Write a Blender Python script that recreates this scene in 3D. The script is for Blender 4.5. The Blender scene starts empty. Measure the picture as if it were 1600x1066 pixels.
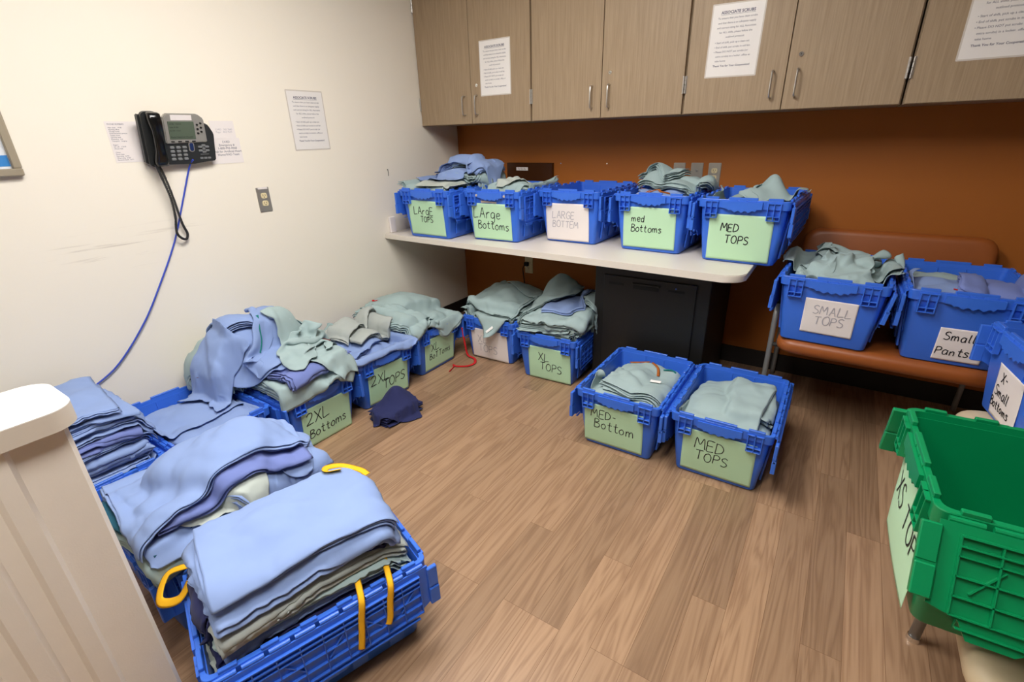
import bpy, bmesh, math, random
import numpy as np
from mathutils import Matrix, Vector, Euler

# ------------------------------------------------------------------ camera
S = bpy.context.scene
COL = S.collection
XW, YW, HC = -2.60, 3.18, 2.62           # left wall plane, back wall plane, ceiling height
cam_data = bpy.data.cameras.new('camera')
cam_data.sensor_width = 36.0
cam_data.lens = 761.57 * 36.0 / 1600.0
cam_data.clip_start = 0.02
cam = bpy.data.objects.new('camera', cam_data)
COL.objects.link(cam)
_r = Vector((0.83460877, 0.55019185, -0.02665824))
_d = Vector((0.19348531, -0.33832926, -0.92089365))
_f = Vector((-0.51574377, 0.76342793, -0.38890131))
cam.matrix_world = Matrix(((_r.x, -_d.x, -_f.x, 0.0), (_r.y, -_d.y, -_f.y, 0.0),
                           (_r.z, -_d.z, -_f.z, 1.4), (0, 0, 0, 1)))
S.camera = cam

# ------------------------------------------------------------------ world, exposure
W = bpy.data.worlds.new('world'); S.world = W; W.use_nodes = True
W.node_tree.nodes['Background'].inputs[0].default_value = (1.0, 0.96, 0.90, 1)
W.node_tree.nodes['Background'].inputs[1].default_value = 0.20
S.view_settings.view_transform = 'Standard'
S.view_settings.look = 'None'
S.view_settings.gamma = 1.0
S.view_settings.use_curve_mapping = False
S.view_settings.exposure = 0.0
S.cycles.use_denoising = True
S.cycles.max_bounces = 8
S.cycles.diffuse_bounces = 4
S.cycles.sample_clamp_indirect = 6.0
# ceiling fixtures of the room: (x, y, size x, size y, strength)
LAMPS = [(-1.15, 1.10, 0.58, 1.18, 27.0), (-0.38, 0.0, 0.58, 1.18, 22.0)]

# ------------------------------------------------------------------ materials
def srgb(r, g, b):
    def c(v):
        v /= 255.0
        return v / 12.92 if v <= 0.04045 else ((v + 0.055) / 1.055) ** 2.4
    return (c(r), c(g), c(b), 1.0)

def new_mat(name):
    m = bpy.data.materials.new(name); m.use_nodes = True
    nt = m.node_tree
    return m, nt, nt.nodes['Principled BSDF']

def mat(name, color, rough=0.5, metal=0.0, var=0.06, scale=40.0, bump=0.0, bscale=300.0, spec=0.5, sheen=0.0, coat=0.0, emit=None):
    """procedural surface: slight colour variation by noise, optional bump"""
    m, nt, p = new_mat(name)
    tc = nt.nodes.new('ShaderNodeTexCoord')
    nz = nt.nodes.new('ShaderNodeTexNoise'); nz.inputs['Scale'].default_value = scale; nz.inputs['Detail'].default_value = 4
    nt.links.new(tc.outputs['Object'], nz.inputs['Vector'])
    mp = nt.nodes.new('ShaderNodeMapRange')
    mp.inputs['To Min'].default_value = 1.0 - var; mp.inputs['To Max'].default_value = 1.0 + var
    nt.links.new(nz.outputs['Fac'], mp.inputs['Value'])
    mx = nt.nodes.new('ShaderNodeMix'); mx.data_type = 'RGBA'; mx.blend_type = 'MULTIPLY'
    mx.inputs['Factor'].default_value = 1.0
    mx.inputs['A'].default_value = color
    nt.links.new(mp.outputs['Result'], mx.inputs['B'])
    nt.links.new(mx.outputs['Result'], p.inputs['Base Color'])
    p.inputs['Roughness'].default_value = rough
    p.inputs['Metallic'].default_value = metal
    p.inputs['Specular IOR Level'].default_value = spec
    p.inputs['Sheen Weight'].default_value = sheen
    p.inputs['Coat Weight'].default_value = coat
    if bump:
        n2 = nt.nodes.new('ShaderNodeTexNoise'); n2.inputs['Scale'].default_value = bscale; n2.inputs['Detail'].default_value = 3
        nt.links.new(tc.outputs['Object'], n2.inputs['Vector'])
        b = nt.nodes.new('ShaderNodeBump'); b.inputs['Strength'].default_value = bump; b.inputs['Distance'].default_value = 0.004
        nt.links.new(n2.outputs['Fac'], b.inputs['Height'])
        nt.links.new(b.outputs['Normal'], p.inputs['Normal'])
    if emit:
        p.inputs['Emission Color'].default_value = color
        p.inputs['Emission Strength'].default_value = emit
    return m

def fabric(name, color, var=0.05):
    m = mat(name, color, rough=0.9, var=var, scale=9.0, spec=0.12, sheen=0.06)
    nt = m.node_tree; p = nt.nodes['Principled BSDF']
    tc = nt.nodes.new('ShaderNodeTexCoord')
    mg = nt.nodes.new('ShaderNodeMapping'); mg.inputs['Scale'].default_value = (1.0, 1.35, 1.0); mg.inputs['Rotation'].default_value = (0.3, 0.2, 0.5)
    nt.links.new(tc.outputs['Object'], mg.inputs['Vector'])
    n1 = nt.nodes.new('ShaderNodeTexNoise'); n1.noise_type = 'RIDGED_MULTIFRACTAL'; n1.normalize = True
    n1.inputs['Scale'].default_value = 7; n1.inputs['Detail'].default_value = 3; n1.inputs['Distortion'].default_value = 0.5
    n2 = nt.nodes.new('ShaderNodeTexNoise'); n2.inputs['Scale'].default_value = 420; n2.inputs['Detail'].default_value = 2
    nt.links.new(mg.outputs[0], n1.inputs['Vector']); nt.links.new(tc.outputs['Object'], n2.inputs['Vector'])
    b1 = nt.nodes.new('ShaderNodeBump'); b1.inputs['Strength'].default_value = 0.35; b1.inputs['Distance'].default_value = 0.010
    b2 = nt.nodes.new('ShaderNodeBump'); b2.inputs['Strength'].default_value = 0.05; b2.inputs['Distance'].default_value = 0.002
    nt.links.new(n1.outputs['Fac'], b1.inputs['Height']); nt.links.new(n2.outputs['Fac'], b2.inputs['Height'])
    nt.links.new(b1.outputs['Normal'], b2.inputs['Normal']); nt.links.new(b2.outputs['Normal'], p.inputs['Normal'])
    return m

def floor_mat():
    m, nt, p = new_mat('oak_plank_vinyl')
    L = nt.links
    tc = nt.nodes.new('ShaderNodeTexCoord')
    mp = nt.nodes.new('ShaderNodeMapping'); mp.inputs['Location'].default_value = (0.0, 0.169, 0); mp.inputs['Rotation'].default_value = (0, 0, math.pi / 2)
    L.new(tc.outputs['Object'], mp.inputs['Vector'])
    br = nt.nodes.new('ShaderNodeTexBrick')
    br.offset = 0.37; br.offset_frequency = 3; br.squash = 1.0
    br.inputs['Color1'].default_value = (0, 0, 0, 1); br.inputs['Color2'].default_value = (1, 1, 1, 1)
    br.inputs['Scale'].default_value = 1.0
    br.inputs['Brick Width'].default_value = 0.92; br.inputs['Row Height'].default_value = 0.1029
    br.inputs['Mortar Size'].default_value = 0.0006; br.inputs['Mortar Smooth'].default_value = 0.3; br.inputs['Bias'].default_value = 0.0
    br.inputs['Mortar'].default_value = (0.5, 0.5, 0.5, 1)
    L.new(mp.outputs['Vector'], br.inputs['Vector'])
    # grain coordinates: stretched along the plank, shifted per plank
    sp = nt.nodes.new('ShaderNodeSeparateXYZ'); L.new(tc.outputs['Object'], sp.inputs[0])
    bw = nt.nodes.new('ShaderNodeSeparateColor'); L.new(br.outputs['Color'], bw.inputs[0])
    mul = nt.nodes.new('ShaderNodeMath'); mul.operation = 'MULTIPLY_ADD'; mul.inputs[1].default_value = 7.3
    L.new(bw.outputs[0], mul.inputs[0]); L.new(sp.outputs['Y'], mul.inputs[2])
    cx = nt.nodes.new('ShaderNodeCombineXYZ')
    L.new(sp.outputs['X'], cx.inputs['X']); L.new(mul.outputs[0], cx.inputs['Y']); L.new(bw.outputs[0], cx.inputs['Z'])
    mg = nt.nodes.new('ShaderNodeMapping'); mg.inputs['Scale'].default_value = (15, 0.9, 9)
    L.new(cx.outputs[0], mg.inputs['Vector'])
    wv = nt.nodes.new('ShaderNodeTexNoise'); wv.inputs['Scale'].default_value = 1.0; wv.inputs['Detail'].default_value = 3; wv.inputs['Distortion'].default_value = 0.6
    L.new(mg.outputs[0], wv.inputs['Vector'])
    rings = nt.nodes.new('ShaderNodeMath'); rings.operation = 'MULTIPLY'; rings.inputs[1].default_value = 8.0
    L.new(wv.outputs['Fac'], rings.inputs[0])
    fr = nt.nodes.new('ShaderNodeMath'); fr.operation = 'PINGPONG'; fr.inputs[1].default_value = 0.5
    L.new(rings.outputs[0], fr.inputs[0])
    mg2 = nt.nodes.new('ShaderNodeMapping'); mg2.inputs['Scale'].default_value = (260, 6, 9)
    L.new(cx.outputs[0], mg2.inputs['Vector'])
    fine = nt.nodes.new('ShaderNodeTexNoise'); fine.inputs['Scale'].default_value = 1.0; fine.inputs['Detail'].default_value = 3
    L.new(mg2.outputs[0], fine.inputs['Vector'])
    add = nt.nodes.new('ShaderNodeMath'); add.operation = 'MULTIPLY_ADD'; add.inputs[1].default_value = 0.66
    L.new(fr.outputs[0], add.inputs[0])
    f2 = nt.nodes.new('ShaderNodeMath'); f2.operation = 'MULTIPLY'; f2.inputs[1].default_value = 0.30
    L.new(fine.outputs['Fac'], f2.inputs[0]); L.new(f2.outputs[0], add.inputs[2])
    rp = nt.nodes.new('ShaderNodeValToRGB')
    e = rp.color_ramp.elements
    e[0].position = 0.10; e[0].color = srgb(146, 114, 87)
    e[1].position = 0.78; e[1].color = srgb(182, 150, 119)
    k = e.new(0.36); k.color = srgb(168, 135, 105)
    L.new(add.outputs[0], rp.inputs['Fac'])
    # plank tone
    tone = nt.nodes.new('ShaderNodeMapRange'); tone.inputs['To Min'].default_value = 0.76; tone.inputs['To Max'].default_value = 1.12
    L.new(bw.outputs[0], tone.inputs['Value'])
    mx = nt.nodes.new('ShaderNodeMix'); mx.data_type = 'RGBA'; mx.blend_type = 'MULTIPLY'; mx.inputs['Factor'].default_value = 1
    L.new(rp.outputs['Color'], mx.inputs['A']); L.new(tone.outputs[0], mx.inputs['B'])
    gap = nt.nodes.new('ShaderNodeMix'); gap.data_type = 'RGBA'
    L.new(br.outputs['Fac'], gap.inputs['Factor']); L.new(mx.outputs['Result'], gap.inputs['A'])
    gap.inputs['B'].default_value = srgb(112, 80, 54)
    L.new(gap.outputs['Result'], p.inputs['Base Color'])
    p.inputs['Roughness'].default_value = 0.36
    p.inputs['Specular IOR Level'].default_value = 0.4
    b = nt.nodes.new('ShaderNodeBump'); b.inputs['Strength'].default_value = 0.06; b.inputs['Distance'].default_value = 0.002
    L.new(add.outputs[0], b.inputs['Height']); L.new(b.outputs['Normal'], p.inputs['Normal'])
    return m

def laminate_mat(name, base, dark, sx=60.0):
    m, nt, p = new_mat(name); L = nt.links
    tc = nt.nodes.new('ShaderNodeTexCoord')
    mg = nt.nodes.new('ShaderNodeMapping'); mg.inputs['Scale'].default_value = (sx, 1.6, sx)
    L.new(tc.outputs['Object'], mg.inputs['Vector'])
    n = nt.nodes.new('ShaderNodeTexNoise'); n.inputs['Scale'].default_value = 2.2; n.inputs['Detail'].default_value = 6; n.inputs['Roughness'].default_value = 0.65
    L.new(mg.outputs[0], n.inputs['Vector'])
    r = nt.nodes.new('ShaderNodeValToRGB'); e = r.color_ramp.elements
    e[0].position = 0.36; e[0].color = dark; e[1].position = 0.62; e[1].color = base
    L.new(n.outputs['Fac'], r.inputs['Fac']); L.new(r.outputs['Color'], p.inputs['Base Color'])
    p.inputs['Roughness'].default_value = 0.48; p.inputs['Specular IOR Level'].default_value = 0.35
    return m

def wall_mat():
    """cream paint with a few scuff marks"""
    m = mat('cream_wall_paint', srgb(246, 238, 222), rough=0.6, var=0.012, scale=3.0, bump=0.05, bscale=220.0, spec=0.3)
    nt = m.node_tree; L = nt.links; p = nt.nodes['Principled BSDF']
    src = p.inputs['Base Color'].links[0].from_socket
    tc = nt.nodes.new('ShaderNodeTexCoord'); sp = nt.nodes.new('ShaderNodeSeparateXYZ'); L.new(tc.outputs['Object'], sp.inputs[0])
    mg = nt.nodes.new('ShaderNodeMapping'); mg.inputs['Scale'].default_value = (1, 3.0, 60.0); mg.inputs['Rotation'].default_value = (-0.09, 0, 0)
    L.new(tc.outputs['Object'], mg.inputs['Vector'])
    n = nt.nodes.new('ShaderNodeTexNoise'); n.inputs['Scale'].default_value = 1.0; n.inputs['Detail'].default_value = 5
    L.new(mg.outputs[0], n.inputs['Vector'])
    mr = nt.nodes.new('ShaderNodeMapRange'); mr.inputs['From Min'].default_value = 0.60; mr.inputs['From Max'].default_value = 0.74
    L.new(n.outputs['Fac'], mr.inputs['Value'])
    def win(sock, lo, hi, soft):
        a = nt.nodes.new('ShaderNodeMapRange'); a.interpolation_type = 'SMOOTHSTEP'; a.inputs['From Min'].default_value = lo - soft; a.inputs['From Max'].default_value = lo + soft
        b = nt.nodes.new('ShaderNodeMapRange'); b.interpolation_type = 'SMOOTHSTEP'; b.inputs['From Min'].default_value = hi - soft; b.inputs['From Max'].default_value = hi + soft
        b.inputs['To Min'].default_value = 1; b.inputs['To Max'].default_value = 0
        L.new(sock, a.inputs['Value']); L.new(sock, b.inputs['Value'])
        c = nt.nodes.new('ShaderNodeMath'); c.operation = 'MULTIPLY'; L.new(a.outputs[0], c.inputs[0]); L.new(b.outputs[0], c.inputs[1])
        return c.outputs[0]
    w = nt.nodes.new('ShaderNodeMath'); w.operation = 'MULTIPLY'
    L.new(win(sp.outputs['Y'], 0.60, 1.15, 0.12), w.inputs[0]); L.new(win(sp.outputs['Z'], 0.93, 1.05, 0.05), w.inputs[1])
    w2 = nt.nodes.new('ShaderNodeMath'); w2.operation = 'MULTIPLY'; L.new(w.outputs[0], w2.inputs[0]); L.new(mr.outputs[0], w2.inputs[1])
    w3 = nt.nodes.new('ShaderNodeMath'); w3.operation = 'MULTIPLY'; w3.inputs[1].default_value = 0.45; L.new(w2.outputs[0], w3.inputs[0])
    mx = nt.nodes.new('ShaderNodeMix'); mx.data_type = 'RGBA'
    L.new(w3.outputs[0], mx.inputs['Factor']); L.new(src, mx.inputs['A']); mx.inputs['B'].default_value = srgb(150, 132, 112)
    L.new(mx.outputs['Result'], p.inputs['Base Color'])
    return m

M = {}
M['floor'] = floor_mat()
M['wall'] = wall_mat()
M['backwall'] = mat('rust_brown_wall_paint', srgb(168, 98, 38), rough=0.5, var=0.03, scale=5, bump=0.06, bscale=250, spec=0.3)
M['plainwall'] = mat('taupe_wall_paint', srgb(128, 116, 102), rough=0.7, var=0.02, scale=3)
M['ceiling'] = mat('ceiling_tile_white', srgb(232, 230, 224), rough=0.9, var=0.05, scale=60, bump=0.2, bscale=200)
M['base'] = mat('black_rubber_base', srgb(34, 30, 28), rough=0.55)
M['cab'] = laminate_mat('taupe_woodgrain_laminate', srgb(168, 146, 118), srgb(151, 129, 102))
M['cabdark'] = mat('dark_cabinet_gap', srgb(52, 38, 27), rough=0.7)
M['counter'] = mat('counter_laminate', srgb(226, 218, 206), rough=0.42, var=0.03, scale=120)
M['metal'] = mat('brushed_steel', (0.62, 0.60, 0.57, 1), rough=0.32, metal=1.0, var=0.05, scale=80)
M['chrome'] = mat('chrome', (0.85, 0.85, 0.85, 1), rough=0.12, metal=1.0, var=0.02)
M['plate'] = mat('steel_wall_plate', (0.55, 0.51, 0.45, 1), rough=0.38, metal=0.85, var=0.04, scale=60)
M['ivory'] = mat('ivory_plastic', srgb(226, 210, 168), rough=0.4, var=0.02)
M['slot'] = mat('dark_slot', (0.006, 0.006, 0.006, 1), rough=0.8)
M['blue'] = mat('blue_crate_plastic', srgb(58, 112, 220), rough=0.36, var=0.05, scale=14, bump=0.02, bscale=500, spec=0.45)
M['green'] = mat('green_crate_plastic', srgb(0, 132, 78), rough=0.36, var=0.05, scale=14, bump=0.02, bscale=500, spec=0.45)
M['mint'] = mat('mint_green_paper', srgb(190, 228, 190), rough=0.7, var=0.02, scale=8, spec=0.3)
M['white_paper'] = mat('white_paper', srgb(238, 230, 226), rough=0.7, var=0.015, scale=8, spec=0.3)
M['laminated'] = mat('laminated_sheet', srgb(240, 236, 232), rough=0.22, var=0.02, scale=30, bump=0.10, bscale=14, spec=0.6)
M['clear'] = mat('clear_film_edge', srgb(214, 206, 196), rough=0.15, var=0.03, spec=0.8)
M['ink'] = mat('black_marker', srgb(26, 26, 30), rough=0.6)
M['faint'] = mat('faded_marker', srgb(176, 172, 178), rough=0.7)
M['print'] = mat('printed_ink', srgb(62, 62, 92), rough=0.7)
M['tape'] = mat('torn_tape', srgb(196, 182, 170), rough=0.5)
M['f_blue'] = fabric('ceil_blue_cotton', srgb(138, 160, 206))
M['f_peri'] = fabric('periwinkle_cotton', srgb(118, 132, 190))
M['f_sage'] = fabric('misty_sage_cotton', srgb(162, 182, 182))
M['f_pale'] = fabric('pale_sage_cotton', srgb(184, 192, 184))
M['f_grey'] = fabric('warm_grey_cotton', srgb(172, 178, 174))
M['f_teal'] = fabric('dark_teal_cotton', srgb(36, 84, 104))
M['f_navy'] = fabric('navy_cotton', srgb(48, 52, 92))
M['yellow'] = mat('yellow_twill_tape', srgb(246, 184, 20), rough=0.85, bump=0.2, bscale=500)
M['red'] = mat('red_twill_tape', srgb(200, 24, 30), rough=0.85, bump=0.2, bscale=500)
M['maroon'] = mat('maroon_twill_tape', srgb(110, 38, 36), rough=0.85, bump=0.2, bscale=500)
M['tealtape'] = mat('teal_twill_tape', srgb(10, 118, 112), rough=0.85, bump=0.2, bscale=500)
M['orange'] = mat('orange_brown_tape', srgb(170, 92, 26), rough=0.85, bump=0.2, bscale=500)
M['tag'] = mat('white_care_tag', srgb(238, 236, 232), rough=0.8, var=0.03)
M['ph_black'] = mat('phone_charcoal_plastic', srgb(44, 46, 46), rough=0.38, var=0.05)
M['ph_gloss'] = mat('handset_gloss_plastic', srgb(16, 17, 18), rough=0.14, var=0.03)
M['ph_silver'] = mat('phone_silver_bezel', srgb(168, 164, 156), rough=0.35, metal=0.35, var=0.03)
M['ph_screen'] = mat('phone_lcd', srgb(92, 104, 88), rough=0.12, var=0.02)
M['ph_key'] = mat('phone_key_grey', srgb(128, 130, 130), rough=0.4)
M['ph_blue'] = mat('phone_blue_button', srgb(30, 48, 92), rough=0.3)
M['cable'] = mat('blue_network_cable', srgb(52, 76, 190), rough=0.45)
M['cord'] = mat('black_coil_cord', srgb(28, 27, 27), rough=0.35)
M['frame'] = mat('champagne_frame', srgb(176, 164, 142), rough=0.42, metal=0.4, var=0.04)
M['picblue'] = mat('picture_blue_band', srgb(60, 136, 206), rough=0.4)
M['picwhite'] = mat('picture_white', srgb(228, 232, 236), rough=0.4)
M['part'] = mat('beige_ribbed_panel', srgb(244, 234, 220), rough=0.6, var=0.03, scale=24, bump=0.08, bscale=320)
M['cap'] = mat('white_rounded_cap', srgb(250, 246, 238), rough=0.35, var=0.01)
M['capedge'] = mat('cap_edge_beige', srgb(218, 206, 190), rough=0.45, var=0.02)
M['bin'] = mat('black_cabinet_enamel', srgb(22, 21, 19), rough=0.5, var=0.05, scale=30)
M['rust'] = mat('rust_vinyl', srgb(154, 84, 36), rough=0.42, var=0.05, scale=20, bump=0.06, bscale=240)
M['beige_vinyl'] = mat('beige_vinyl', srgb(206, 186, 152), rough=0.5, var=0.04, scale=20, bump=0.05, bscale=240)
M['tube'] = mat('grey_painted_tube', srgb(150, 150, 148), rough=0.4, metal=0.3)
M['tubedark'] = mat('dark_grey_tube', srgb(70, 68, 64), rough=0.5, metal=0.3)
M['pocket'] = mat('brown_acrylic_pocket', srgb(66, 36, 16), rough=0.25, var=0.03)
M['puck'] = mat('dark_slate_plastic', srgb(46, 56, 66), rough=0.35)
M['greycord'] = mat('grey_cord', srgb(120, 112, 104), rough=0.5)
def lampmat(i, strength):
    m, nt, p = new_mat('lamp_diffuser_%d' % i)
    p.inputs['Base Color'].default_value = (0.9, 0.9, 0.88, 1)
    p.inputs['Emission Color'].default_value = (1.0, 0.975, 0.945, 1)
    p.inputs['Emission Strength'].default_value = strength
    return m

# ------------------------------------------------------------------ object helpers
def link_mesh(name, me, m=None, parent=None, smooth=False, angle=None):
    o = bpy.data.objects.new(name, me); COL.objects.link(o)
    if m is not None:
        for mm in (m if isinstance(m, (list, tuple)) else [m]): me.materials.append(mm)
    if parent is not None: o.parent = parent
    if smooth:
        me.polygons.foreach_set('use_smooth', [True] * len(me.polygons))
        if angle is not None:
            try: me.set_sharp_from_angle(angle=math.radians(angle))
            except Exception: pass
    me.update()
    return o
def obj(name, bm, m=None, parent=None, smooth=False, angle=None):
    me = bpy.data.meshes.new(name); bm.to_mesh(me); bm.free()
    return link_mesh(name, me, m, parent, smooth, angle)
def tag(o, label=None, cat=None, group=None, kind=None):
    if label: o['label'] = label
    if cat: o['category'] = cat
    if group: o['group'] = group
    if kind: o['kind'] = kind
    return o
def thing(name, label, cat, mw=None, group=None):
    o = bpy.data.objects.new(name, None); COL.objects.link(o)
    o.empty_display_size = 0.05
    if mw is not None: o.matrix_world = mw
    return tag(o, label, cat, group)
def place(x, y, z, yaw=0.0):
    return Matrix.Translation((x, y, z)) @ Matrix.Rotation(math.radians(yaw), 4, 'Z')
def on_left_wall(y, z, out=0.0):      # local x = right along the wall (+Y), y = up, z = out of the wall
    return Matrix(((0, 0, 1, XW + out), (1, 0, 0, y), (0, 1, 0, z), (0, 0, 0, 1)))
def on_front(x, yplane, z):           # facing -Y: local x = +X, y = up, z = -Y
    return Matrix(((1, 0, 0, x), (0, 0, -1, yplane), (0, 1, 0, z), (0, 0, 0, 1)))
def B(): return bmesh.new()
def box(bm, x0, x1, y0, y1, z0, z1, bev=0.0, seg=2, mi=0, rot=None):
    r = bmesh.ops.create_cube(bm, size=1.0)
    vs = r['verts']
    for v in vs:
        v.co = Vector(((x0 + x1) / 2 + v.co.x * (x1 - x0), (y0 + y1) / 2 + v.co.y * (y1 - y0), (z0 + z1) / 2 + v.co.z * (z1 - z0)))
    if rot is not None:
        c = Vector(((x0 + x1) / 2, (y0 + y1) / 2, (z0 + z1) / 2))
        for v in vs: v.co = c + rot @ (v.co - c)
    fs = list({f for v in vs for f in v.link_faces})
    for f in fs: f.material_index = mi
    if bev > 0:
        es = list({e for v in vs for e in v.link_edges})
        bmesh.ops.bevel(bm, geom=es, offset=bev, segments=seg, profile=0.5, affect='EDGES')
def cyl(bm, p, q, r, seg=16, r2=None, mi=0):
    p, q = Vector(p), Vector(q); d = q - p
    res = bmesh.ops.create_cone(bm, cap_ends=True, segments=seg, radius1=r, radius2=r if r2 is None else r2, depth=d.length)
    mt = Matrix.Translation((p + q) / 2) @ d.to_track_quat('Z', 'Y').to_matrix().to_4x4()
    bmesh.ops.transform(bm, matrix=mt, verts=res['verts'])
    for f in {f for v in res['verts'] for f in v.link_faces}: f.material_index = mi
def smooth_path(pts, n=8, closed=False):
    P = [Vector(p) for p in pts]; out = []
    N = len(P)
    for i in range(N - 1):
        p0 = P[max(i - 1, 0)]; p1 = P[i]; p2 = P[i + 1]; p3 = P[min(i + 2, N - 1)]
        for k in range(n):
            t = k / n
            out.append(0.5 * ((2 * p1) + (p2 - p0) * t + (2 * p0 - 5 * p1 + 4 * p2 - p3) * t * t + (3 * p1 - p0 - 3 * p2 + p3) * t ** 3))
    out.append(P[-1]); return out
def tube(bm, pts, r, seg=8, cap=True, ry=None, mi=0):
    """sweep along a polyline; ry flattens it into a ribbon (r wide, ry thick)"""
    P = [Vector(p) for p in pts]; rings = []
    up = Vector((0, 0, 1)); prevn = None
    for i, p in enumerate(P):
        t = (P[min(i + 1, len(P) - 1)] - P[max(i - 1, 0)]).normalized()
        if prevn is None:
            a = up if abs(t.z) < 0.9 else Vector((1, 0, 0))
            n = (a - t * a.dot(t)).normalized()
        else:
            n = (prevn - t * prevn.dot(t)).normalized()
        prevn = n; b = t.cross(n)
        rr = r(i / (len(P) - 1)) if callable(r) else r
        rings.append([bm.verts.new(p + b * (rr * math.cos(2 * math.pi * k / seg)) + n * ((ry or rr) * math.sin(2 * math.pi * k / seg))) for k in range(seg)])
    for i in range(len(rings) - 1):
        for k in range(seg):
            f = bm.faces.new((rings[i][k], rings[i][(k + 1) % seg], rings[i + 1][(k + 1) % seg], rings[i + 1][k])); f.smooth = True; f.material_index = mi
    if cap:
        bm.faces.new(list(reversed(rings[0]))); bm.faces.new(rings[-1])
def prism(bm, outline, z0, z1, mi=0):
    a = [bm.verts.new((x, y, z0)) for x, y in outline]; b = [bm.verts.new((x, y, z1)) for x, y in outline]
    n = len(outline)
    fs = [bm.faces.new(list(reversed(a))), bm.faces.new(b)]
    for i in range(n): fs.append(bm.faces.new((a[i], a[(i + 1) % n], b[(i + 1) % n], b[i])))
    for f in fs: f.material_index = mi
    return a + b
def rrect(hx, hy, r, seg=4, cx=0.0, cy=0.0):
    out = []
    for qx, qy, a0 in ((1, 1, 0), (-1, 1, 90), (-1, -1, 180), (1, -1, 270)):
        for k in range(seg + 1):
            a = math.radians(a0 + 90.0 * k / seg)
            out.append((cx + qx * (hx - r) + r * math.cos(a), cy + qy * (hy - r) + r * math.sin(a)))
    return out
def loft(bm, loops, cap0=True, cap1=True):
    R = [[bm.verts.new(p) for p in lp] for lp in loops]
    n = len(R[0])
    for i in range(len(R) - 1):
        for k in range(n): bm.faces.new((R[i][k], R[i][(k + 1) % n], R[i + 1][(k + 1) % n], R[i + 1][k]))
    if cap0: bm.faces.new(list(reversed(R[0])))
    if cap1: bm.faces.new(R[-1])

# ------------------------------------------------------------------ lettering
HW = {
 'L': (.55, [[(0.02, 1), (0, .5), (0, 0), (.3, .02), (.55, .05)]]),
 'A': (.62, [[(0, 0), (.16, .5), (.31, 1), (.45, .5), (.62, 0)], [(.1, .38), (.52, .36)]]),
 'R': (.58, [[(.02, 1), (0, 0)], [(.02, 1), (.35, .98), (.5, .78), (.36, .55), (.02, .5)], [(.2, .5), (.58, 0)]]),
 'G': (.62, [[(.58, .85), (.4, 1), (.18, .9), (.02, .5), (.15, .08), (.4, 0), (.58, .15), (.58, .45), (.35, .45)]]),
 'E': (.5, [[(.5, 1), (.02, .98), (0, .5), (.02, 0), (.5, .02)], [(.02, .52), (.42, .52)]]),
 'T': (.62, [[(0, .97), (.62, 1)], [(.32, .98), (.3, 0)]]),
 'O': (.62, [[(.34, 1), (.1, .85), (0, .48), (.12, .1), (.34, 0), (.54, .14), (.62, .5), (.53, .86), (.34, 1), (.27, .99)]]),
 'P': (.52, [[(.02, .98), (0, 0)], [(.0, .95), (.3, 1), (.5, .82), (.42, .56), (.03, .46)]]),
 'S': (.52, [[(.5, .86), (.3, 1), (.06, .86), (.1, .62), (.4, .44), (.5, .22), (.3, .0), (.0, .08)]]),
 'B': (.52, [[(.02, 1), (0, 0)], [(.02, 1), (.36, .96), (.42, .74), (.05, .54)], [(.05, .54), (.42, .48), (.52, .22), (.34, .02), (.0, .0)]]),
 'M': (.75, [[(0, 0), (.08, 1), (.36, .4), (.62, 1), (.75, 0)]]),
 'D': (.6, [[(.04, 1), (.02, 0)], [(.0, 1), (.35, .94), (.58, .6), (.48, .2), (.02, 0)]]),
 'X': (.6, [[(0, 1), (.28, .55), (.6, 0)], [(.56, 1), (.3, .5), (.02, 0)]]),
 '2': (.58, [[(.04, .8), (.2, 1), (.46, .96), (.5, .72), (.3, .35), (0, .02), (.3, .04), (.58, .06)]]),
 '-': (.36, [[(.04, .48), (.34, .46)]]),
 'r': (.4, [[(.02, .6), (.05, 0)], [(.05, .38), (.18, .58), (.38, .6)]]),
 'g': (.5, [[(.45, .52), (.25, .62), (.05, .45), (.06, .15), (.25, .04), (.42, .2), (.46, .58), (.45, -.2), (.3, -.38), (.06, -.26)]]),
 'e': (.48, [[(.05, .3), (.42, .36), (.38, .56), (.2, .62), (.03, .42), (.06, .12), (.25, 0), (.48, .1)]]),
 'o': (.46, [[(.24, .6), (.05, .45), (.02, .2), (.2, .0), (.4, .12), (.44, .4), (.28, .6), (.2, .58)]]),
 't': (.42, [[(.2, .95), (.18, .2), (.28, .02), (.42, .06)], [(.0, .62), (.4, .64)]]),
 'm': (.72, [[(.02, .58), (.04, 0)], [(.04, .35), (.16, .56), (.3, .5), (.34, 0)], [(.34, .36), (.48, .58), (.62, .48), (.68, 0)]]),
 's': (.42, [[(.38, .52), (.2, .62), (.04, .5), (.2, .34), (.38, .18), (.22, 0), (.0, .05)]]),
 'd': (.5, [[(.42, .5), (.2, .6), (.03, .4), (.08, .08), (.28, .02), (.42, .2), (.45, 1), (.44, .1), (.5, 0)]]),
 'a': (.5, [[(.42, .5), (.2, .6), (.03, .4), (.06, .08), (.24, .0), (.4, .2), (.43, .58), (.43, .1), (.5, 0)]]),
 'l': (.2, [[(.08, 1), (.06, .5), (.07, .05), (.2, .02)]]),
 'n': (.5, [[(.02, .58), (.04, 0)], [(.04, .35), (.2, .58), (.38, .52), (.42, 0)]]),
 ' ': (.4, []),
}
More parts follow.
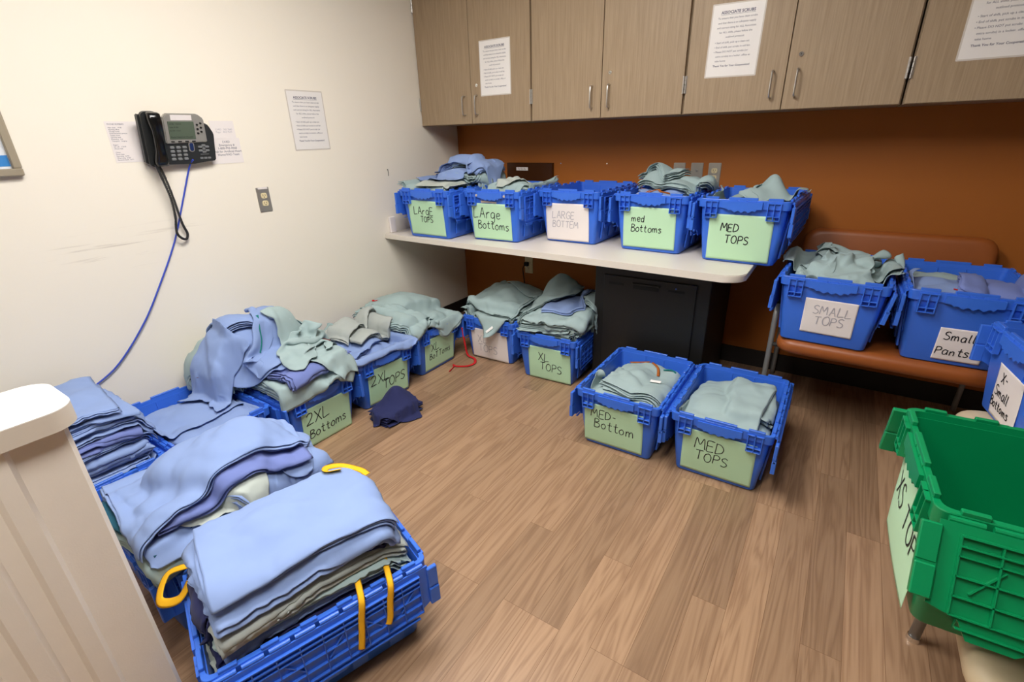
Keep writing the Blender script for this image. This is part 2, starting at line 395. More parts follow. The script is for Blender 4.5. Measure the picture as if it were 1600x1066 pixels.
def handwriting(lines, width, rng, lw, gap=0.16):
    """strokes (polylines, 2-D) for the lines; each line = (text, x, y, cap height, slope)"""
    out = []
    for text, x, y, h, slope in lines:
        cx = x
        for ch in text:
            adv, strokes = HW[ch]
            jx, jy = rng.uniform(-.02, .02) * h, rng.uniform(-.04, .04) * h
            sc = h * rng.uniform(.93, 1.06)
            for st in strokes:
                pts = [Vector((cx + jx + p[0] * sc + 0.06 * p[1] * sc, y + jy + p[1] * sc + slope * (cx - x), 0)) for p in st]
                sm = smooth_path(pts, 5) if len(pts) > 2 else [pts[0].lerp(pts[1], k / 4) for k in range(5)]
                out.append(sm)
            cx += (adv + gap) * h
    return out
def ribbon(bm, pts, w, fn):
    """flat ink stroke laid on a surface by fn(x, y) -> 3-D"""
    L, Rr = [], []
    for i, p in enumerate(pts):
        t = (pts[min(i + 1, len(pts) - 1)] - pts[max(i - 1, 0)])
        if t.length < 1e-9: t = Vector((1, 0, 0))
        t.normalize(); n = Vector((-t.y, t.x, 0)) * (w / 2)
        L.append(bm.verts.new(fn(p.x + n.x, p.y + n.y))); Rr.append(bm.verts.new(fn(p.x - n.x, p.y - n.y)))
    for i in range(len(pts) - 1):
        bm.faces.new((Rr[i], Rr[i + 1], L[i + 1], L[i]))
def text_mesh(bm, body, size, x, y, z, align='LEFT', shear=0.0, xs=1.0, line=1.0, bold=0.0):
    cu = bpy.data.curves.new('printed_text', 'FONT')
    cu.body = body; cu.size = size; cu.align_x = align; cu.shear = shear; cu.space_line = line; cu.offset = bold
    cu.resolution_u = 2; cu.fill_mode = 'FRONT'
    o = bpy.data.objects.new('printed_text', cu); COL.objects.link(o)
    dg = bpy.context.evaluated_depsgraph_get(); dg.update()
    me = bpy.data.meshes.new_from_object(o.evaluated_get(dg), depsgraph=dg)
    me.transform(Matrix.Translation((x, y, z)) @ Matrix.Diagonal((xs, 1, 1, 1)))
    bm.from_mesh(me)
    bpy.data.objects.remove(o); bpy.data.curves.remove(cu); bpy.data.meshes.remove(me)

# ------------------------------------------------------------------ the room
def struct(name, m, boxes):
    bm = B()
    for b in boxes: box(bm, *b)
    o = obj(name, bm, m); o['kind'] = 'structure'; return o
XR, YB = 1.75, -1.9
struct('floor', M['floor'], [(XW - .1, XR + .1, YB - .1, YW + .1, -.08, 0)])
struct('ceiling', M['ceiling'], [(XW - .1, XR + .1, YB - .1, YW + .1, HC, HC + .08)])
struct('wall_left', M['wall'], [(XW - .1, XW, YB - .1, YW + .1, 0, HC)])
struct('wall_back', M['backwall'], [(XW, XR, YW, YW + .1, 0, HC)])
struct('wall_right', M['plainwall'], [(XR, XR + .1, YB, YW, 0, HC)])
struct('wall_rear', M['plainwall'], [(XW, XR, YB - .1, YB, 0, HC)])
struct('baseboard_left', M['base'], [(XW, XW + .008, YB, YW, 0, .11)])
struct('baseboard_back', M['base'], [(XW + .008, XR, YW - .008, YW, 0, .11)])

for i, (lx, ly, sx, sy, st) in enumerate(LAMPS):
    t = thing('ceiling_light', ['rectangular ceiling light panel above the left half of the room',
                                'rectangular ceiling light panel right above the camera'][i], 'ceiling light', place(lx, ly, HC), 'ceiling light panels')
    bm = B()
    for s in (-1, 1):
        box(bm, s * sx / 2 - .02, s * sx / 2 + .02, -sy / 2 - .02, sy / 2 + .02, -.03, 0)
        box(bm, -sx / 2 + .02, sx / 2 - .02, s * sy / 2 - .02, s * sy / 2 + .02, -.03, 0)
    obj('light_frame', bm, M['ceiling'], t)
    bm = B(); box(bm, -sx / 2 + .021, sx / 2 - .021, -sy / 2 + .021, sy / 2 - .021, -.022, -.004)
    obj('diffuser', bm, lampmat(i, st), t)

# ------------------------------------------------------------------ wall cabinets
CY, CZ0, CZ1, DW = 2.79, 1.475, 2.30, 0.452
def handle(parent, x, z0, z1):
    bm = B()
    tube(bm, smooth_path([(x, z0, 0), (x, z0, .018), (x, z0 + .010, .030), (x, (z0 + z1) / 2, .032), (x, z1 - .010, .030), (x, z1, .018), (x, z1, 0)], 5), .0045, 8)
    obj('handle', bm, M['metal'], parent, True, 40)
cab_names = ['leftmost taupe woodgrain wall cabinet with a notice on its right door',
             'taupe woodgrain wall cabinet with two bare doors above the empty crate',
             'taupe woodgrain wall cabinet with a notice on its left door',
             'rightmost taupe woodgrain wall cabinet, cut by the edge of the photo']
cab_x = [XW + .002, XW + .002 + 2 * DW, XW + .002 + 4 * DW, XW + .002 + 6 * DW + .004]
DOORS = []
for ci, cx0 in enumerate(cab_x):
    t = thing('wall_cabinet', cab_names[ci], 'cabinet', on_front(cx0, CY, CZ0), 'wall cabinets above the counter')
    bm = B()
    depth = YW - CY
    box(bm, .001, 2 * DW - .001, 0, CZ1 - CZ0, -depth + .001, -.021)
    obj('carcass', bm, M['cab'], t)
    for k in range(2):
        x0, x1 = k * DW + (.006 if k == 0 else .002), (k + 1) * DW - (.006 if k == 1 else .002)
        bm = B(); box(bm, x0, x1, .002, CZ1 - CZ0 - .002, -.020, 0, .0012, 1)
        dob = obj('door', bm, M['cab'], t)
        DOORS.append((ci, k))
        hx = (x1 - .052) if k == 0 else (x0 + .046)
        handle(dob, hx, .055, .165)
        if k == 1:
            bm = B(); cyl(bm, (hx, .223, -.001), (hx, .223, .004), .0095, 20); cyl(bm, (hx, .223, .004), (hx, .223, .0055), .006, 16)
            lo = obj('lock', bm, M['chrome'], dob, True, 40)
            bm = B(); box(bm, hx - .0012, hx + .0012, .219, .227, .0050, .0060); obj('keyhole', bm, M['slot'], dob)
        ex = x0 - .001 if k == 0 else x1 + .001
        for hz in (.095, .675):
            bm = B()
            s = 1 if k == 0 else -1
            box(bm, min(ex, ex + s * .006), max(ex, ex + s * .006), hz, hz + .08, .0, .003)
            for q in range(4):
                cyl(bm, (ex, hz + q * .02 + .001, .003), (ex, hz + q * .02 + .019, .003), .0048, 10)
            obj('hinge', bm, M['metal'], dob, True, 40)

NOTICE = [('To ensure that you have clean scrubs', 0), ('and that there is an adequate supply', 0), ('and correct sizing for ALL Associates', 0),
          ('for ALL shifts, please follow the', 0), ('outlined protocol:', 0),
          ('\u2022 Start of shift, pick up a clean set', 1), ('\u2022 End of shift, put scrubs in soil bin', 1), ('\u2022 Please DO NOT put scrubs (or', 1),
          ('extra scrubs) in a locker, office or', 2), ('take home', 2)]
def notice(label, mw, w=.232, h=.305, group=None):
    t = thing('paper_notice', label, 'notice', mw, 'laminated ASSOCIATE SCRUBS notices')
    bm = B(); prism(bm, rrect(w / 2, h / 2, .004, 2), .0006, .0011); obj('laminate_film', bm, M['clear'], t)
    n = 14; bm = B()
    pw, ph = w / 2 - .006, h / 2 - .006
    prism(bm, [(-pw, -ph), (pw, -ph), (pw, ph), (-pw, ph)], .0011, .0016)
    obj('sheet', bm, M['laminated'], t)
    bm = B(); z = .0019; k = w / .232
    text_mesh(bm, 'ASSOCIATE SCRUBS', .0165 * k, 0, h * .36, z, 'CENTER', 0.0, 1.0, 1, .0004)
    box(bm, -.074 * k, .074 * k, h * .36 - .0045, h * .36 - .0035, z, z + .0001)
    y = h * .36 - .021
    for s, ind in NOTICE:
        if ind == 0: text_mesh(bm, s, .0112 * k, 0, y, z, 'CENTER')
        else: text_mesh(bm, s, .0112 * k, -.086 * k + (.010 if ind == 2 else 0), y, z, 'LEFT')
        y -= .0190 * (1.18 if s.startswith('outlined') else 1.0)
    text_mesh(bm, 'Thank You for Your Cooperation!', .0118 * k, 0, y - .002, z, 'CENTER', 0, 1, 1, .0002)
    obj('printed_text', bm, M['print'], t)
    return t
notice('white ASSOCIATE SCRUBS notice taped on the cream wall right of the phone', on_left_wall(1.877, 1.505))
notice('white ASSOCIATE SCRUBS notice on the leftmost cabinet', on_front(-1.952, CY, 1.785))
notice('white ASSOCIATE SCRUBS notice taped on the third cabinet above MED TOPS', on_front(-.580, CY, 1.782) @ Matrix.Rotation(math.radians(-1.0), 4, 'Z'))
notice('white ASSOCIATE SCRUBS notice cut off by the top right corner', on_front(.368, CY, 1.772))

# ------------------------------------------------------------------ counter
CT = 0.80
bm = B()
fl, fr = (XW + .002, 2.325), (-.36, 2.272)
out = [(XW + .002, YW - .002), (XW + .002, 2.325), (-1.84, 2.312), (-1.0, 2.298), (-.40, 2.274)]
for k in range(7):
    a = math.radians(-90 + 90 * k / 6); out.append((-.388 + .082 * math.cos(a), 2.356 + .082 * math.sin(a)))
out += [(-.306, YW - .002)]
vs = prism(bm, out, CT - .034, CT)
bmesh.ops.bevel(bm, geom=[e for e in bm.edges if abs(e.verts[0].co.z - e.verts[1].co.z) < 1e-6], offset=.004, segments=2, affect='EDGES')
ctr = thing('counter', 'long cream laminate counter along the back wall with a rounded front corner', 'counter', Matrix.Identity(4))
obj('worktop', bm, M['counter'], ctr, True, 35)
bm = B(); box(bm, XW + .002, XW + .022, 2.37, 2.42, CT + .0005, CT + .105, .003, 1)
obj('side_splash', bm, M['white_paper'], ctr)
bm = B(); box(bm, XW + .002, -.32, YW - .03, YW - .001, CT - .075, CT - .0345); obj('wall_rail', bm, M['tubedark'], ctr)

# ------------------------------------------------------------------ black under-counter cabinet
t = thing('black_cabinet', 'black steel cabinet standing in shadow under the counter', 'cabinet', place(-.79, 2.50, 0))
bm = B(); box(bm, -.315, .315, 0.002, .56, .0, .735, .006, 2); obj('cabinet_body', bm, M['bin'], t)
bm = B(); box(bm, -.258, .248, -.010, .001, .06, .672, .004, 2)
dr = obj('door', bm, M['bin'], t)
bm = B(); box(bm, -.085, .055, -.0115, -.0095, .612, .636); obj('handle_slot', bm, M['slot'], dr)
bm = B(); box(bm, -.09, .06, -.020, -.010, .636, .646, .002, 1); obj('handle_lip', bm, M['bin'], dr)
for vx in (-.225, .105):
    bm = B(); box(bm, vx, vx + .085, -.0108, -.0098, .621, .633); obj('vent', bm, M['slot'], dr)
bm = B(); cyl(bm, (.145, -.010, .642), (.145, -.014, .642), .004, 12); obj('lock', bm, M['chrome'], dr)

# power adapter and its cable beside the XL tops crate
t = thing('power_adapter', 'dark slate power adapter with a grey cable beside the green-labelled XL TOPS crate', 'adapter', place(-1.02, 2.44, 0))
bm = B(); loft(bm, [[(x, y, z) for x, y in rrect(.060 * s, .085 * s, .03 * s)] for z, s in ((0, .9), (.006, 1), (.04, 1), (.055, .88), (.060, .6))])
obj('adapter_body', bm, M['puck'], t, True, 40)
bm = B(); tube(bm, smooth_path([(0.0, .08, .03), (-.03, .12, .08), (-.06, .16, .115), (0.02, .19, .10), (.08, .16, .06)], 8), .004, 8)
obj('power_cable', bm, M['greycord'], t)
bm = B(); cyl(bm, (.02, -.03, .058), (.02, -.03, .0625), .008, 14); obj('button', bm, M['slot'], t)

# ------------------------------------------------------------------ wall plates
def outlet_plate(label, mw, kind, m='plate', inner='ivory', name='wall_outlet', cat='outlet', group=None):
    t = thing(name, label, cat, mw, group)
    bm = B(); prism(bm, rrect(.035, .0625, .004, 2), .0, .006)
    bmesh.ops.bevel(bm, geom=[e for e in bm.edges if e.verts[0].co.z > .005 and e.verts[1].co.z > .005], offset=.002, segments=2, affect='EDGES')
    obj('cover_plate', bm, M[m], t)
    if kind == 'duplex':
        for sy in (-1, 1):
            bm = B(); prism(bm, rrect(.0165, .0140, .010, 5, 0, sy * .0195), .006, .0085); r = obj('receptacle', bm, M[inner], t)
            bm = B()
            for sx in (-.006, .006): box(bm, sx - .001, sx + .001, sy * .0195 - .001, sy * .0195 + .007, .0085, .0089)
            cyl(bm, (0, sy * .0195 - .007, .0084), (0, sy * .0195 - .007, .0089), .0024, 12)
            obj('slots', bm, M['slot'], r)
        bm = B(); cyl(bm, (0, 0, .006), (0, 0, .0075), .003, 10); obj('screw', bm, M['metal'], t)
    elif kind == 'blank':
        bm = B(); cyl(bm, (0, .02, .006), (0, .02, .0085), .008, 14); cyl(bm, (0, .02, .0085), (0, .02, .010), .004, 10); obj('screw', bm, M['metal'], t)
    elif kind == 'data':
        bm = B(); box(bm, -.016, .016, -.012, .032, .006, .0085, .001, 1); jk = obj('jack_insert', bm, M['metal'], t)
        bm = B(); box(bm, -.008, .008, .004, .018, .0085, .0089); obj('slots', bm, M['slot'], jk)
    return t
t = outlet_plate('steel duplex outlet on the cream wall below the notice', on_left_wall(1.518, 1.119), 'duplex')
bm = B(); box(bm, -.026, .026, .052, .062, .0062, .0090, .001, 1); obj('label_strip', bm, M['white_paper'], t)
outlet_plate('steel data plate on the brown wall, left of the three plates', on_front(-.882, YW, 1.157), 'data', name='wall_plate', cat='wall plate', group='plates behind the med bottoms crate')
outlet_plate('blank steel plate, middle of the three plates on the brown wall', on_front(-.778, YW, 1.157), 'blank', name='wall_plate', cat='wall plate', group='plates behind the med bottoms crate')
outlet_plate('steel duplex outlet, rightmost of the three plates on the brown wall', on_front(-.677, YW, 1.157), 'duplex', group='plates behind the med bottoms crate')
t = outlet_plate('ivory outlet with a black plug on the wall under the counter', on_front(-1.966, YW, .462), 'duplex', m='ivory')
bm = B(); box(bm, -.028, .004, -.004, .028, .009, .035, .004, 2); tube(bm, smooth_path([(-.020, .008, .03), (-.03, -.02, .045), (-.034, -.08, .03), (-.03, -.2, .012)], 6), .004, 8); obj('plug', bm, M['slot'], t)

# wall file pocket and two pins on the back wall
t = thing('wall_pocket', 'dark brown wall pocket with a small white label behind the LARGE BOTTOMS crate', 'wall pocket', on_front(-1.937, YW, 1.09))
bm = B(); box(bm, -.187, .187, -.13, .125, .030, .036, .002, 1); obj('front_panel', bm, M['pocket'], t)
bm = B(); box(bm, -.187, .187, -.13, .125, .0, .006); box(bm, -.187, -.181, -.13, .125, .006, .030); box(bm, .181, .187, -.13, .125, .006, .030); box(bm, -.181, .181, -.13, -.124, .006, .030); obj('pocket_back', bm, M['pocket'], t)
bm = B(); box(bm, -.104, -.006, .074, .096, .0362, .0370); lb = obj('label_strip', bm, M['white_paper'], t)
bm = B(); text_mesh(bm, 'To Go Bin', .0165, -.055, .079, .0374, 'CENTER'); obj('printed_text', bm, M['ink'], lb)
for i, px in enumerate((-1.694, -1.353)):
    bm = B(); cyl(bm, (0, 0, 0), (0, 0, .006), .006, 12, .004)
    o = obj('wall_screw', bm, M['chrome'], None, True, 40); o.matrix_world = on_front(px, YW, 1.212)
    tag(o, ['small bright screw in the brown wall above the LARGE BOTTEM crate, left one', 'small bright screw in the brown wall above the LARGE BOTTEM crate, right one'][i], 'screw', 'screws in the brown wall')
bm = B(); cyl(bm, (0, 0, 0), (0, 0, .004), .003, 8); tube(bm, [(0, 0, .004), (0, -.04, .005)], .0016, 6)
o = obj('wall_hook', bm, M['tubedark']); o.matrix_world = on_left_wall(2.42, 1.21); tag(o, 'thin dark hook on the cream wall above the leftmost counter crate', 'hook')

# ------------------------------------------------------------------ picture frame (cut by the left edge)
t = thing('picture_frame', 'champagne framed picture with a blue band at the left edge', 'picture', on_left_wall(.60, 1.31))
bm = B()
FWD, FHT, FB = .46, .62, .026
for a in ((-FWD, 0, 0, FB), (-FWD, 0, FHT - FB, FHT), (-FWD, -FWD + FB, FB, FHT - FB), (-FB, 0, FB, FHT - FB)):
    box(bm, a[0], a[1], a[2], a[3], 0.001, .026, .003, 1)
obj('frame', bm, M['frame'], t)
bm = B(); box(bm, -FWD + FB, -FB, FB, FHT - FB, .004, .010); pic = obj('picture', bm, M['picwhite'], t)
bm = B(); box(bm, -FWD + FB, -FB - .001, FB + .008, FB + .046, .0102, .0108); obj('blue_band', bm, M['picblue'], pic)

# ------------------------------------------------------------------ papers by the phone
t = thing('paper_sheet', 'printed list taped to the wall left of the phone', 'paper', on_left_wall(.965, 1.417))
bm = B(); box(bm, -.058, .058, -.080, .080, .0006, .0011); obj('sheet', bm, M['white_paper'], t)
bm = B(); text_mesh(bm, 'PHONE NUMBERS', .0075, -.020, .067, .0014, 'CENTER')
rr = random.Random(4)
txt = ['Main desk    4100', 'Nursing office', 'Charge nurse', 'Environmental services', 'Supply room', 'Security desk', 'Pharmacy   Lab', 'Transport   Imaging', '', 'Pagers', 'On call   2 2210', 'House lead', '', 'Clinics', 'Front desk', 'East wing   6144', 'West wing   6150', 'Records room   6171']
yy = .054
for s in txt:
    if s: text_mesh(bm, s, .0068, -.050, yy, .0014)
    yy -= .0074
obj('printed_text', bm, M['print'], t)
t = thing('paper_sheet', 'upper small white note taped right of the phone', 'paper', on_left_wall(1.385, 1.462))
bm = B(); box(bm, -.058, .058, -.040, .040, .0016, .0021); obj('sheet', bm, M['white_paper'], t)
bm = B(); text_mesh(bm, 'LVAD   365 7640\nPager   862 7530', .0115, -.036, -.002, .0024); obj('printed_text', bm, M['faint'], t)
t = thing('paper_sheet', 'lower white emergency number card taped right of the phone', 'paper', on_left_wall(1.375, 1.367))
bm = B(); box(bm, -.080, .080, -.058, .058, .0006, .0011); obj('sheet', bm, M['white_paper'], t)
bm = B(); text_mesh(bm, 'LVAD\nEmergency #\n1-800-XXX-4968\nAsk for Artificial Heart\nNurse/VAD Team'.replace('XXX', '993'), .0145, .012, .036, .0014, 'CENTER'); obj('printed_text', bm, M['print'], t)

# ------------------------------------------------------------------ desk phone on the wall
PH = thing('desk_phone', 'charcoal office phone with silver screen bezel mounted on the cream wall', 'phone', on_left_wall(1.148, 1.425) @ Matrix.Diagonal((1.09, 1.0, 1.0, 1)))
bm = B(); box(bm, -.10, .10, -.09, .075, .0, .026, .004, 2); obj('wall_bracket', bm, M['ph_black'], PH)
tilt = Matrix.Rotation(math.radians(12), 4, 'X')
def tilted(bm): bmesh.ops.transform(bm, matrix=Matrix.Translation((0, 0, .058)) @ tilt, verts=bm.verts[:])
bm = B()
base_out = [(-.132, -.100), (-.05, -.108), (.05, -.110), (.142, -.100), (.146, .02), (.128, .055), (.122, .062), (-.132, .098)]
prism(bm, base_out, -.028, .0)
bmesh.ops.bevel(bm, geom=bm.edges[:], offset=.004, segments=2, affect='EDGES'); tilted(bm); obj('phone_body', bm, M['ph_black'], PH, True, 30)
bm = B()
prism(bm, [(-.050, -.020), (.112, -.016), (.108, .085), (.085, .104), (-.035, .104), (-.050, .085)], -.012, .007)
bmesh.ops.bevel(bm, geom=bm.edges[:], offset=.004, segments=2, affect='EDGES'); tilted(bm); bez = obj('screen_bezel', bm, M['ph_silver'], PH, True, 30)
bm = B(); box(bm, -.034, .066, -.001, .073, .0068, .0084, .001, 1); tilted(bm); scr = obj('screen', bm, M['ph_screen'], bez)
bm = B()
for k, s in enumerate(['10:42   03/14', 'Line 4100', 'Scrub room', '', 'Redial NewCall CFwdAll']):
    if s: text_mesh(bm, s, .0085, -.030, .060 - k * .0135, .0088)
tilted(bm); obj('screen_text', bm, M['slot'], scr)
bm = B(); box(bm, -.020, .060, .078, .100, .0072, .0080); tilted(bm); obj('label_strip', bm, M['white_paper'], bez)
bm = B()
for k in range(4): box(bm, -.032 + k * .027, -.018 + k * .027, -.0125, -.0075, .006, .0095, .001, 1)
for k in range(3):
    for q in range(2):
        cyl(bm, (.078 + q * .014, .060 - k * .018 + q * .006, .006), (.078 + q * .014, .060 - k * .018 + q * .006, .010), .0042, 12)
tilted(bm); obj('soft_keys', bm, M['slot'], bez)
for r in range(4):
    for c in range(3):
        bm = B(); loft(bm, [[(x, y, z) for x, y in rrect(.0085 * s, .0055 * s, .004 * s, 3, -.030 + c * .024, -.036 - r * .0165)] for z, s in ((0, 1), (.0035, .95), (.0045, .7))])
        tilted(bm); obj('key', bm, M['ph_key'], PH, True, 40)
bm = B(); prism(bm, rrect(.0105, .0215, .0104, 6, .045, -.035), .0, .004); tilted(bm); nb = obj('navigation_ring', bm, M['ph_silver'], PH)
bm = B(); prism(bm, rrect(.0075, .0175, .0074, 6, .045, -.035), .004, .0055); tilted(bm); obj('navigation_button', bm, M['ph_blue'], nb)
bm = B()
for (kx, ky) in ((.080, -.036), (.108, -.036), (.080, -.052), (.108, -.052), (.094, -.030), (.094, -.058)):
    prism(bm, rrect(.008, .0042, .003, 3, kx, ky), 0, .004)
cyl(bm, (.094, -.044, 0), (.094, -.044, .004), .006, 14); tilted(bm); obj('function_keys', bm, M['ph_key'], PH)
bm = B(); box(bm, .078, .112, -.0705, -.0685, 0, .002)
for k in range(3): prism(bm, rrect(.0065, .004, .002, 2, .080 + k * .016, -.086), 0, .003)
tilted(bm); obj('mute_keys', bm, M['ph_key'], PH)
# handset: two cups joined by an arched grip
bm = B()
def hs_loop(y, w, zc, th): return [(-.090 + x, y, zc + z) for x, z in rrect(w, th, min(w, th) * .6, 3)]
prof = [(.112, .017, .028, .008), (.108, .022, .030, .016), (.088, .024, .032, .021), (.066, .022, .038, .018), (.04, .019, .044, .014), (.0, .0185, .046, .0135), (-.04, .019, .044, .014), (-.062, .022, .038, .018), (-.084, .024, .030, .021), (-.102, .022, .028, .016), (-.106, .017, .026, .008)]
loft(bm, [hs_loop(*p) for p in prof]); tilted(bm); hs = obj('handset', bm, M['ph_gloss'], PH, True, 60)
bm = B(); prism(bm, rrect(.032, .112, .02, 4, -.094, .0), -.004, .012); tilted(bm); obj('cradle', bm, M['ph_black'], PH, True, 30)
# coiled cord: hanging loop
path = smooth_path([(-.100, -.100, .055), (-.088, -.150, .050), (-.076, -.225, .040), (-.068, -.300, .030), (-.060, -.370, .022), (-.050, -.412, .018), (-.058, -.436, .020), (-.078, -.432, .028), (-.096, -.400, .034), (-.086, -.330, .038), (-.086, -.25, .046), (-.100, -.165, .058), (-.112, -.102, .066)], 12)
path = [Vector((p.x - 2 * (p.x + .09) * 1.0 * (1 if p.y < -.31 else 0) * 0, p.y, p.z)) for p in path]
fine = []
tot = 0
for i in range(len(path) - 1):
    a, b = path[i], path[i + 1]
    t_ = (b - a).normalized(); n1 = t_.cross(Vector((0, 0, 1))).normalized(); n2 = t_.cross(n1)
    for k in range(7):
        s = k / 7; tot_ = (tot + (b - a).length * s) / .0036 * 2 * math.pi
        fine.append(a.lerp(b, s) + n1 * .0042 * math.cos(tot_) + n2 * .0042 * math.sin(tot_))
    tot += (b - a).length
bm = B(); tube(bm, fine, .0017, 5); obj('coiled_cord', bm, M['cord'], PH)
# blue network cable running down the wall
bm = B()
cp = [(1.190, 1.335, .05), (1.178, 1.30, .02), (1.122, 1.168, .008), (1.035, .986, .008), (.927, .815, .012), (.806, .647, .016), (.654, .491, .014), (.50, .410, .012), (.36, .33, .02)]
tube(bm, smooth_path([(XW + w, y, z) for y, z, w in cp], 10), .0036, 8)
tag(obj('network_cable', bm, M['cable']), 'blue network cable hanging down the cream wall from the phone', 'cable')

# ------------------------------------------------------------------ ribbed half-height partition in the left foreground
PX0, PX1, PYE, PZ = -1.225, -1.085, .178, .945
t = thing('partition', 'beige ribbed half-height partition with a white rounded cap in the left foreground', 'partition', Matrix.Identity(4))
bm = B()
out = [(PX1, PYE - .008), (PX1 - .008, PYE), (PX0 + .008, PYE), (PX0, PYE - .008), (PX0, YB + .002), (PX1, YB + .002)]
y = YB + .05; ribs = []
while y < PYE - .06: ribs.append(y); y += .068
for i, y in enumerate(ribs):
    d = .010
    out += [(PX1, y), (PX1 + d * .3, y + .002), (PX1 + d, y + .008), (PX1 + d, y + .034), (PX1 + d * .3, y + .040), (PX1, y + .042)]
prism(bm, list(reversed(out)), 0, PZ)
bmesh.ops.recalc_face_normals(bm, faces=bm.faces[:])
obj('panel', bm, M['part'], t, True, 40)
def cap_outline(g):
    o = [(PX1 + g, YB + .002)]
    for k in range(9):
        a = math.radians(90 * k / 8); o.append((PX1 + g - .045 + .045 * math.cos(a), PYE + g - .045 + .045 * math.sin(a)))
    for k in range(9):
        a = math.radians(90 + 90 * k / 8); o.append((PX0 - g + .045 + .045 * math.cos(a), PYE + g - .045 + .045 * math.sin(a)))
    o.append((PX0 - g, YB + .002)); return o
bm = B(); prism(bm, cap_outline(.020), PZ + .0005, PZ + .036); obj('cap_edge', bm, M['capedge'], t, True, 40)
bm = B(); prism(bm, cap_outline(.020), PZ + .036, PZ + .038); obj('cap_top', bm, M['cap'], t)

# ------------------------------------------------------------------ chairs
def rbox_loft(bm, hx, hy, z0, z1, r, e=.02, cx=0., cy=0.):
    """soft cushion"""
    loops = []
    for k in range(5):
        a = math.radians(90 * k / 4); loops.append([(x, y, z0 + e * (1 - math.cos(a))) for x, y in rrect(hx - e * (1 - math.sin(a)), hy - e * (1 - math.sin(a)), r, 5, cx, cy)])
    for k in range(5):
        a = math.radians(90 * k / 4); loops.append([(x, y, z1 - e * (1 - math.sin(a))) for x, y in rrect(hx - e * (1 - math.cos(a)), hy - e * (1 - math.cos(a)), r, 5, cx, cy)])
    loft(bm, loops)
ST = .505
t = thing('wide_chair', 'wide rust vinyl chair with grey tube legs against the brown wall, holding two crates', 'chair', place(.255, 2.72, 0))
bm = B(); rbox_loft(bm, .40, .37, .435, ST, .07, .03, 0, .04); obj('seat', bm, M['rust'], t, True, 50)
bm = B(); rbox_loft(bm, .395, .165, -.035, .035, .07, .03)
bmesh.ops.transform(bm, matrix=Matrix.Translation((-.01, .38, .735)) @ Matrix.Rotation(math.radians(-7), 4, 'X') @ Matrix.Rotation(math.radians(90), 4, 'X'), verts=bm.verts[:])
obj('backrest', bm, M['rust'], t, True, 50)
for s in (-1, 1):
    x = s * .430
    bm = B(); tube(bm, smooth_path([(x, -.19, 0), (x, -.18, .25), (x, -.18, .50), (x, -.17, .575), (x, -.13, .60)], 8), .0125, 12); obj('leg', bm, M['tube'], t)
    bm = B(); tube(bm, smooth_path([(x, .40, 0), (x, .38, .40), (x, .37, .600)], 6), .0125, 12); obj('leg', bm, M['tube'], t)
    bm = B(); box(bm, x - .02, x + .02, -.12, .39, .592, .612, .008, 2); obj('armrest', bm, M['tubedark'], t)
for yy in (-.18, .38):
    bm = B(); tube(bm, [(-.430, yy, .418), (.430, yy, .418)], .010, 10); obj('frame_rail', bm, M['tubedark'], t)

def side_chair(label, x, y, yaw, m, hx=.29, hy=.27, st=.475):
    """chair facing local -Y"""
    t = thing('side_chair', label, 'chair', place(x, y, 0, yaw), None)
    bm = B(); rbox_loft(bm, hx, hy, st - .065, st, .07, .028); obj('seat', bm, M[m], t, True, 50)
    bm = B(); rbox_loft(bm, hx - .02, .17, -.03, .03, .06, .026)
    bmesh.ops.transform(bm, matrix=Matrix.Translation((0, hy + .04, st + .28)) @ Matrix.Rotation(math.radians(-8), 4, 'X') @ Matrix.Rotation(math.radians(90), 4, 'X'), verts=bm.verts[:])
    obj('backrest', bm, M[m], t, True, 50)
    for sx in (-1, 1):
        bm = B(); tube(bm, [(sx * (hx - .03), -hy + .055, .004), (sx * (hx - .03), -hy + .06, st - .066)], .014, 14); lg = obj('leg', bm, M['tube'], t)
        bm = B(); cyl(bm, (sx * (hx - .03), -hy + .055, 0), (sx * (hx - .03), -hy + .055, .016), .0185, 16, .016); obj('glide', bm, M['chrome'], lg, True, 40)
        bm = B(); tube(bm, smooth_path([(sx * (hx - .03), hy - .02, .0), (sx * (hx - .03), hy - .01, st - .1), (sx * (hx - .03), hy + .075, st + .36)], 6), .014, 14); obj('leg', bm, M['tube'], t)
    for sx in (-1, 1):
        bm = B(); tube(bm, [(sx * (hx - .03), -hy + .06, st - .075), (sx * (hx - .03), hy, st - .075)], .011, 10); obj('frame_rail', bm, M['tubedark'], t)
    return t
side_chair('beige vinyl chair under the green XS TOPS crate, at the right edge', .63, 1.19, -90, 'beige_vinyl')
side_chair('beige vinyl chair under the blue X-Small Bottoms crate', .745, 1.86, -90, 'beige_vinyl', .27, .28)

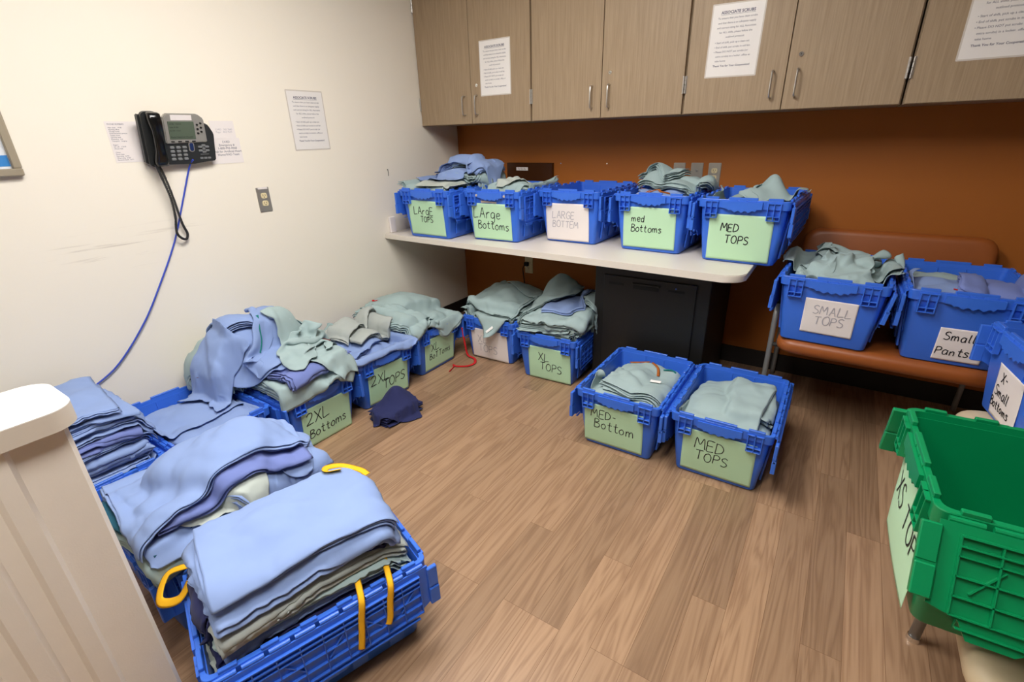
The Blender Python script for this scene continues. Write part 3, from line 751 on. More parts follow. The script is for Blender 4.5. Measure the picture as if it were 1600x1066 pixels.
# ------------------------------------------------------------------ lidded crates
CH = .31
BX, BY, TX, TY = .163, .244, .187, .268       # half sizes: bottom and top of the body
def face_y(z): return -(BY + (TY - BY) * z / .262)
def crate_meshes():
    out = {}
    bm = B()       # body shell
    loops = []
    for z, hx, hy in ((0, BX - .012, BY - .012), (.006, BX - .002, BY - .002), (.012, BX, BY), (.14, (BX + TX) / 2 + .0015, (BY + TY) / 2 + .0015), (.285, TX + .001, TY + .001)):
        loops.append([(x, y, z) for x, y in rrect(hx, hy, .022, 5)])
    for z, hx, hy in ((.285, TX - .004, TY - .004), (.14, (BX + TX) / 2 - .003, (BY + TY) / 2 - .003), (.016, BX - .005, BY - .005), (.010, BX - .012, BY - .012)):
        loops.append([(x, y, z) for x, y in rrect(hx, hy, .018, 5)])
    loft(bm, loops)
    for sy in (-1, 1):             # ribs inside the long walls and on the ends
        for k in range(5):
            yc = -.18 + .09 * k
            for sx in (-1, 1):
                bmr = box(bm, sx * (TX - .007) - .003, sx * (TX - .007) + .003, yc - .014, yc + .014, .10, .278, .001, 1,
                          rot=Matrix.Rotation(sx * math.atan((TX - BX) / .262), 3, 'Y')) if sy == 1 else None
    for sx in (-1, 1):
        for k in range(4):
            yc = -.165 + .11 * k
            box(bm, sx * (TX - .0040) - .004, sx * (TX - .0040) + .004, yc - .022, yc + .022, .03, .235, .001, 1, rot=Matrix.Rotation(sx * math.atan((TX - BX) / .262), 3, 'Y'))
    for s in (-1, 1):
        for xc in (-.05, .05):
            box(bm, xc - .0025, xc + .0025, s * (TY - .0135) - .002, s * (TY - .0135) + .002, .10, .280, .001, 1, rot=Matrix.Rotation(-s * math.atan((TY - BY) / .262), 3, 'X'))
    out['body'] = bm
    bm = B()       # rim
    R0 = lambda z, hx, hy, r: [(x, y, z) for x, y in rrect(hx, hy, r, 5)]
    loft(bm, [R0(.262, TX + .0005, TY + .0005, .022), R0(.262, .197, .277, .02), R0(.298, .199, .279, .02), R0(.300, .198, .278, .02), R0(.300, .186, .268, .018), R0(.284, .1845, .2665, .018)], False, False)
    for s in (-1, 1):              # castellated tabs and grips on the short ends
        yy = s * .2735
        for x0, x1 in ((-.165, -.105), (-.062, .062), (.105, .165)):
            box(bm, x0, x1, yy - .0055, yy + .0055, .299, .3105, .0015, 1)
        for x0, x1 in ((-.058, -.022), (-.016, .016), (.022, .058)):
            box(bm, x0, x1, yy + s * .0035 - .0035, yy + s * .0035 + .0035, .286, .3000, .001, 1)
        # wavy finger grip
        top, bot = [], []
        n = 24
        for k in range(n + 1):
            x = -.085 + .17 * k / n
            w = (.2555 - .0045 * math.cos(x * 2 * math.pi / .030) - .006 * max(0, 1 - (abs(x) / .06) ** 4)) if abs(x) < .06 else .260 + .002 * (abs(x) - .06) / .025
            top.append((x, .292)); bot.append((x, w))
        o = bot + list(reversed(top))
        a = [bm.verts.new((x, s * .278, z)) for x, z in o]; b = [bm.verts.new((x, s * .2865, z)) for x, z in o]
        for k in range(len(o)):
            q = (k + 1) % len(o); bm.faces.new((a[k], a[q], b[q], b[k]) if s > 0 else (a[q], a[k], b[k], b[q]))
        for k in range(n):
            k2 = len(o) - 1 - k
            f = (b[k], b[k + 1], b[k2 - 1], b[k2]); bm.faces.new(f if s > 0 else tuple(reversed(f)))
            f = (a[k], a[k + 1], a[k2 - 1], a[k2]); bm.faces.new(tuple(reversed(f)) if s > 0 else f)
        # corner gussets: little frames of ribs
        for sx in (-1, 1):
            xc = sx * .134
            for q, dz in ((-.026, 0), (0, 0), (.026, 0)):
                sl = -q * .22
                box(bm, xc + q - .002 , xc + q + .002, min(s * .268, s * .2865), max(s * .268, s * .2865), .214, .292, .0006, 1, rot=Matrix.Rotation(sl * .9, 3, 'Y'))
            for z in (.214, .232):
                w = .0235 if z < .22 else .025
                box(bm, xc - w, xc + w, min(s * .268, s * .2865), max(s * .268, s * .2865), z, z + .003, .0006, 1)
            box(bm, xc - .03, xc + .03, min(s * .268, s * .2865), max(s * .268, s * .2865), .288, .292, .0006, 1)
    for sx in (-1, 1):             # top lugs along the long sides
        for k in range(6):
            yc = -.225 + .09 * k
            box(bm, sx * .1925 - .0055, sx * .1925 + .0055, yc - .020, yc + .020, .299, .3085, .0015, 1)
    out['rim'] = bm
    bm = B()       # hinge (one side, +X)
    for k in range(9):
        yc = -.236 + .059 * k
        cyl(bm, (.2035, yc - .024, .292), (.2035, yc + .024, .292), .0058, 10)
        box(bm, .196, .2035, yc - .012, yc + .012, .289, .296)
    out['hinge'] = bm
    bm = B()       # lid flap hanging on the +X side
    x0, x1 = .2065, .2105
    yl = .272
    # toothed outline (y, z)
    o = [(-yl, .288), (yl, .288), (yl, .155), (yl - .028, .140), (yl - .062, .137), (yl - .085, .108), (.12, .102), (.085, .118), (.035, .118), (.01, .098), (-.05, .098), (-.075, .118), (-.125, .118), (-.15, .100), (-yl + .06, .100), (-yl + .045, .130), (-yl, .142)]
    a = [bm.verts.new((x0, y, z)) for y, z in o]; b = [bm.verts.new((x1, y, z)) for y, z in o]
    n = len(o)
    bm.faces.new(a); bm.faces.new(list(reversed(b)))
    for k in range(n): bm.faces.new((a[k], b[k], b[(k + 1) % n], a[(k + 1) % n]))
    bmesh.ops.recalc_face_normals(bm, faces=bm.faces[:])
    r0, r1 = x1 - .0005, .2185
    for z in (.270, .236, .202, .168, .136): box(bm, r0, r1, -yl + .03, yl - .03, z - .0013, z + .0013)
    for k in range(10):
        y = -yl + .03 + (2 * yl - .06) * k / 9
        box(bm, r0, r1, y - .0013, y + .0013, .136, .270)
    for z in (.270, .253): box(bm, r0, r1 + .001, -yl + .03, yl - .03, z - .0016, z + .0016)
    box(bm, r0, r1, -.23, .23, .104 + .012, .104 + .0145)
    for k in range(5):                         # diagonal stiffeners
        y = -.20 + .1 * k
        box(bm, r0, r1 - .002, y - .0013, y + .0013, .17, .236, rot=Matrix.Rotation(math.radians(38 if k % 2 else -38), 3, 'X'))
    # end lips that reach past the short ends
    for s in (-1, 1):
        ya, yb = (yl - .004, yl + .026) if s > 0 else (-yl - .026, -yl + .004)
        box(bm, x0 - .001, r1, ya, yb, .212, .280, .002, 1)
        box(bm, x0 - .001, r1 + .003, ya, yb, .150, .208, .002, 1)
        box(bm, x0 + .002, r1 - .002, ya, yb, .200, .216)
    out['lid_flap'] = bm
    return out
_cm = {}
for k, bm in crate_meshes().items():
    me = bpy.data.meshes.new(k); bmesh.ops.recalc_face_normals(bm, faces=bm.faces[:]) if k != 'rim' else None
    bm.to_mesh(me); bm.free()
    me.polygons.foreach_set('use_smooth', [True] * len(me.polygons)); me.set_sharp_from_angle(angle=math.radians(28))
    _cm[k] = me
_cg = {k: me.copy() for k, me in _cm.items()}
for k in _cm: _cm[k].materials.append(M['blue']); _cg[k].materials.append(M['green'])

CRATES = {}
def crate(key, label, front_mid, z, yaw, paper=None, lid_open=0.0, green=False, group=None, loose=0.0):
    a = math.radians(yaw)
    cx = front_mid[0] - BY * math.sin(a); cy = front_mid[1] + BY * math.cos(a)
    mw = place(cx, cy, z, yaw)
    t = thing('lidded_crate', label, 'crate', mw, group)
    CRATES[key] = (cx, cy, z, yaw)
    src = _cg if green else _cm
    for part in ('body', 'rim'):
        o = bpy.data.objects.new(part, src[part]); COL.objects.link(o); o.parent = t
    for s in (1, -1):
        o = bpy.data.objects.new('hinge', src['hinge']); COL.objects.link(o); o.parent = t
        o.rotation_euler = (0, 0, 0 if s > 0 else math.pi)
        o = bpy.data.objects.new('lid_flap', src['lid_flap']); COL.objects.link(o); o.parent = t
        # hang about the hinge axis
        Rz = Matrix.Rotation(0 if s > 0 else math.pi, 4, 'Z')
        sw = math.radians(lid_open if not isinstance(lid_open, tuple) else lid_open[0 if s > 0 else 1])
        piv = Matrix.Translation((.2035, 0, .292))
        o.matrix_local = Rz @ piv @ Matrix.Rotation(-sw, 4, 'Y') @ piv.inverted()
    if paper:
        mname, ink, (x0, x1, z0, z1), lines, lw = paper
        rng = random.Random(len(label) * 7 + int(x0 * 1000))
        ta = (TY - BY) / .262
        ca = 1 / math.sqrt(1 + ta * ta)
        skew = rng.uniform(-.004, .004)
        def fn(off):
            def f(x, v):        # v measured up the sloping face
                zz = v * ca + skew * (x - x0) / (x1 - x0)
                bulge = .0022 * math.sin(math.pi * (x - x0) / (x1 - x0)) * math.sin(math.pi * min(max((v - z0) / (z1 - z0), 0), 1)) + .0008 * math.sin(9 * x + 30 * v) + loose * max(0, 1 - (v - z0) / (z1 - z0)) ** 1.5 * (.6 + .4 * math.cos(7 * x))
                return Vector((x, face_y(zz) - .0032 - bulge - off, zz))
            return f
        bm = B(); nx, nz = 30, 22
        g = [[bm.verts.new(fn(0)(x0 + (x1 - x0) * i / nx, z0 + (z1 - z0) * j / nz)) for j in range(nz + 1)] for i in range(nx + 1)]
        for i in range(nx):
            for j in range(nz): bm.faces.new((g[i][j], g[i + 1][j], g[i + 1][j + 1], g[i][j + 1]))
        lab = obj('paper_label', bm, M[mname], t, True)
        md = lab.modifiers.new('thickness', 'SOLIDIFY'); md.thickness = .0005; md.offset = -1
        W_, H_ = x1 - x0, z1 - z0
        L2 = [(s, x0 + (x - .02) * W_, z0 + (y - .02) * H_, h * H_ * 1.10, sl) for s, x, y, h, sl in lines]; lw *= 1.25
        bm = B()
        for st in handwriting(L2, W_, rng, lw): ribbon(bm, st, lw, fn(.0011))
        obj('handwriting', bm, M[ink], lab)
    return t
G1 = 'crates on the counter'; 
# --- on the counter, left to right
crate('c1', 'blue crate with green LARGE TOPS sign, leftmost on the counter', (-2.21, 2.353), CT, 2.6,
      ('mint', 'ink', (-.138, .142, .022, .238), [('LArgE', .17, .62, .20, 0), ('TOPS', .34, .40, .15, 0)], .0034), group='crates on the counter')
crate('c2', 'blue crate with green LARGE BOTTOMS sign, second on the counter', (-1.761, 2.452), CT, 2.6,
      ('mint', 'ink', (-.148, .130, .012, .228), [('LArge', .07, .62, .25, -.02), ('Bottoms', .16, .32, .21, -.03)], .0036), group='crates on the counter')
crate('c3', 'empty blue crate with faded white LARGE BOTTEM sign, third on the counter', (-1.327, 2.606), CT, -1.0,
      ('white_paper', 'faint', (-.150, .130, .012, .228), [('LARGE', .18, .62, .17, 0), ('BOTTEM', .18, .38, .16, 0)], .0030), group='crates on the counter')
crate('c4', 'blue crate with green med Bottoms sign, fourth on the counter', (-.839, 2.580), CT, -2.4,
      ('mint', 'ink', (-.144, .140, .020, .236), [('med', .18, .66, .15, 0), ('Bottoms', .18, .42, .16, .0)], .0033), group='crates on the counter')
crate('c5', 'blue crate with green MED TOPS sign overhanging the right end of the counter', (-.388, 2.522), CT, -2.1,
      ('mint', 'ink', (-.140, .140, .014, .232), [('MED', .22, .66, .15, 0), ('TOPS', .30, .40, .16, 0)], .0036), group='crates on the counter')
# --- on the floor under and before the counter
crate('xlw', 'blue crate with faded white XL TOPS sign on the floor under the counter', (-1.794, 2.4025), 0, 2.6,
      ('white_paper', 'faint', (-.142, .140, .010, .226), [('XL', .2, .56, .24, 0), ('TOPS', .2, .26, .22, -.04)], .0032), group='crates on the floor')
crate('xlg', 'blue crate with green XL TOPS sign on the floor beside the black cabinet', (-1.3245, 2.338), 0, 2.7,
      ('mint', 'ink', (-.120, .160, .006, .226), [('XL', .26, .60, .22, -.05), ('TOPS', .30, .34, .21, -.10)], .0034), group='crates on the floor')
crate('mb', 'blue crate with green MED Bottom sign on the floor, left of the front pair', (-.6875, 1.8725), 0, .2,
      ('mint', 'ink', (-.158, .128, .020, .238), [('MED-', .14, .68, .19, 0), ('Bottom', .20, .42, .21, -.02)], .0030), group='crates on the floor')
crate('mt', 'blue crate with green MED TOPS sign on the floor, right of the front pair', (-.2485, 1.8895), 0, .5,
      ('mint', 'ink', (-.140, .146, .024, .240), [('MED', .20, .60, .22, 0), ('TOPS', .22, .34, .20, -.02)], .0028), group='crates on the floor')
# --- along the left wall
crate('xlb', 'blue crate with green XL BOTTOMS sign in the corner by the cream wall', (-2.031, 2.14), 0, 90,
      ('mint', 'ink', (-.135, .145, .020, .236), [('XL', .22, .60, .22, 0), ('BoTToms', .16, .34, .175, 0)], .0036), group='crates along the cream wall')
crate('2xt', 'blue crate with green 2XL TOPS sign by the cream wall, behind the navy garment', (-2.0, 1.665), 0, 86,
      ('mint', 'ink', (-.135, .145, .020, .236), [('2XL', .08, .56, .26, .03), ('TOPS', .36, .34, .24, .08)], .0036), group='crates along the cream wall')
crate('2xb', 'blue crate with green 2XL Bottoms sign under the tallest garment heap', (-1.975, 1.22), 0, 90,
      ('mint', 'ink', (-.130, .150, .006, .222), [('2XL', .10, .60, .26, .04), ('Bottoms', .13, .24, .205, .05)], .0038), group='crates along the cream wall')
crate('w8', 'blue crate against the cream wall whose back rim shows behind blue scrubs', (-2.03, .785), 0, 90, group='crates along the cream wall')
crate('w9', 'blue crate mostly hidden by the partition, under the folded blue stack', (-2.03, .35), 0, 90, group='crates along the cream wall')
crate('f10', 'blue crate under the sloping blue heap between the partition and the wall crates', (-1.60, .54 - BY), 0, 0, group='crates along the cream wall')
crate('f11', 'nearest blue crate with a ribbed lid flap hanging towards the open floor', (-1.075 - BY * math.sin(math.radians(19.2)), .515 - BY * math.cos(math.radians(19.2))), 0, -19.2, lid_open=(1, 0))
# --- on the chairs
crate('st', 'blue crate with faded white SMALL TOPS sign on the rust chair', (.027, 2.40), ST, -1.5,
      ('white_paper', 'faint', (-.088, .105, .055, .215), [('SMALL', .20, .60, .22, 0), ('TOPS', .26, .30, .22, 0)], .0030), lid_open=(-8, 2), group='crates on the chairs')
crate('sp', 'blue crate with white Small Pants sign on the rust chair', (.475, 2.415), ST, 1.0,
      ('white_paper', 'ink', (-.068, .080, .022, .160), [('Small', .14, .66, .22, 0), ('Pants', .06, .20, .22, 0)], .0030), group='crates on the chairs')
crate('xs', 'blue crate with X-Small Bottoms sign at the right edge', (.560, 1.997), .475, -81,
      ('white_paper', 'ink', (-.080, .090, .02, .200), [('X-', .22, .72, .18, 0), ('Small', .1, .44, .17, 0), ('Bottoms', .02, .2, .15, 0)], .0034), lid_open=-4, group='crates on the chairs')
crate('gr', 'green crate with XS TOPS sign in the right foreground', (.262, 1.165), .475, -87,
      ('mint', 'ink', (-.140, .150, .006, .232), [('XS TOPS', .10, .50, .24, -.04)], .0040), lid_open=(27, 9), green=True, loose=.012)

# torn tape and sticker remains on two crates
def residue(key, pts, y_of):
    t = [o for o in COL.objects if o.get('category') == 'crate' and abs(o.matrix_world.translation.x - CRATES[key][0]) < 1e-4 and abs(o.matrix_world.translation.y - CRATES[key][1]) < 1e-4][0]
    for poly in pts:
        bm = B(); a = [bm.verts.new((x, y_of(z) - .0002, z)) for x, z in poly]; b = [bm.verts.new((x, y_of(z) - .0008, z)) for x, z in poly]
        bm.faces.new(list(reversed(a))); bm.faces.new(b)
        for k in range(len(a)): bm.faces.new((a[k], a[(k + 1) % len(a)], b[(k + 1) % len(a)], b[k]))
        bmesh.ops.recalc_face_normals(bm, faces=bm.faces[:])
        obj('tape_residue', bm, M['tape'], t)
bpy.context.view_layer.update()
residue('c2', [[(-.108, .266), (-.094, .268), (-.090, .276), (-.096, .282), (-.106, .279)], [(.088, .268), (.104, .266), (.108, .274), (.098, .281), (.090, .278)]], lambda z: -.2790)
residue('c2', [[(-.075, .230), (-.02, .232), (.035, .229), (.038, .236), (-.01, .240), (-.05, .243), (-.074, .242)]], lambda z: face_y(z) - .0026)

# ------------------------------------------------------------------ rumpled-cloth shapes: grids of a crumpled sheet (second differences, millimetres)
CLOTH = {}
CLOTH[11] = (45, 35, 3, [-117,7,6,5,9,9,-5,-9,-8,2,-1,-6,3,-9,-8,-6,-12,-1,0,-3,-7,-10,-12,-11,-9,-9,-7,-8,-6,-7,-6,-5,-6,-5,-5,10,0,-1,-4,-7,-7,8,8,1,-9,1,3,-3,6,-4,-5,6,-3,1,3,-2,0,3,4,0,1,-1,-1,0,1,1,1,1,0,0,10,-5,1,-1,-5,-1,-5,-1,15,2,-6,2,-3,-5,5,1,3,-1,-3,-9,6,4,4,-1,1,0,-1,3,0,-1,0,0,2,0,0,11,-3,-11,2,-1,2,6,-4,-3,7,4,-3,-2,1,-3,3,2,0,-4,0,-5,4,3,2,-1,1,1,0,0,1,1,-1,0,2,0,12,-5,-1,-5,2,-4,0,5,-2,1,1,0,1,-1,2,3,-7,-1,5,2,3,-3,-1,-1,2,1,0,-1,2,1,-1,1,-2,0,3,10,1,-1,0,2,-1,-6,2,-2,-8,8,2,-3,0,1,-3,4,-2,-1,6,1,-3,-2,1,1,0,1,-1,3,-1,-2,0,4,-1,2,-5,11,0,4,-2,3,-2,1,-7,1,-7,7,2,-2,2,-1,0,4,-1,3,-3,1,-2,2,1,0,-1,3,-3,0,-1,0,1,0,3,7,-4,8,0,0,-8,6,0,2,0,-3,-8,2,4,-4,6,-3,3,1,-2,0,0,1,0,0,-1,3,1,-1,-3,1,4,-4,3,1,11,-1,-5,-1,0,4,2,-4,5,0,0,-1,0,-2,0,-4,7,-2,0,-3,3,-2,3,0,-1,1,-2,0,-6,4,6,-3,-1,0,4,10,-5,1,0,0,5,-9,5,-4,8,-2,-2,-6,4,6,-2,0,-1,0,0,-1,3,-3,1,1,1,-1,-5,5,2,-1,0,-3,1,-2,6,2,-1,1,4,-3,2,-8,8,-6,3,-1,2,3,-3,0,-2,2,1,-1,0,1,1,-2,2,-1,-1,0,2,0,-4,-4,1,-3,-8,-2,6,6,1,-4,2,2,-3,-2,1,0,2,1,-2,0,2,-3,-1,3,-1,4,-2,1,0,-1,-1,0,1,1,-3,-2,1,-2,-8,-4,9,-3,1,-1,1,0,-4,6,-5,1,2,2,0,-4,5,0,-1,0,-1,2,-1,0,1,-1,-1,1,1,0,-2,-2,3,-2,-1,3,0,9,3,-5,2,1,-7,2,7,-1,-1,0,0,-2,0,3,-1,1,-2,0,3,-4,3,-1,-1,1,-1,1,0,-2,1,-2,-1,1,2,-2,9,-1,3,-2,-2,2,2,0,1,-4,-5,-2,4,6,-7,2,1,1,-5,5,3,-2,-1,4,-1,-3,1,2,-1,0,-2,0,1,-2,2,4,4,5,-2,0,-5,4,-3,-6,0,0,1,7,1,0,2,-1,-1,-3,-4,8,1,0,-2,-3,1,2,0,0,-1,0,0,0,0,1,4,3,-2,-5,1,3,-11,-1,15,2,0,2,-3,-5,5,-2,1,3,0,0,-3,2,1,-2,0,2,0,0,-1,-2,1,2,0,0,1,4,1,-3,-2,-3,4,2,-5,-4,2,6,4,-1,5,1,0,0,-3,3,-4,-6,5,-2,4,2,0,-3,1,-1,3,-1,-1,1,2,0,6,-2,0,-2,-3,7,3,-2,-7,3,1,-5,4,3,2,3,-2,0,-1,-4,3,-9,11,1,0,-1,1,-2,1,-1,1,1,1,-2,-1,5,-1,0,1,3,0,-1,-1,4,-2,-5,1,-2,-1,2,1,3,2,-4,4,-2,-2,1,-5,1,5,2,-1,1,0,1,0,-3,2,1,10,-7,2,3,0,0,0,-2,2,1,0,2,-2,-2,-5,1,4,-3,1,-4,4,6,-7,-2,5,3,-1,0,0,0,0,-1,1,0,-2,13,-3,-5,5,0,-4,3,1,-5,-4,5,1,3,1,-2,2,-3,0,1,-1,2,3,-9,7,-2,-2,2,0,-2,-3,0,5,-1,2,-1,6,0,5,-1,0,-10,-2,7,-10,-1,5,1,0,-1,11,-3,0,0,-4,6,-6,-12,15,5,-3,0,-2,-1,0,1,1,-4,4,1,-1,-7,11,-1,7,-1,1,-3,-6,1,-4,-7,1,1,8,-4,5,-2,-4,3,1,-3,16,-11,1,2,-2,-5,-1,5,6,2,1,-1,-2,2,-3,1,8,-5,1,4,0,-3,1,0,-1,0,-1,-6,-4,5,-2,8,6,-5,4,0,1,-6,1,-4,3,8,0,-1,-1,-2,1,-2,1,6,0,-7,-3,-2,4,5,0,4,2,-4,-8,1,-1,4,-5,4,8,2,0,2,-7,4,-3,-1,4,2,-1,0,-2,-1,2,0,1,2,7,-3,-9,-1,4,-2,5,3,3,2,-1,1,-2,2,0,-5,2,0,2,4,-1,0,0,-1,0,1,0,-4,0,0,2,0,-1,0,3,6,-2,-1,0,2,-1,3,1,1,-2,2,2,-5,0,-1,5,2,-4,1,0,1,0,-2,3,1,-1,-1,1,-1,1,-1,-1,1,0,-2,5,-1,3,3,-4,2,-5,7,-2,2,2,0,-3,0,1,0,0,-2,0,0,0,2,1,1,-1,-1,1,0,-2,2,-1,1,0,0,-4,10,-5,4,1,-1,2,-1,-6,7,1,-1,-2,0,-6,0,5,0,2,1,-1,1,1,0,-3,0,2,0,-1,-1,-2,1,1,0,2,-1,12,0,-1,-1,1,-3,2,1,-1,0,-1,-1,1,-6,-1,1,3,-1,-8,8,-1,7,-2,2,-1,0,-1,0,1,-1,0,1,1,-1,1,13,-1,-1,-2,0,0,-9,11,-6,-1,4,2,-1,2,-8,-4,-7,1,1,0,6,-1,5,-1,6,0,0,-2,1,2,0,-1,0,0,2,9,0,2,-3,-3,-4,7,-1,0,3,1,-1,0,0,1,-8,3,-3,-3,-4,-2,0,3,3,2,3,0,5,-1,2,0,-1,0,2,1,7,-4,4,-1,1,3,-1,-8,0,4,0,3,1,3,-1,0,-2,0,3,-1,-4,-3,-5,3,-4,-2,7,3,3,-1,2,0,1,1,0,9,-1,-6,5,2,2,-4,-2,2,-3,-1,4,3,-1,3,0,0,-1,2,-2,1,-6,3,-1,0,-1,0,-1,4,-2,0,2,1,1,1,9,-1,0,3,1,-3,1,0,2,-1,
-1,-1,1,0,-1,-3,5,1,0,-1,-1,-3,3,0,-1,1,-1,0,0,1,1,0,1,0,1,8,-1,5,-2,0,-1,0,2,-2,2,0,-1,0,1,-2,-4,1,4,-2,1,-6,6,1,1,-1,-1,1,-6,6,2,-1,0,-1,1,1,1,11,-1,0,0,-1,1,-5,5,1,1,-1,0,-1,-5,1,-2,1,3,-1,3,-1,-2,-1,4,1,-9,5,-5,8,0,0,1,0,1,11,-1,-3,5,-1,-1,-6,7,-1,-1,1,-4,-2,-4,-1,9,0,-1,3,2,0,-1,-2,2,0,-4,3,1,-1,-1,1,2,0,1,-3,12,-6,3,-5,1,2,4,-5,2,-1,-7,1,-1,-2,11,2,-2,-1,-2,2,2,2,0,-2,-5,3,2,2,-2,-1,1,1,0,-1,-5,10,-3,-1,-6,1,2,5,3,-5,-6,0,2,-2,6,0,0,0,-1,2,1,2,1,0,-4,1,2,1,-1,2,-2,-1,-1,3,-3,4,3,4,3,2,-2,1,-4,3,-6,1,5,-2,-2,3,-6,1,4,1,1,0,-1,1,-1,1,2,-1,-1,1,1,-3,1,0,-3,3,-2,7,-4,2,5,0,-2,1,-7,7,-1,-2,1,3,-2,2,-3,-4,5,3,-2,3,0,-1,-1,-1,1,3,-1,-1,0,0,-1,0,-2,1,4,3,-8,2,7,1,-2,1,-3,2,-2,-3,5,0,4,-8,5,2,-5,4,-1,-10,1,6,5,1,0,-1,1,0,-2,2,0,0,0,-5,13,3,0,-3,1,1,1,-1,-2,0,-2,3,-1,-12,12,1,-6,3,3,-3,4,-3,2,-2,3,1,2,-1,-4,4,0,0,0,-8,-194,7,12,13,8,3,3,8,7,12,9,10,1,1,9,10,5,8,9,9,7,-6,5,7,9,9,10,11,11,11,11,12,12,12,12,-7,3,1,-3,-3,5,9,1,-1,-2,-1,-7,7,7,-10,-8,3,-1,0,2,-4,14,3,1,-1,0,0,-2,0,0,0,-1,0,0,0,0,2,-3,1,3,2,-1,1,0,0,2,1,-3,-1,6,-3,-1,-2,-1,-5,8,2,2,0,0,-1,-2,1,-1,0,0,0,-1,-1,0,1,-1,2,1,4,0,-1,0,3,-3,0,2,-4,-1,1,6,-7,1,1,1,-2,1,1,1,1,1,-1,0,0,-2,-1,1,0,0,-1,3,0,-2,1,1,2,2,0,-6,1,1,0,4,-2,-1,4,3,0,-2,1,-4,-1,0,1,-1,1,2,-2,1,-1,0,-1,1,0,-1,6,0,0,-3,-1,0,1,-5,5,0,-2,0,2,4,-2,-1,4,-1,2,-1,-1,0,-1,1,1,0,0,-3,1,2,-1,-1,-1,0,-1,7,-2,-1,0,0,-2,-4,6,0,2,1,0,-1,-4,4,-1,-1,2,-1,0,4,-1,-2,0,1,-2,-5,3,1,1,0,0,0,-5,2,-1,2,0,2,1,-1,2,-6,4,0,-3,4,6,0,-12,3,0,2,-1,3,2,-5,3,1,-5,-6,6,4,-2,-4,-2,2,-5,2,1,1,0,3,-1,-3,2,-4,6,0,-1,1,-3,-3,-5,7,-1,4,-2,4,-2,2,1,-1,-5,-2,7,-3,-2,-6,3,4,-2,4,3,-9,4,1,-1,-3,1,0,4,0,-3,0,-1,0,-5,10,-1,-2,-1,2,-1,-2,-1,4,-1,1,2,-2,1,-7,4,-2,0,1,-4,-1,1,4,0,0,0,-3,1,2,-1,-3,1,1,-2,3,-3,8,-4,1,-2,-3,4,1,-1,0,-1,3,0,-4,5,0,-4,-2,-3,1,-3,-4,3,-1,-2,1,2,-1,-1,-6,6,0,2,3,1,1,-1,-3,1,1,-1,0,-1,-1,0,2,-1,0,4,0,-3,1,-2,0,2,-1,2,2,0,1,1,-1,0,-4,5,-4,2,0,2,2,-5,1,3,0,-1,1,-3,0,2,-1,0,2,2,-1,-1,3,2,-1,0,-3,2,0,0,-1,-1,1,1,-4,3,1,1,0,1,2,-5,4,-6,6,0,1,-1,0,-2,3,3,-1,-2,-1,1,1,1,2,-1,0,-1,-2,5,-6,0,4,-1,-2,4,-1,1,3,-2,-1,-2,6,3,3,-3,0,0,0,-3,1,-2,0,2,3,-1,1,0,0,-1,2,-4,1,3,0,6,-3,-5,2,3,-4,-1,1,-3,1,1,3,-3,3,-1,4,-4,3,5,2,-5,1,-1,-2,-2,3,2,1,0,0,-5,1,4,1,0,8,-3,0,-1,0,-1,-2,0,1,1,1,-3,1,-2,6,-1,1,0,0,-2,2,-1,-2,3,1,-2,0,2,-4,-7,6,5,0,1,-3,9,-2,0,-3,-1,3,-4,-4,2,0,-1,3,0,2,-4,1,2,0,1,4,1,-5,1,-1,1,0,-3,0,-3,9,-1,-1,0,-1,-4,6,2,0,-1,-1,-5,5,-5,-1,0,1,-1,1,0,4,1,-2,0,-1,1,1,2,-2,-1,1,0,0,-2,3,-2,1,0,-1,-5,8,6,2,-1,0,0,-1,-1,4,-9,1,0,1,2,0,0,1,3,-2,-2,1,3,-1,-4,-1,-1,2,3,-4,-1,2,1,-2,-5,1,0,3,5,0,0,-1,-1,0,-4,4,-4,0,-1,1,1,1,0,-2,1,2,-1,0,0,5,-7,-3,3,-3,2,4,-5,-1,-3,3,5,1,3,1,4,-1,-2,3,-4,-1,3,-2,-2,0,-1,0,0,1,4,1,-1,-6,-3,3,-2,7,-3,-3,3,2,-4,1,-4,7,3,-2,-5,4,0,0,3,2,2,0,-1,-8,0,0,1,0,0,-3,1,0,0,-6,6,1,-5,2,-3,6,-1,-1,-1,2,-5,6,-2,3,1,2,8,-4,-1,0,2,-2,4,3,-2,-8,2,0,0,-4,3,-2,0,-4,-1,1,-1,4,-7,5,-1,0,-3,0,2,11,0,1,-4,0,2,1,-1,-5,2,1,6,-5,-4,2,6,-2,-2,1,4,0,-6,-2,4,2,-4,1,-2,7,-1,-3,-3,2,3,2,0,1,-1,2,1,2,-7,-2,4,1,0,-1,9,-1,0,1,-2,0,-1,-1,0,1,1,-1,3,0,-3,4,-4,-3,5,2,-1,
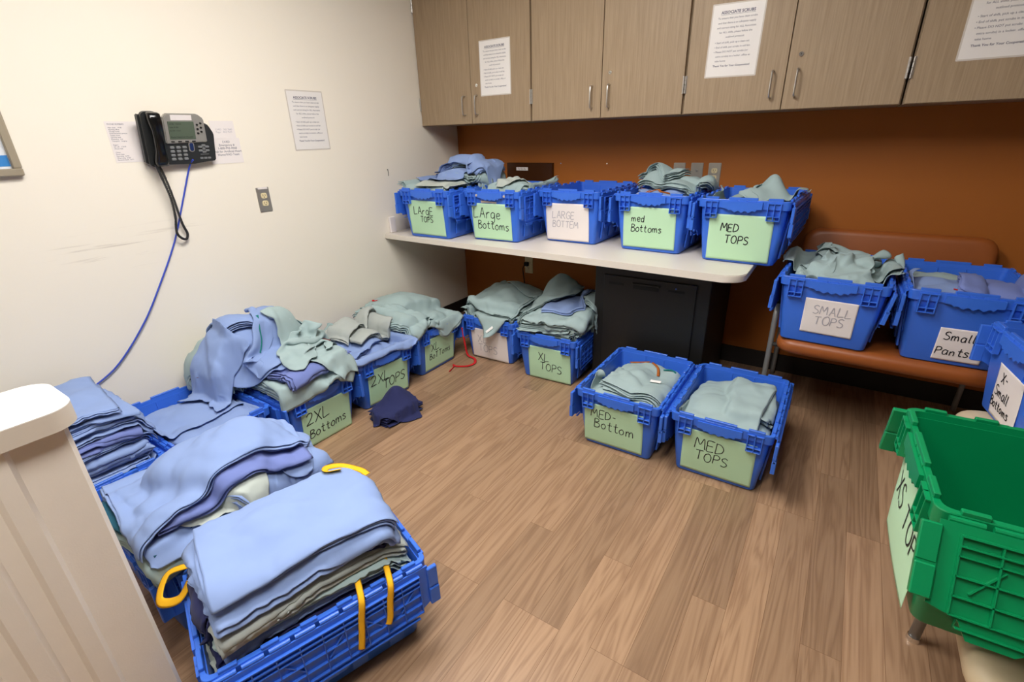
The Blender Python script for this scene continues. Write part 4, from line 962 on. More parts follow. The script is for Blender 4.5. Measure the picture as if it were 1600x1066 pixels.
-1,1,-3,-1,1,-1,0,2,-9,3,2,-2,1,0,-2,1,6,0,1,-1,-2,-1,-1,5,0,0,0,2,2,-7,2,5,-3,-1,4,-3,-1,-2,1,-1,-1,-1,1,-4,3,-2,1,-2,0,-2,8,3,1,-2,-4,-2,0,1,0,-1,-1,1,1,0,2,5,-2,1,1,-3,2,-1,1,-3,-3,3,0,-3,-1,0,2,-3,-1,2,5,1,-3,3,-2,0,-3,-3,0,0,1,2,-2,2,2,5,-4,0,2,2,-2,1,-5,1,-1,4,0,2,0,0,0,1,1,0,-3,-1,1,3,2,2,0,-5,1,0,-3,1,-2,2,1,0,0,1,2,1,2,0,-5,3,-2,4,0,-1,0,1,3,-1,-1,1,0,3,-2,-1,1,0,4,-1,-1,-3,0,-1,-1,3,2,-3,0,0,3,0,-2,-3,2,4,0,-1,-1,1,0,0,1,2,0,1,-1,0,-1,1,-2,0,-1,2,-1,6,-3,-1,2,-1,0,0,1,0,1,-1,-2,1,2,1,-4,1,3,0,-1,1,0,-1,5,-1,-1,1,-4,-2,1,3,-1,-2,0,6,0,-4,1,3,1,-2,-1,1,0,0,0,1,-1,0,-1,4,-2,-1,0,0,-1,0,0,7,-3,-1,-2,2,0,-6,-1,0,3,0,2,-3,4,1,0,1,1,-3,-2,1,1,3,0,1,-1,-2,1,-2,3,-1,-1,0,0,0,1,3,-1,0,2,-3,0,-4,0,1,0,-2,2,7,-4,1,-1,-2,0,2,-1,-1,0,2,0,2,1,-5,6,-3,0,-1,-1,1,1,3,-1,0,2,0,1,-1,3,-5,-3,0,0,6,1,1,-4,-1,1,0,0,0,-1,-3,0,1,-2,3,5,-6,2,1,-1,0,-1,1,9,-2,-9,0,1,1,7,-5,4,-4,0,2,3,-1,1,-6,1,2,4,-3,-8,2,0,1,-2,-1,2,-5,5,2,-1,2,0,0,-1,6,-3,-3,-1,1,1,-2,6,-5,3,-2,1,0,2,-4,-1,1,0,2,-7,5,0,2,-1,-1,2,-9,5,2,-2,1,-1,3,-1,-1,5,-5,7,-4,1,1,-1,-3,5,-1,-2,-3,-3,-4,-1,6,0,1,-2,6,-2,-2,1,-1,1,-4,3,1,0,-3,-1,4,-1,1,-5,-3,6,-2,3,0,0,-1,5,-5,-2,0,0,-4,-5,3,3,-1,0,2,4,1,-5,-1,-1,-1,3,2,0,-3,3,1,-3,-1,-3,-4,0,-2,5,0,-1,1,2,-6,1,2,-2,-4,-2,6,2,-1,-1,-1,-4,-3,1,5,-1,0,0,0,2,-1,2,2,-1,1,-2,-3,5,3,6,-9,3,-1,0,-4,2,3,-2,0,1,3,-1,-1,0,-1,-3,-2,-3,0,2,1,1,1,0,-1,1,1,-1,2,0,0,4,1,5,-4,6,-2,0,-5,2,-1,0,1,1,2,2,-1,-5,1,0,-4,-1,4,-2,-1,1,1,-1,0,2,-2,-1,1,0,0,1,2,4,8,-4,6,-1,-1,-3,-5,4,3,0,0,-4,-3,-3,5,-5,0,-1,2,0,5,-5,0,0,1,-1,-2,2,1,-1,-1,2,3,0,-3,-8,9,1,-3,-6,1,8,3,0,0,-9,-1,5,4,-12,4,-5,4,2,1,1,4,-7,-2,-1,2,3,2,0,-4,3,2,0,0,-10,23,10,3,-1,-3,3,9,4,-6,-5,-6,-4,-7,-2,-6,1,0,3,1,7,-4,-5,0,0,-2,-2,-2,-3,-2,-2,-1,1,0,0,-1,-2,-4,-1,2,2,3,-9,4,12,4,-1,-3,4,-5,5,-4,-1,-8,5,-11,8,10,-3,-7,-3,1,4,5,0,-1,-2,-5,1,0,1,-8,-2,1,-2,2,-2,5,-1,0,6,5,1,0,3,-5,5,-6,-5,-9,4,-2,0,9,4,-1,-5,-2,1,8,2,-1,-1,-4,0,0,-4,-3,-5,3,3,-2,0,-2,1,2,8,1,-7,-1,9,-2,-5,2,-2,-3,3,-5,0,5,3,2,4,-7,0,3,-1,4,0,-5,0,-3,-4,3,-3,-2,0,-1,0,3,-2,-1,4,1,-3,4,4,5,1,-3,-2,3,-2,-8,-2,3,7,2,1,-7,4,0,-2,1,3,-4,1,-1,2,1,-6,-1,-4,4,-5,-2,0,6,8,4,-12,-1,7,2,3,-4,0,5,-1,-4,-3,0,0,9,-4,-2,6,-4,-3,4,-4,6,2,-4,-2,5,-5,3,-6,-10,2,2,4,0,-2,9,-8,-4,4,5,2,-7,3,-1,3,-1,1,3,0,4,-5,-5,6,2,-10,6,7,4,-7,-3,-1,8,-3,-13,7,1,-2,-8,7,-2,-4,0,-1,6,0,9,0,-15,2,4,9,4,-3,-7,-3,-5,3,5,-1,-2,1,-6,5,10,2,-1,-1,-6,6,-6,1,-1,2,-8,2,-8,0,9,-1,0,-5,0,14,-6,-2,5,-2,-11,-2,0,2,4,-3,-1,13,-5,-6,-5,3,12,5,-5,5,0,1,-5,-1,-9,-5,9,-1,9,-9,-1,-1,8,2,-7,8,-5,-4,-3,-1,-2,2,10,-6,2,9,0,-1,2,-3,-3,-2,6,5,0,-1,-1,-1,-6,-2,0,5,6,2,2,-5,0,-5,-4,9,-4,6,-8,-3,0,8,-3,4,6,2,0,-3,-4,12,-2,-6,-8,-4,2,1,-4,4,-3,2,5,0,-2,8,3,2,-2,-8,0,2,-6,7,0,-4,-4,6,2,-3,-1,4,2,0,-3,0,8,-3,1,-6,-4,-4,-3,7,-7,3,1,0,9,1,2,0,-1,-2,2,-7,-2,0,5,-2,6,-2,3,-7,5,-7,2,-1,-5,4,1,-6,8,-2,6,-7,-8,0,6,1,1,-2,4,4,-3,3,-10,2,6,-1,-2,3,1,-7,0,3,5,-5,-4,1,3,-3,-6,6,-3,5,2,-8,5,-3,-4,2,8,-8,9,2,5,0,-1,-10,-1,8,-6,1,7,-1,-5,-7,-2,7,0,-4,3,-1,1,2,-5,7,0,1,-4,10,-3,-8,-1,4,7,-4,4,1,1,0,1,-12,5,0,-5,0,1,2,3,-9,2,0,-2,-7,3,3,3,
3,-2,7,-4,-7,4,1,9,1,0,2,0,-2,-2,1,0,-6,-5,2,7,4,-10,-5,10,-5,3,0,3,-1,-6,-4,6,5,-7,4,3,1,-3,-4,3,-3,-3,8,1,1,1,0,-7,5,3,0,0,0,-6,2,-4,-8,9,1,3,-3,0,1,-3,5,-4,-4,-1,8,1,-2,-4,1,3,-2,-7,1,10,-1,0,0,1,-1,-6,7,1,-1,1,1,-5,-4,4,-6,-1,2,-5,5,5,-1,-4,-4,3,1,-1,4,-2,4,-2,-3,-6,-2,5,10,-1,0,-1,-1,1,0,-6,5,3,1,0,0,0,0,-4,-7,-3,1,0,4,6,-2,1,0,2,-6,0,6,-2,-7,-7,-1,4,-1,3,6,0,-4,1,2,0,-11,-1,5,0,3,2,4,2,-1,-3,1,3,-2,-3,-4,6,0,-6,-3,7,1,-5,-8,-3,0,1,2,5,-1,6,3,-4,1,1,-10,-3,-1,-1,0,0,4,3,0,6,4,-4,-4,-3,2,-2,-1,4,4,4,-3,-8,-7,0,3,6,4,-4,8,-10,1,7,5,-2,0,0,-4,-7,-1,-1,0,0,1,3,-1,0,0,0,3,-5,5,-3,8,-2,-3,-3,-3,2,1,2,-4,2,14,-12,-6,-5,2,5,1,-4,5,3,-6,-6,4,0,-3,-2,0,0,0,3,0,-3,1,8,0,-5,3,-4,0,3,-3,2,6,3,3,-9,9,-11,3,-2,-2,1,3,0,2,-3,-2,0,0,1,-1,3,-4,2,3,-1,1,-1,2,3,-3,2,-4,-1,4,2,4,-4,9,-1,1,-10,-8,4,-5,-2,1,0,2,5,-2,0,-3,-1,2,-1,-3,-1,3,2,2,9,-2,-9,11,-5,-3,2,5,-2,4,2,3,-4,-3,-6,2,-5,-3,-2,0,0,0,4,0,4,-2,2,-3,-3,-1,0,4,1,-6,6,5,4,-6,-1,5,-3,3,-1,7,0,-5,-1,-7,-5,7,5,-10,-2,1,3,-2,0,4,-3,9,0,1,0,-1,4,1,1,-5,-1,2,-7,7,-1,-7,8,0,-2,5,-1,-1,-6,-3,0,4,6,-7,-12,0,3,2,-3,1,-1,12,-9,8,-3,5,6,-4,-4,-1,1,5,-10,-5,1,13,-7,3,1,-1,1,-3,-5,7,-7,4,6,-3,0,-6,-6,3,2,8,1,-1,-10,11,-3,1,5,3,2,0,-1,0,-5,-3,5,-8,2,-1,-6,5,4,-1,-8,8,-6,9,-4,-5,1,3,2,-2,1,-3,1,5,-6,7,-10,3,4,2,3,5,1,-1,-3,-1,2,-1,2,-10,4,-6,-1,2,-6,9,-6,-3,0,10,-1,-8,2,0,0,-2,3,-3,2,10,-8,9,1,-5,-3,-3,5,5,0,-4,1,3,-1,0,0,0,-1,-3,-6,-1,-8,2,13,-7,-1,4,4,-5,4,-1,-4,1,8,-2,0,4,-4,1,-1,-3,2,1,0,3,1,-1,-1,-2,-1,1,5,0,-3,-3,-6,2,2,-3,4,-5,-4,4,1,3,7,-2,-1,-5,-3,2,8,2,-3,2,-2,-2,-1,0,0,2,-1,-6,4,4,3,-2,0,1,1,-3,-3,-2,-3,0,0,2,-2,0,5,2,3,-7,-7,4,1,3,5,2,1,-4,-4,-6,5,1,0,-5,-1,-3,4,0,4,2,0,0,1,-4,-1,-2,1,-1,0,-2,4,5,2,-6,0,-4,-1,3,-2,4,4,2,-1,-2,-8,0,-3,4,3,0,1,-8,-3,3,2,0,-1,6,2,-5,5,-1,1,1,-4,1,4,-5,-3,-1,4,6,-9,3,-4,2,0,8,-2,-5,-5,-4,2,8,6,-8,-7,2,0,2,0,-2,1,2,11,-3,-5,7,2,-1,-6,11,-10,-1,-3,7,-8,3,-7,4,1,2,-1,-2,3,-9,0,-2,1,5,1,0,-3,-2,1,7,2,-7,-2,-1,4,8,-1,0,2,-2,2,1,1,0,-6,2,-8,4,-2,-1,2,-4,-3,3,1,-1,0,-1,4,4,-2,-2,-2,2,0,-1,3,10,-2,-5,5,0,-2,-2,-2,2,3,1,2,-1,-7,3,-11,1,0,-4,0,1,4,1,6,1,-1,-5,3,2,-5,3,-1,-7,5,9,-5,-3,7,-3,0,-2,-1,3,-6,6,3,5,-1,2,-7,-5,-4,-4,2,-1,2,-1,5,6,3,3,-3,-8,0,7,-2,-8,3,7,-4,-4,8,-6,-2,-4,7,1,-2,0,0,-1,-1,4,2,-1,2,-6,-6,4,-1,1,-3,-5,0,2,3,4,-1,0,3,-4,3,3,-3,-4,9,-3,-3,1,-2,-4,8,3,7,0,-1,-6,0,-5,0,0,7,1,-10,7,5,-5,-6,-4,-1,3,6,5,-1,-4,2,5,-3,-3,0,4,-7,6,-2,-1,-2,-4,8,9,-7,6,-1,-7,-4,-4,4,-3,9,-4,-6,2,1,9,2,-7,-7,-1,9,8,0,2,-2,-3,-7,5,-9,9,-2,-4,4,0,-3,6,-6,14,-5,-1,-4,-2,8,1,-7,-3,8,-8,-4,3,2,-1,5,-8,-1,1,-1,12,5,-9,-4,4,-3,3,0,-5,3,-2,1,9,-11])
CLOTH[12] = (48, 32, 3, [-247,11,11,11,2,4,11,-7,7,7,4,-10,-2,6,7,8,9,6,3,4,6,6,6,7,7,8,7,8,8,7,10,9,-1,-1,-1,-5,7,1,-3,11,-3,2,-2,2,2,1,0,-2,0,2,1,1,-2,0,0,1,-1,0,0,0,0,1,-2,0,4,0,0,0,-4,3,-1,5,1,-2,-8,6,6,0,-1,0,-2,0,3,1,0,0,0,-2,2,-2,1,0,0,0,0,-1,5,-1,1,3,0,0,-1,-2,3,-3,0,4,1,-1,-2,0,-1,1,0,2,1,0,0,0,0,0,0,0,0,0,0,0,7,0,-5,0,2,2,-4,0,4,-8,6,5,0,-2,0,-1,3,-1,0,-1,3,-1,-1,1,0,1,0,0,0,0,0,0,9,-5,-3,-2,3,1,-3,2,-7,6,8,0,0,0,0,0,-1,0,0,1,-2,0,2,1,-1,1,0,0,0,0,-1,1,11,-10,5,-2,1,-4,5,-2,-2,6,1,1,-1,2,-1,1,-2,-1,1,-3,0,3,0,0,1,0,0,0,-1,0,1,-1,4,-2,-1,4,-4,3,3,3,-2,1,-1,-2,-4,1,5,-1,3,-3,1,0,-1,1,0,0,1,0,0,0,1,0,0,1,-8,18,-1,-2,0,-2,2,-9,8,2,-2,-7,3,1,0,6,-3,3,-2,0,3,-1,0,0,0,1,0,0,0,-1,1,0,-2,-2,5,1,3,1,-6,8,-1,-4,-1,7,1,0,-1,-3,2,1,1,0,-1,-1,2,0,-1,-1,1,0,-1,2,0,0,2,2,0,1,0,-5,4,1,1,-1,5,0,0,-1,-1,1,-1,0,1,1,-1,0,0,-1,1,1,-1,0,0,0,0,0,4,1,-2,3,-3,1,1,0,-4,4,0,3,0,-1,3,-3,0,1,0,2,-1,0,1,0,-1,-1,1,0,1,-1,0,1,6,0,1,-3,2,2,-1,-3,4,-2,0,0,1,1,0,1,0,-1,1,-1,0,0,-1,3,-3,1,0,1,-1,0,1,0,6,1,0,-2,1,0,0,2,-1,1,-1,0,0,0,0,0,1,0,-1,-2,2,2,-2,0,2,0,-1,-1,1,1,-1,0,7,-2,0,2,0,-1,1,1,0,0,-1,-1,1,1,-1,1,1,-1,-4,4,1,-2,0,-2,2,1,0,-2,2,-1,0,-1,7,0,0,1,0,1,-1,0,1,0,0,-1,0,-1,0,2,-6,2,4,-2,-1,2,2,-1,0,-2,0,1,-2,1,-5,-1,8,0,0,0,-1,1,1,-1,0,1,0,1,0,-1,0,-4,3,0,-1,0,2,-1,-1,2,0,-1,-2,2,-1,-2,3,0,8,1,-1,-2,0,2,1,0,0,-1,0,-1,0,2,0,2,-2,0,-1,1,0,0,0,0,-1,-1,1,-1,1,1,-2,1,9,-1,-1,0,1,0,1,0,-1,-2,2,1,-1,1,0,0,1,-1,1,-1,-1,1,0,-1,-1,1,1,-1,-1,-3,3,0,9,-2,0,1,0,-1,0,0,2,0,-1,0,1,-2,1,-1,3,-3,1,1,0,0,0,0,0,-2,0,-1,-1,4,0,-3,10,-3,1,0,0,0,-1,1,-1,2,0,-1,1,0,-4,3,0,0,1,-1,1,-1,1,0,-4,2,0,1,2,-5,1,-2,11,-2,0,0,-2,-1,1,0,1,0,-1,1,0,-4,1,-1,-1,4,0,2,-1,1,0,-6,3,1,1,-1,-6,2,2,-9,11,-2,-1,-1,1,0,-2,-6,-2,-1,1,0,0,5,-4,-3,4,3,1,2,2,-1,-6,4,3,1,-4,-7,3,4,-7,4,11,-1,-2,-1,-4,-1,-1,3,1,0,-3,-1,0,1,2,2,-5,0,1,2,-2,-4,3,6,0,1,1,1,-3,-3,4,2,12,-2,-1,-2,1,0,1,0,-1,-4,1,0,-2,-1,5,2,-2,-3,-1,-1,1,1,0,-3,0,0,1,4,5,-2,-2,-6,11,1,-2,0,0,-1,-1,-1,-1,2,0,0,1,0,0,0,-2,0,-2,-2,2,3,1,0,-1,-4,1,4,-1,2,-1,3,13,-1,-2,-3,0,1,1,1,0,1,-1,0,-1,0,-1,-2,2,1,0,-1,-2,1,2,0,-2,2,-2,1,1,-1,-2,5,12,1,-1,-1,-3,-1,-2,1,1,0,1,1,1,-4,0,-3,6,-1,0,0,1,0,0,-1,2,-1,-1,-3,-1,-1,6,0,12,1,0,-1,-1,-3,-2,-2,0,1,3,0,-1,-3,-1,4,-3,2,1,0,-1,0,0,1,-3,3,0,0,0,-1,-3,4,9,0,4,0,-2,0,0,-5,0,2,-2,-2,-3,6,1,-4,-4,1,-2,-1,0,-1,0,2,0,2,2,0,-1,2,1,2,11,-2,1,-2,0,-1,0,3,-1,-7,3,1,-5,0,-2,-3,7,-4,-2,-1,-2,1,0,1,2,0,1,3,2,1,2,-1,11,-6,-2,4,2,1,1,0,-7,1,-1,-2,-2,-4,-1,7,0,-7,4,3,2,-1,1,-7,1,-1,3,2,2,2,-1,2,8,1,3,-2,-1,0,0,2,0,-1,-2,-1,3,1,-2,-2,-3,5,-3,0,0,-1,1,3,-3,0,-2,-3,3,-2,1,2,-3,11,-2,3,1,1,0,-4,4,0,-3,0,1,-1,2,0,-1,2,-2,-2,0,1,-4,0,4,-4,0,-1,-4,2,1,-1,12,-2,0,1,-1,0,-2,-1,0,3,-2,-1,2,-1,1,-1,1,-2,1,0,0,-1,1,1,-1,1,-1,1,-2,-1,-1,-4,11,-2,-1,0,1,-2,-2,3,1,-3,5,0,-1,-2,-3,2,1,-1,1,-1,-1,2,1,0,-1,0,0,-1,1,0,-1,0,11,-6,2,-1,0,0,2,-1,-1,3,0,2,-1,2,-3,0,-2,2,-1,0,-2,1,0,2,1,-2,-1,2,1,-2,0,0,5,3,-1,-1,2,-2,2,-1,3,-1,-1,-3,3,0,1,0,0,-3,1,1,1,-2,0,-1,1,3,-2,-1,1,2,-1,0,5,3,2,1,-4,1,-1,4,-4,0,-4,3,0,-2,5,0,-5,3,-1,3,-1,1,-2,0,-1,0,3,0,-1,1,0,1,8,-1,1,-2,4,-3,2,-6,6,-3,1,-1,-3,
4,3,-7,6,1,-1,-6,4,-3,2,1,1,-9,4,3,-1,-2,3,2,9,-4,-8,7,-3,5,-3,3,-2,4,1,0,2,-1,-3,2,-1,-2,-7,5,0,2,-1,0,-6,9,-5,-2,2,4,0,-1,-7,0,3,0,8,2,0,4,0,0,-1,1,1,0,-1,1,-7,-2,8,-2,-1,-1,0,-4,6,0,1,-1,-1,-2,-3,-13,0,3,5,-1,1,2,1,-2,-1,-1,-1,3,1,1,0,-6,6,-3,-1,-1,0,1,-1,2,0,1,-1,-4,0,-4,-11,0,6,5,-3,1,-2,2,2,0,-2,1,-3,-1,1,1,0,2,0,-5,0,-1,0,-1,3,-1,1,0,0,-1,-3,-8,-2,-2,3,4,2,-1,0,-2,-1,2,2,-3,4,-1,-1,0,1,2,-6,4,-2,1,-1,0,-1,-3,0,-2,2,2,-7,-3,-2,-2,6,2,1,0,0,0,-3,0,1,0,3,1,1,0,-3,0,0,1,-3,1,0,0,-3,2,0,-3,-8,-2,-1,-1,-1,0,9,0,1,0,-2,-1,3,-2,1,1,0,0,1,0,1,-1,1,-7,0,-2,2,2,1,-1,-1,2,-2,-9,-4,-2,0,0,9,0,1,-1,-4,2,4,-2,0,2,-1,0,0,1,1,-1,-2,0,0,-5,-2,-3,1,6,1,-1,-8,-4,-3,1,2,4,59,-3,5,-1,6,8,4,3,8,8,5,3,10,11,11,8,-8,8,13,12,12,11,11,11,11,11,10,11,10,10,0,-8,-12,8,-4,6,-6,2,-4,2,0,-1,2,4,-1,-1,-2,3,13,-11,-3,0,-1,1,0,-1,0,-1,0,-1,0,0,10,7,-11,1,4,-1,8,-6,-5,1,-1,0,0,2,1,-1,1,0,3,8,-7,-2,0,-1,-1,1,-1,-1,0,0,0,0,0,12,-11,1,2,1,-1,2,0,-1,-1,1,0,0,-1,1,0,-2,-1,3,6,-3,-1,-1,0,0,-2,0,0,0,0,0,0,0,-10,1,2,-1,0,-1,5,0,-5,1,-1,1,0,1,-1,0,0,2,1,1,-1,-1,0,-1,0,0,0,-1,0,0,0,0,-9,2,-1,-1,-1,-1,4,-1,-2,1,2,-1,1,-1,0,1,1,-1,-1,1,0,-1,0,0,0,1,-1,0,0,0,1,-1,-2,-3,-3,3,-4,-1,2,0,8,-9,1,1,0,1,-1,0,-1,2,-1,-1,-1,1,0,0,0,0,0,1,0,0,-1,0,2,-10,5,-4,-1,1,1,1,1,0,-3,1,1,-3,0,-1,2,0,-1,0,1,0,-1,0,0,0,1,-1,0,0,0,0,-5,3,-3,-3,0,0,-1,1,-1,4,0,0,0,2,2,-7,2,-2,2,-2,0,0,0,-1,1,0,-1,1,0,0,0,0,-13,4,-4,5,1,-2,1,0,-2,3,0,0,-1,0,0,6,-2,-3,-2,1,0,-1,0,1,0,0,1,-1,0,0,0,-1,-12,0,0,1,2,6,-5,-1,1,2,0,-2,0,0,-1,1,-1,3,-2,1,2,0,-3,0,0,0,-1,1,0,0,-1,0,-12,0,2,0,2,-1,1,-1,3,-3,2,0,-1,0,0,0,-1,0,1,1,0,0,0,-1,0,0,0,0,0,0,-1,0,-11,0,1,1,0,0,-1,3,-1,0,0,-1,0,0,0,0,1,0,1,0,-1,0,2,-1,0,-1,1,-1,0,-1,0,0,-11,1,0,-1,1,1,2,1,-4,1,1,0,0,-1,-1,1,1,-1,1,0,-1,2,0,-1,0,0,0,0,-1,0,0,-1,-12,2,1,1,-1,0,2,-3,5,-3,-1,1,0,-1,1,-1,0,-1,1,0,1,0,-1,3,0,-1,-1,0,-1,-1,0,0,-10,0,1,2,0,-2,3,2,-4,4,0,-3,0,0,-1,-1,-1,2,0,1,0,-1,1,-1,-1,1,0,-1,-1,1,2,-5,-10,0,1,0,0,0,0,2,1,-2,1,2,-1,-3,0,-1,1,0,1,0,-1,0,0,0,2,0,0,-3,2,1,0,6,-10,1,-1,1,1,0,-1,0,3,-2,-1,1,-2,1,1,3,-3,-1,1,-1,1,1,2,-1,-2,0,-1,1,0,0,0,-1,-10,1,0,0,1,0,0,0,0,1,0,0,2,-1,-2,0,0,2,-1,0,0,-1,-1,0,2,-1,0,1,0,0,-2,0,-9,-1,1,-1,1,1,0,0,0,0,-1,1,0,2,-1,-1,3,-2,-1,0,-1,0,0,1,0,0,0,2,-1,-1,0,-1,-7,-2,-1,1,-1,1,1,0,-1,2,0,0,0,0,4,-4,0,1,-3,1,0,-1,0,1,-1,0,1,0,0,1,-1,2,-8,-1,1,-1,1,1,-1,-2,1,0,2,0,2,3,-2,2,1,-7,2,-2,0,0,0,1,-1,-1,0,1,1,-1,0,-2,-6,-3,0,1,0,1,1,4,1,2,1,-1,0,-1,2,4,-8,1,-2,-2,-2,2,3,-2,-6,2,0,0,0,-2,0,0,-6,-3,1,1,2,0,2,-1,-1,1,0,2,0,0,2,-5,7,2,-1,-4,0,2,-1,-8,5,-2,1,1,-1,1,2,-6,-6,-1,-1,1,0,0,-1,1,1,1,1,-1,1,1,-5,1,0,4,1,1,0,0,0,7,0,0,-4,-2,-6,-1,-2,9,-7,1,1,0,-1,0,0,0,0,-1,0,1,-1,-1,2,-1,0,0,3,5,-1,-3,-1,-2,2,4,4,-8,0,2,4,1,-4,1,3,1,0,-2,-2,-2,-1,0,0,-1,-1,1,-1,0,-1,0,0,1,4,0,-1,1,2,-1,-3,3,1,-1,-1,-1,-3,3,0,-1,1,2,1,-1,-1,-3,-5,-1,1,1,-3,0,0,1,0,0,-1,1,1,2,-1,-1,-1,1,6,1,-3,-6,-5,4,0,0,1,1,1,2,0,-6,-3,-1,1,0,-1,2,2,-4,0,0,1,-1,0,1,0,-3,2,1,1,-3,-3,-1,0,1,-3,0,0,-2,1,-2,-1,3,4,-4,-1,-2,5,3,2,-4,1,1,-1,1,0,-4,1,-4,-1,1,-2,0,2,-2,-1,-1,0,0,-2,0,-3,-1,3,6,-4,2,2,0,1,1,-6,6,1,0,
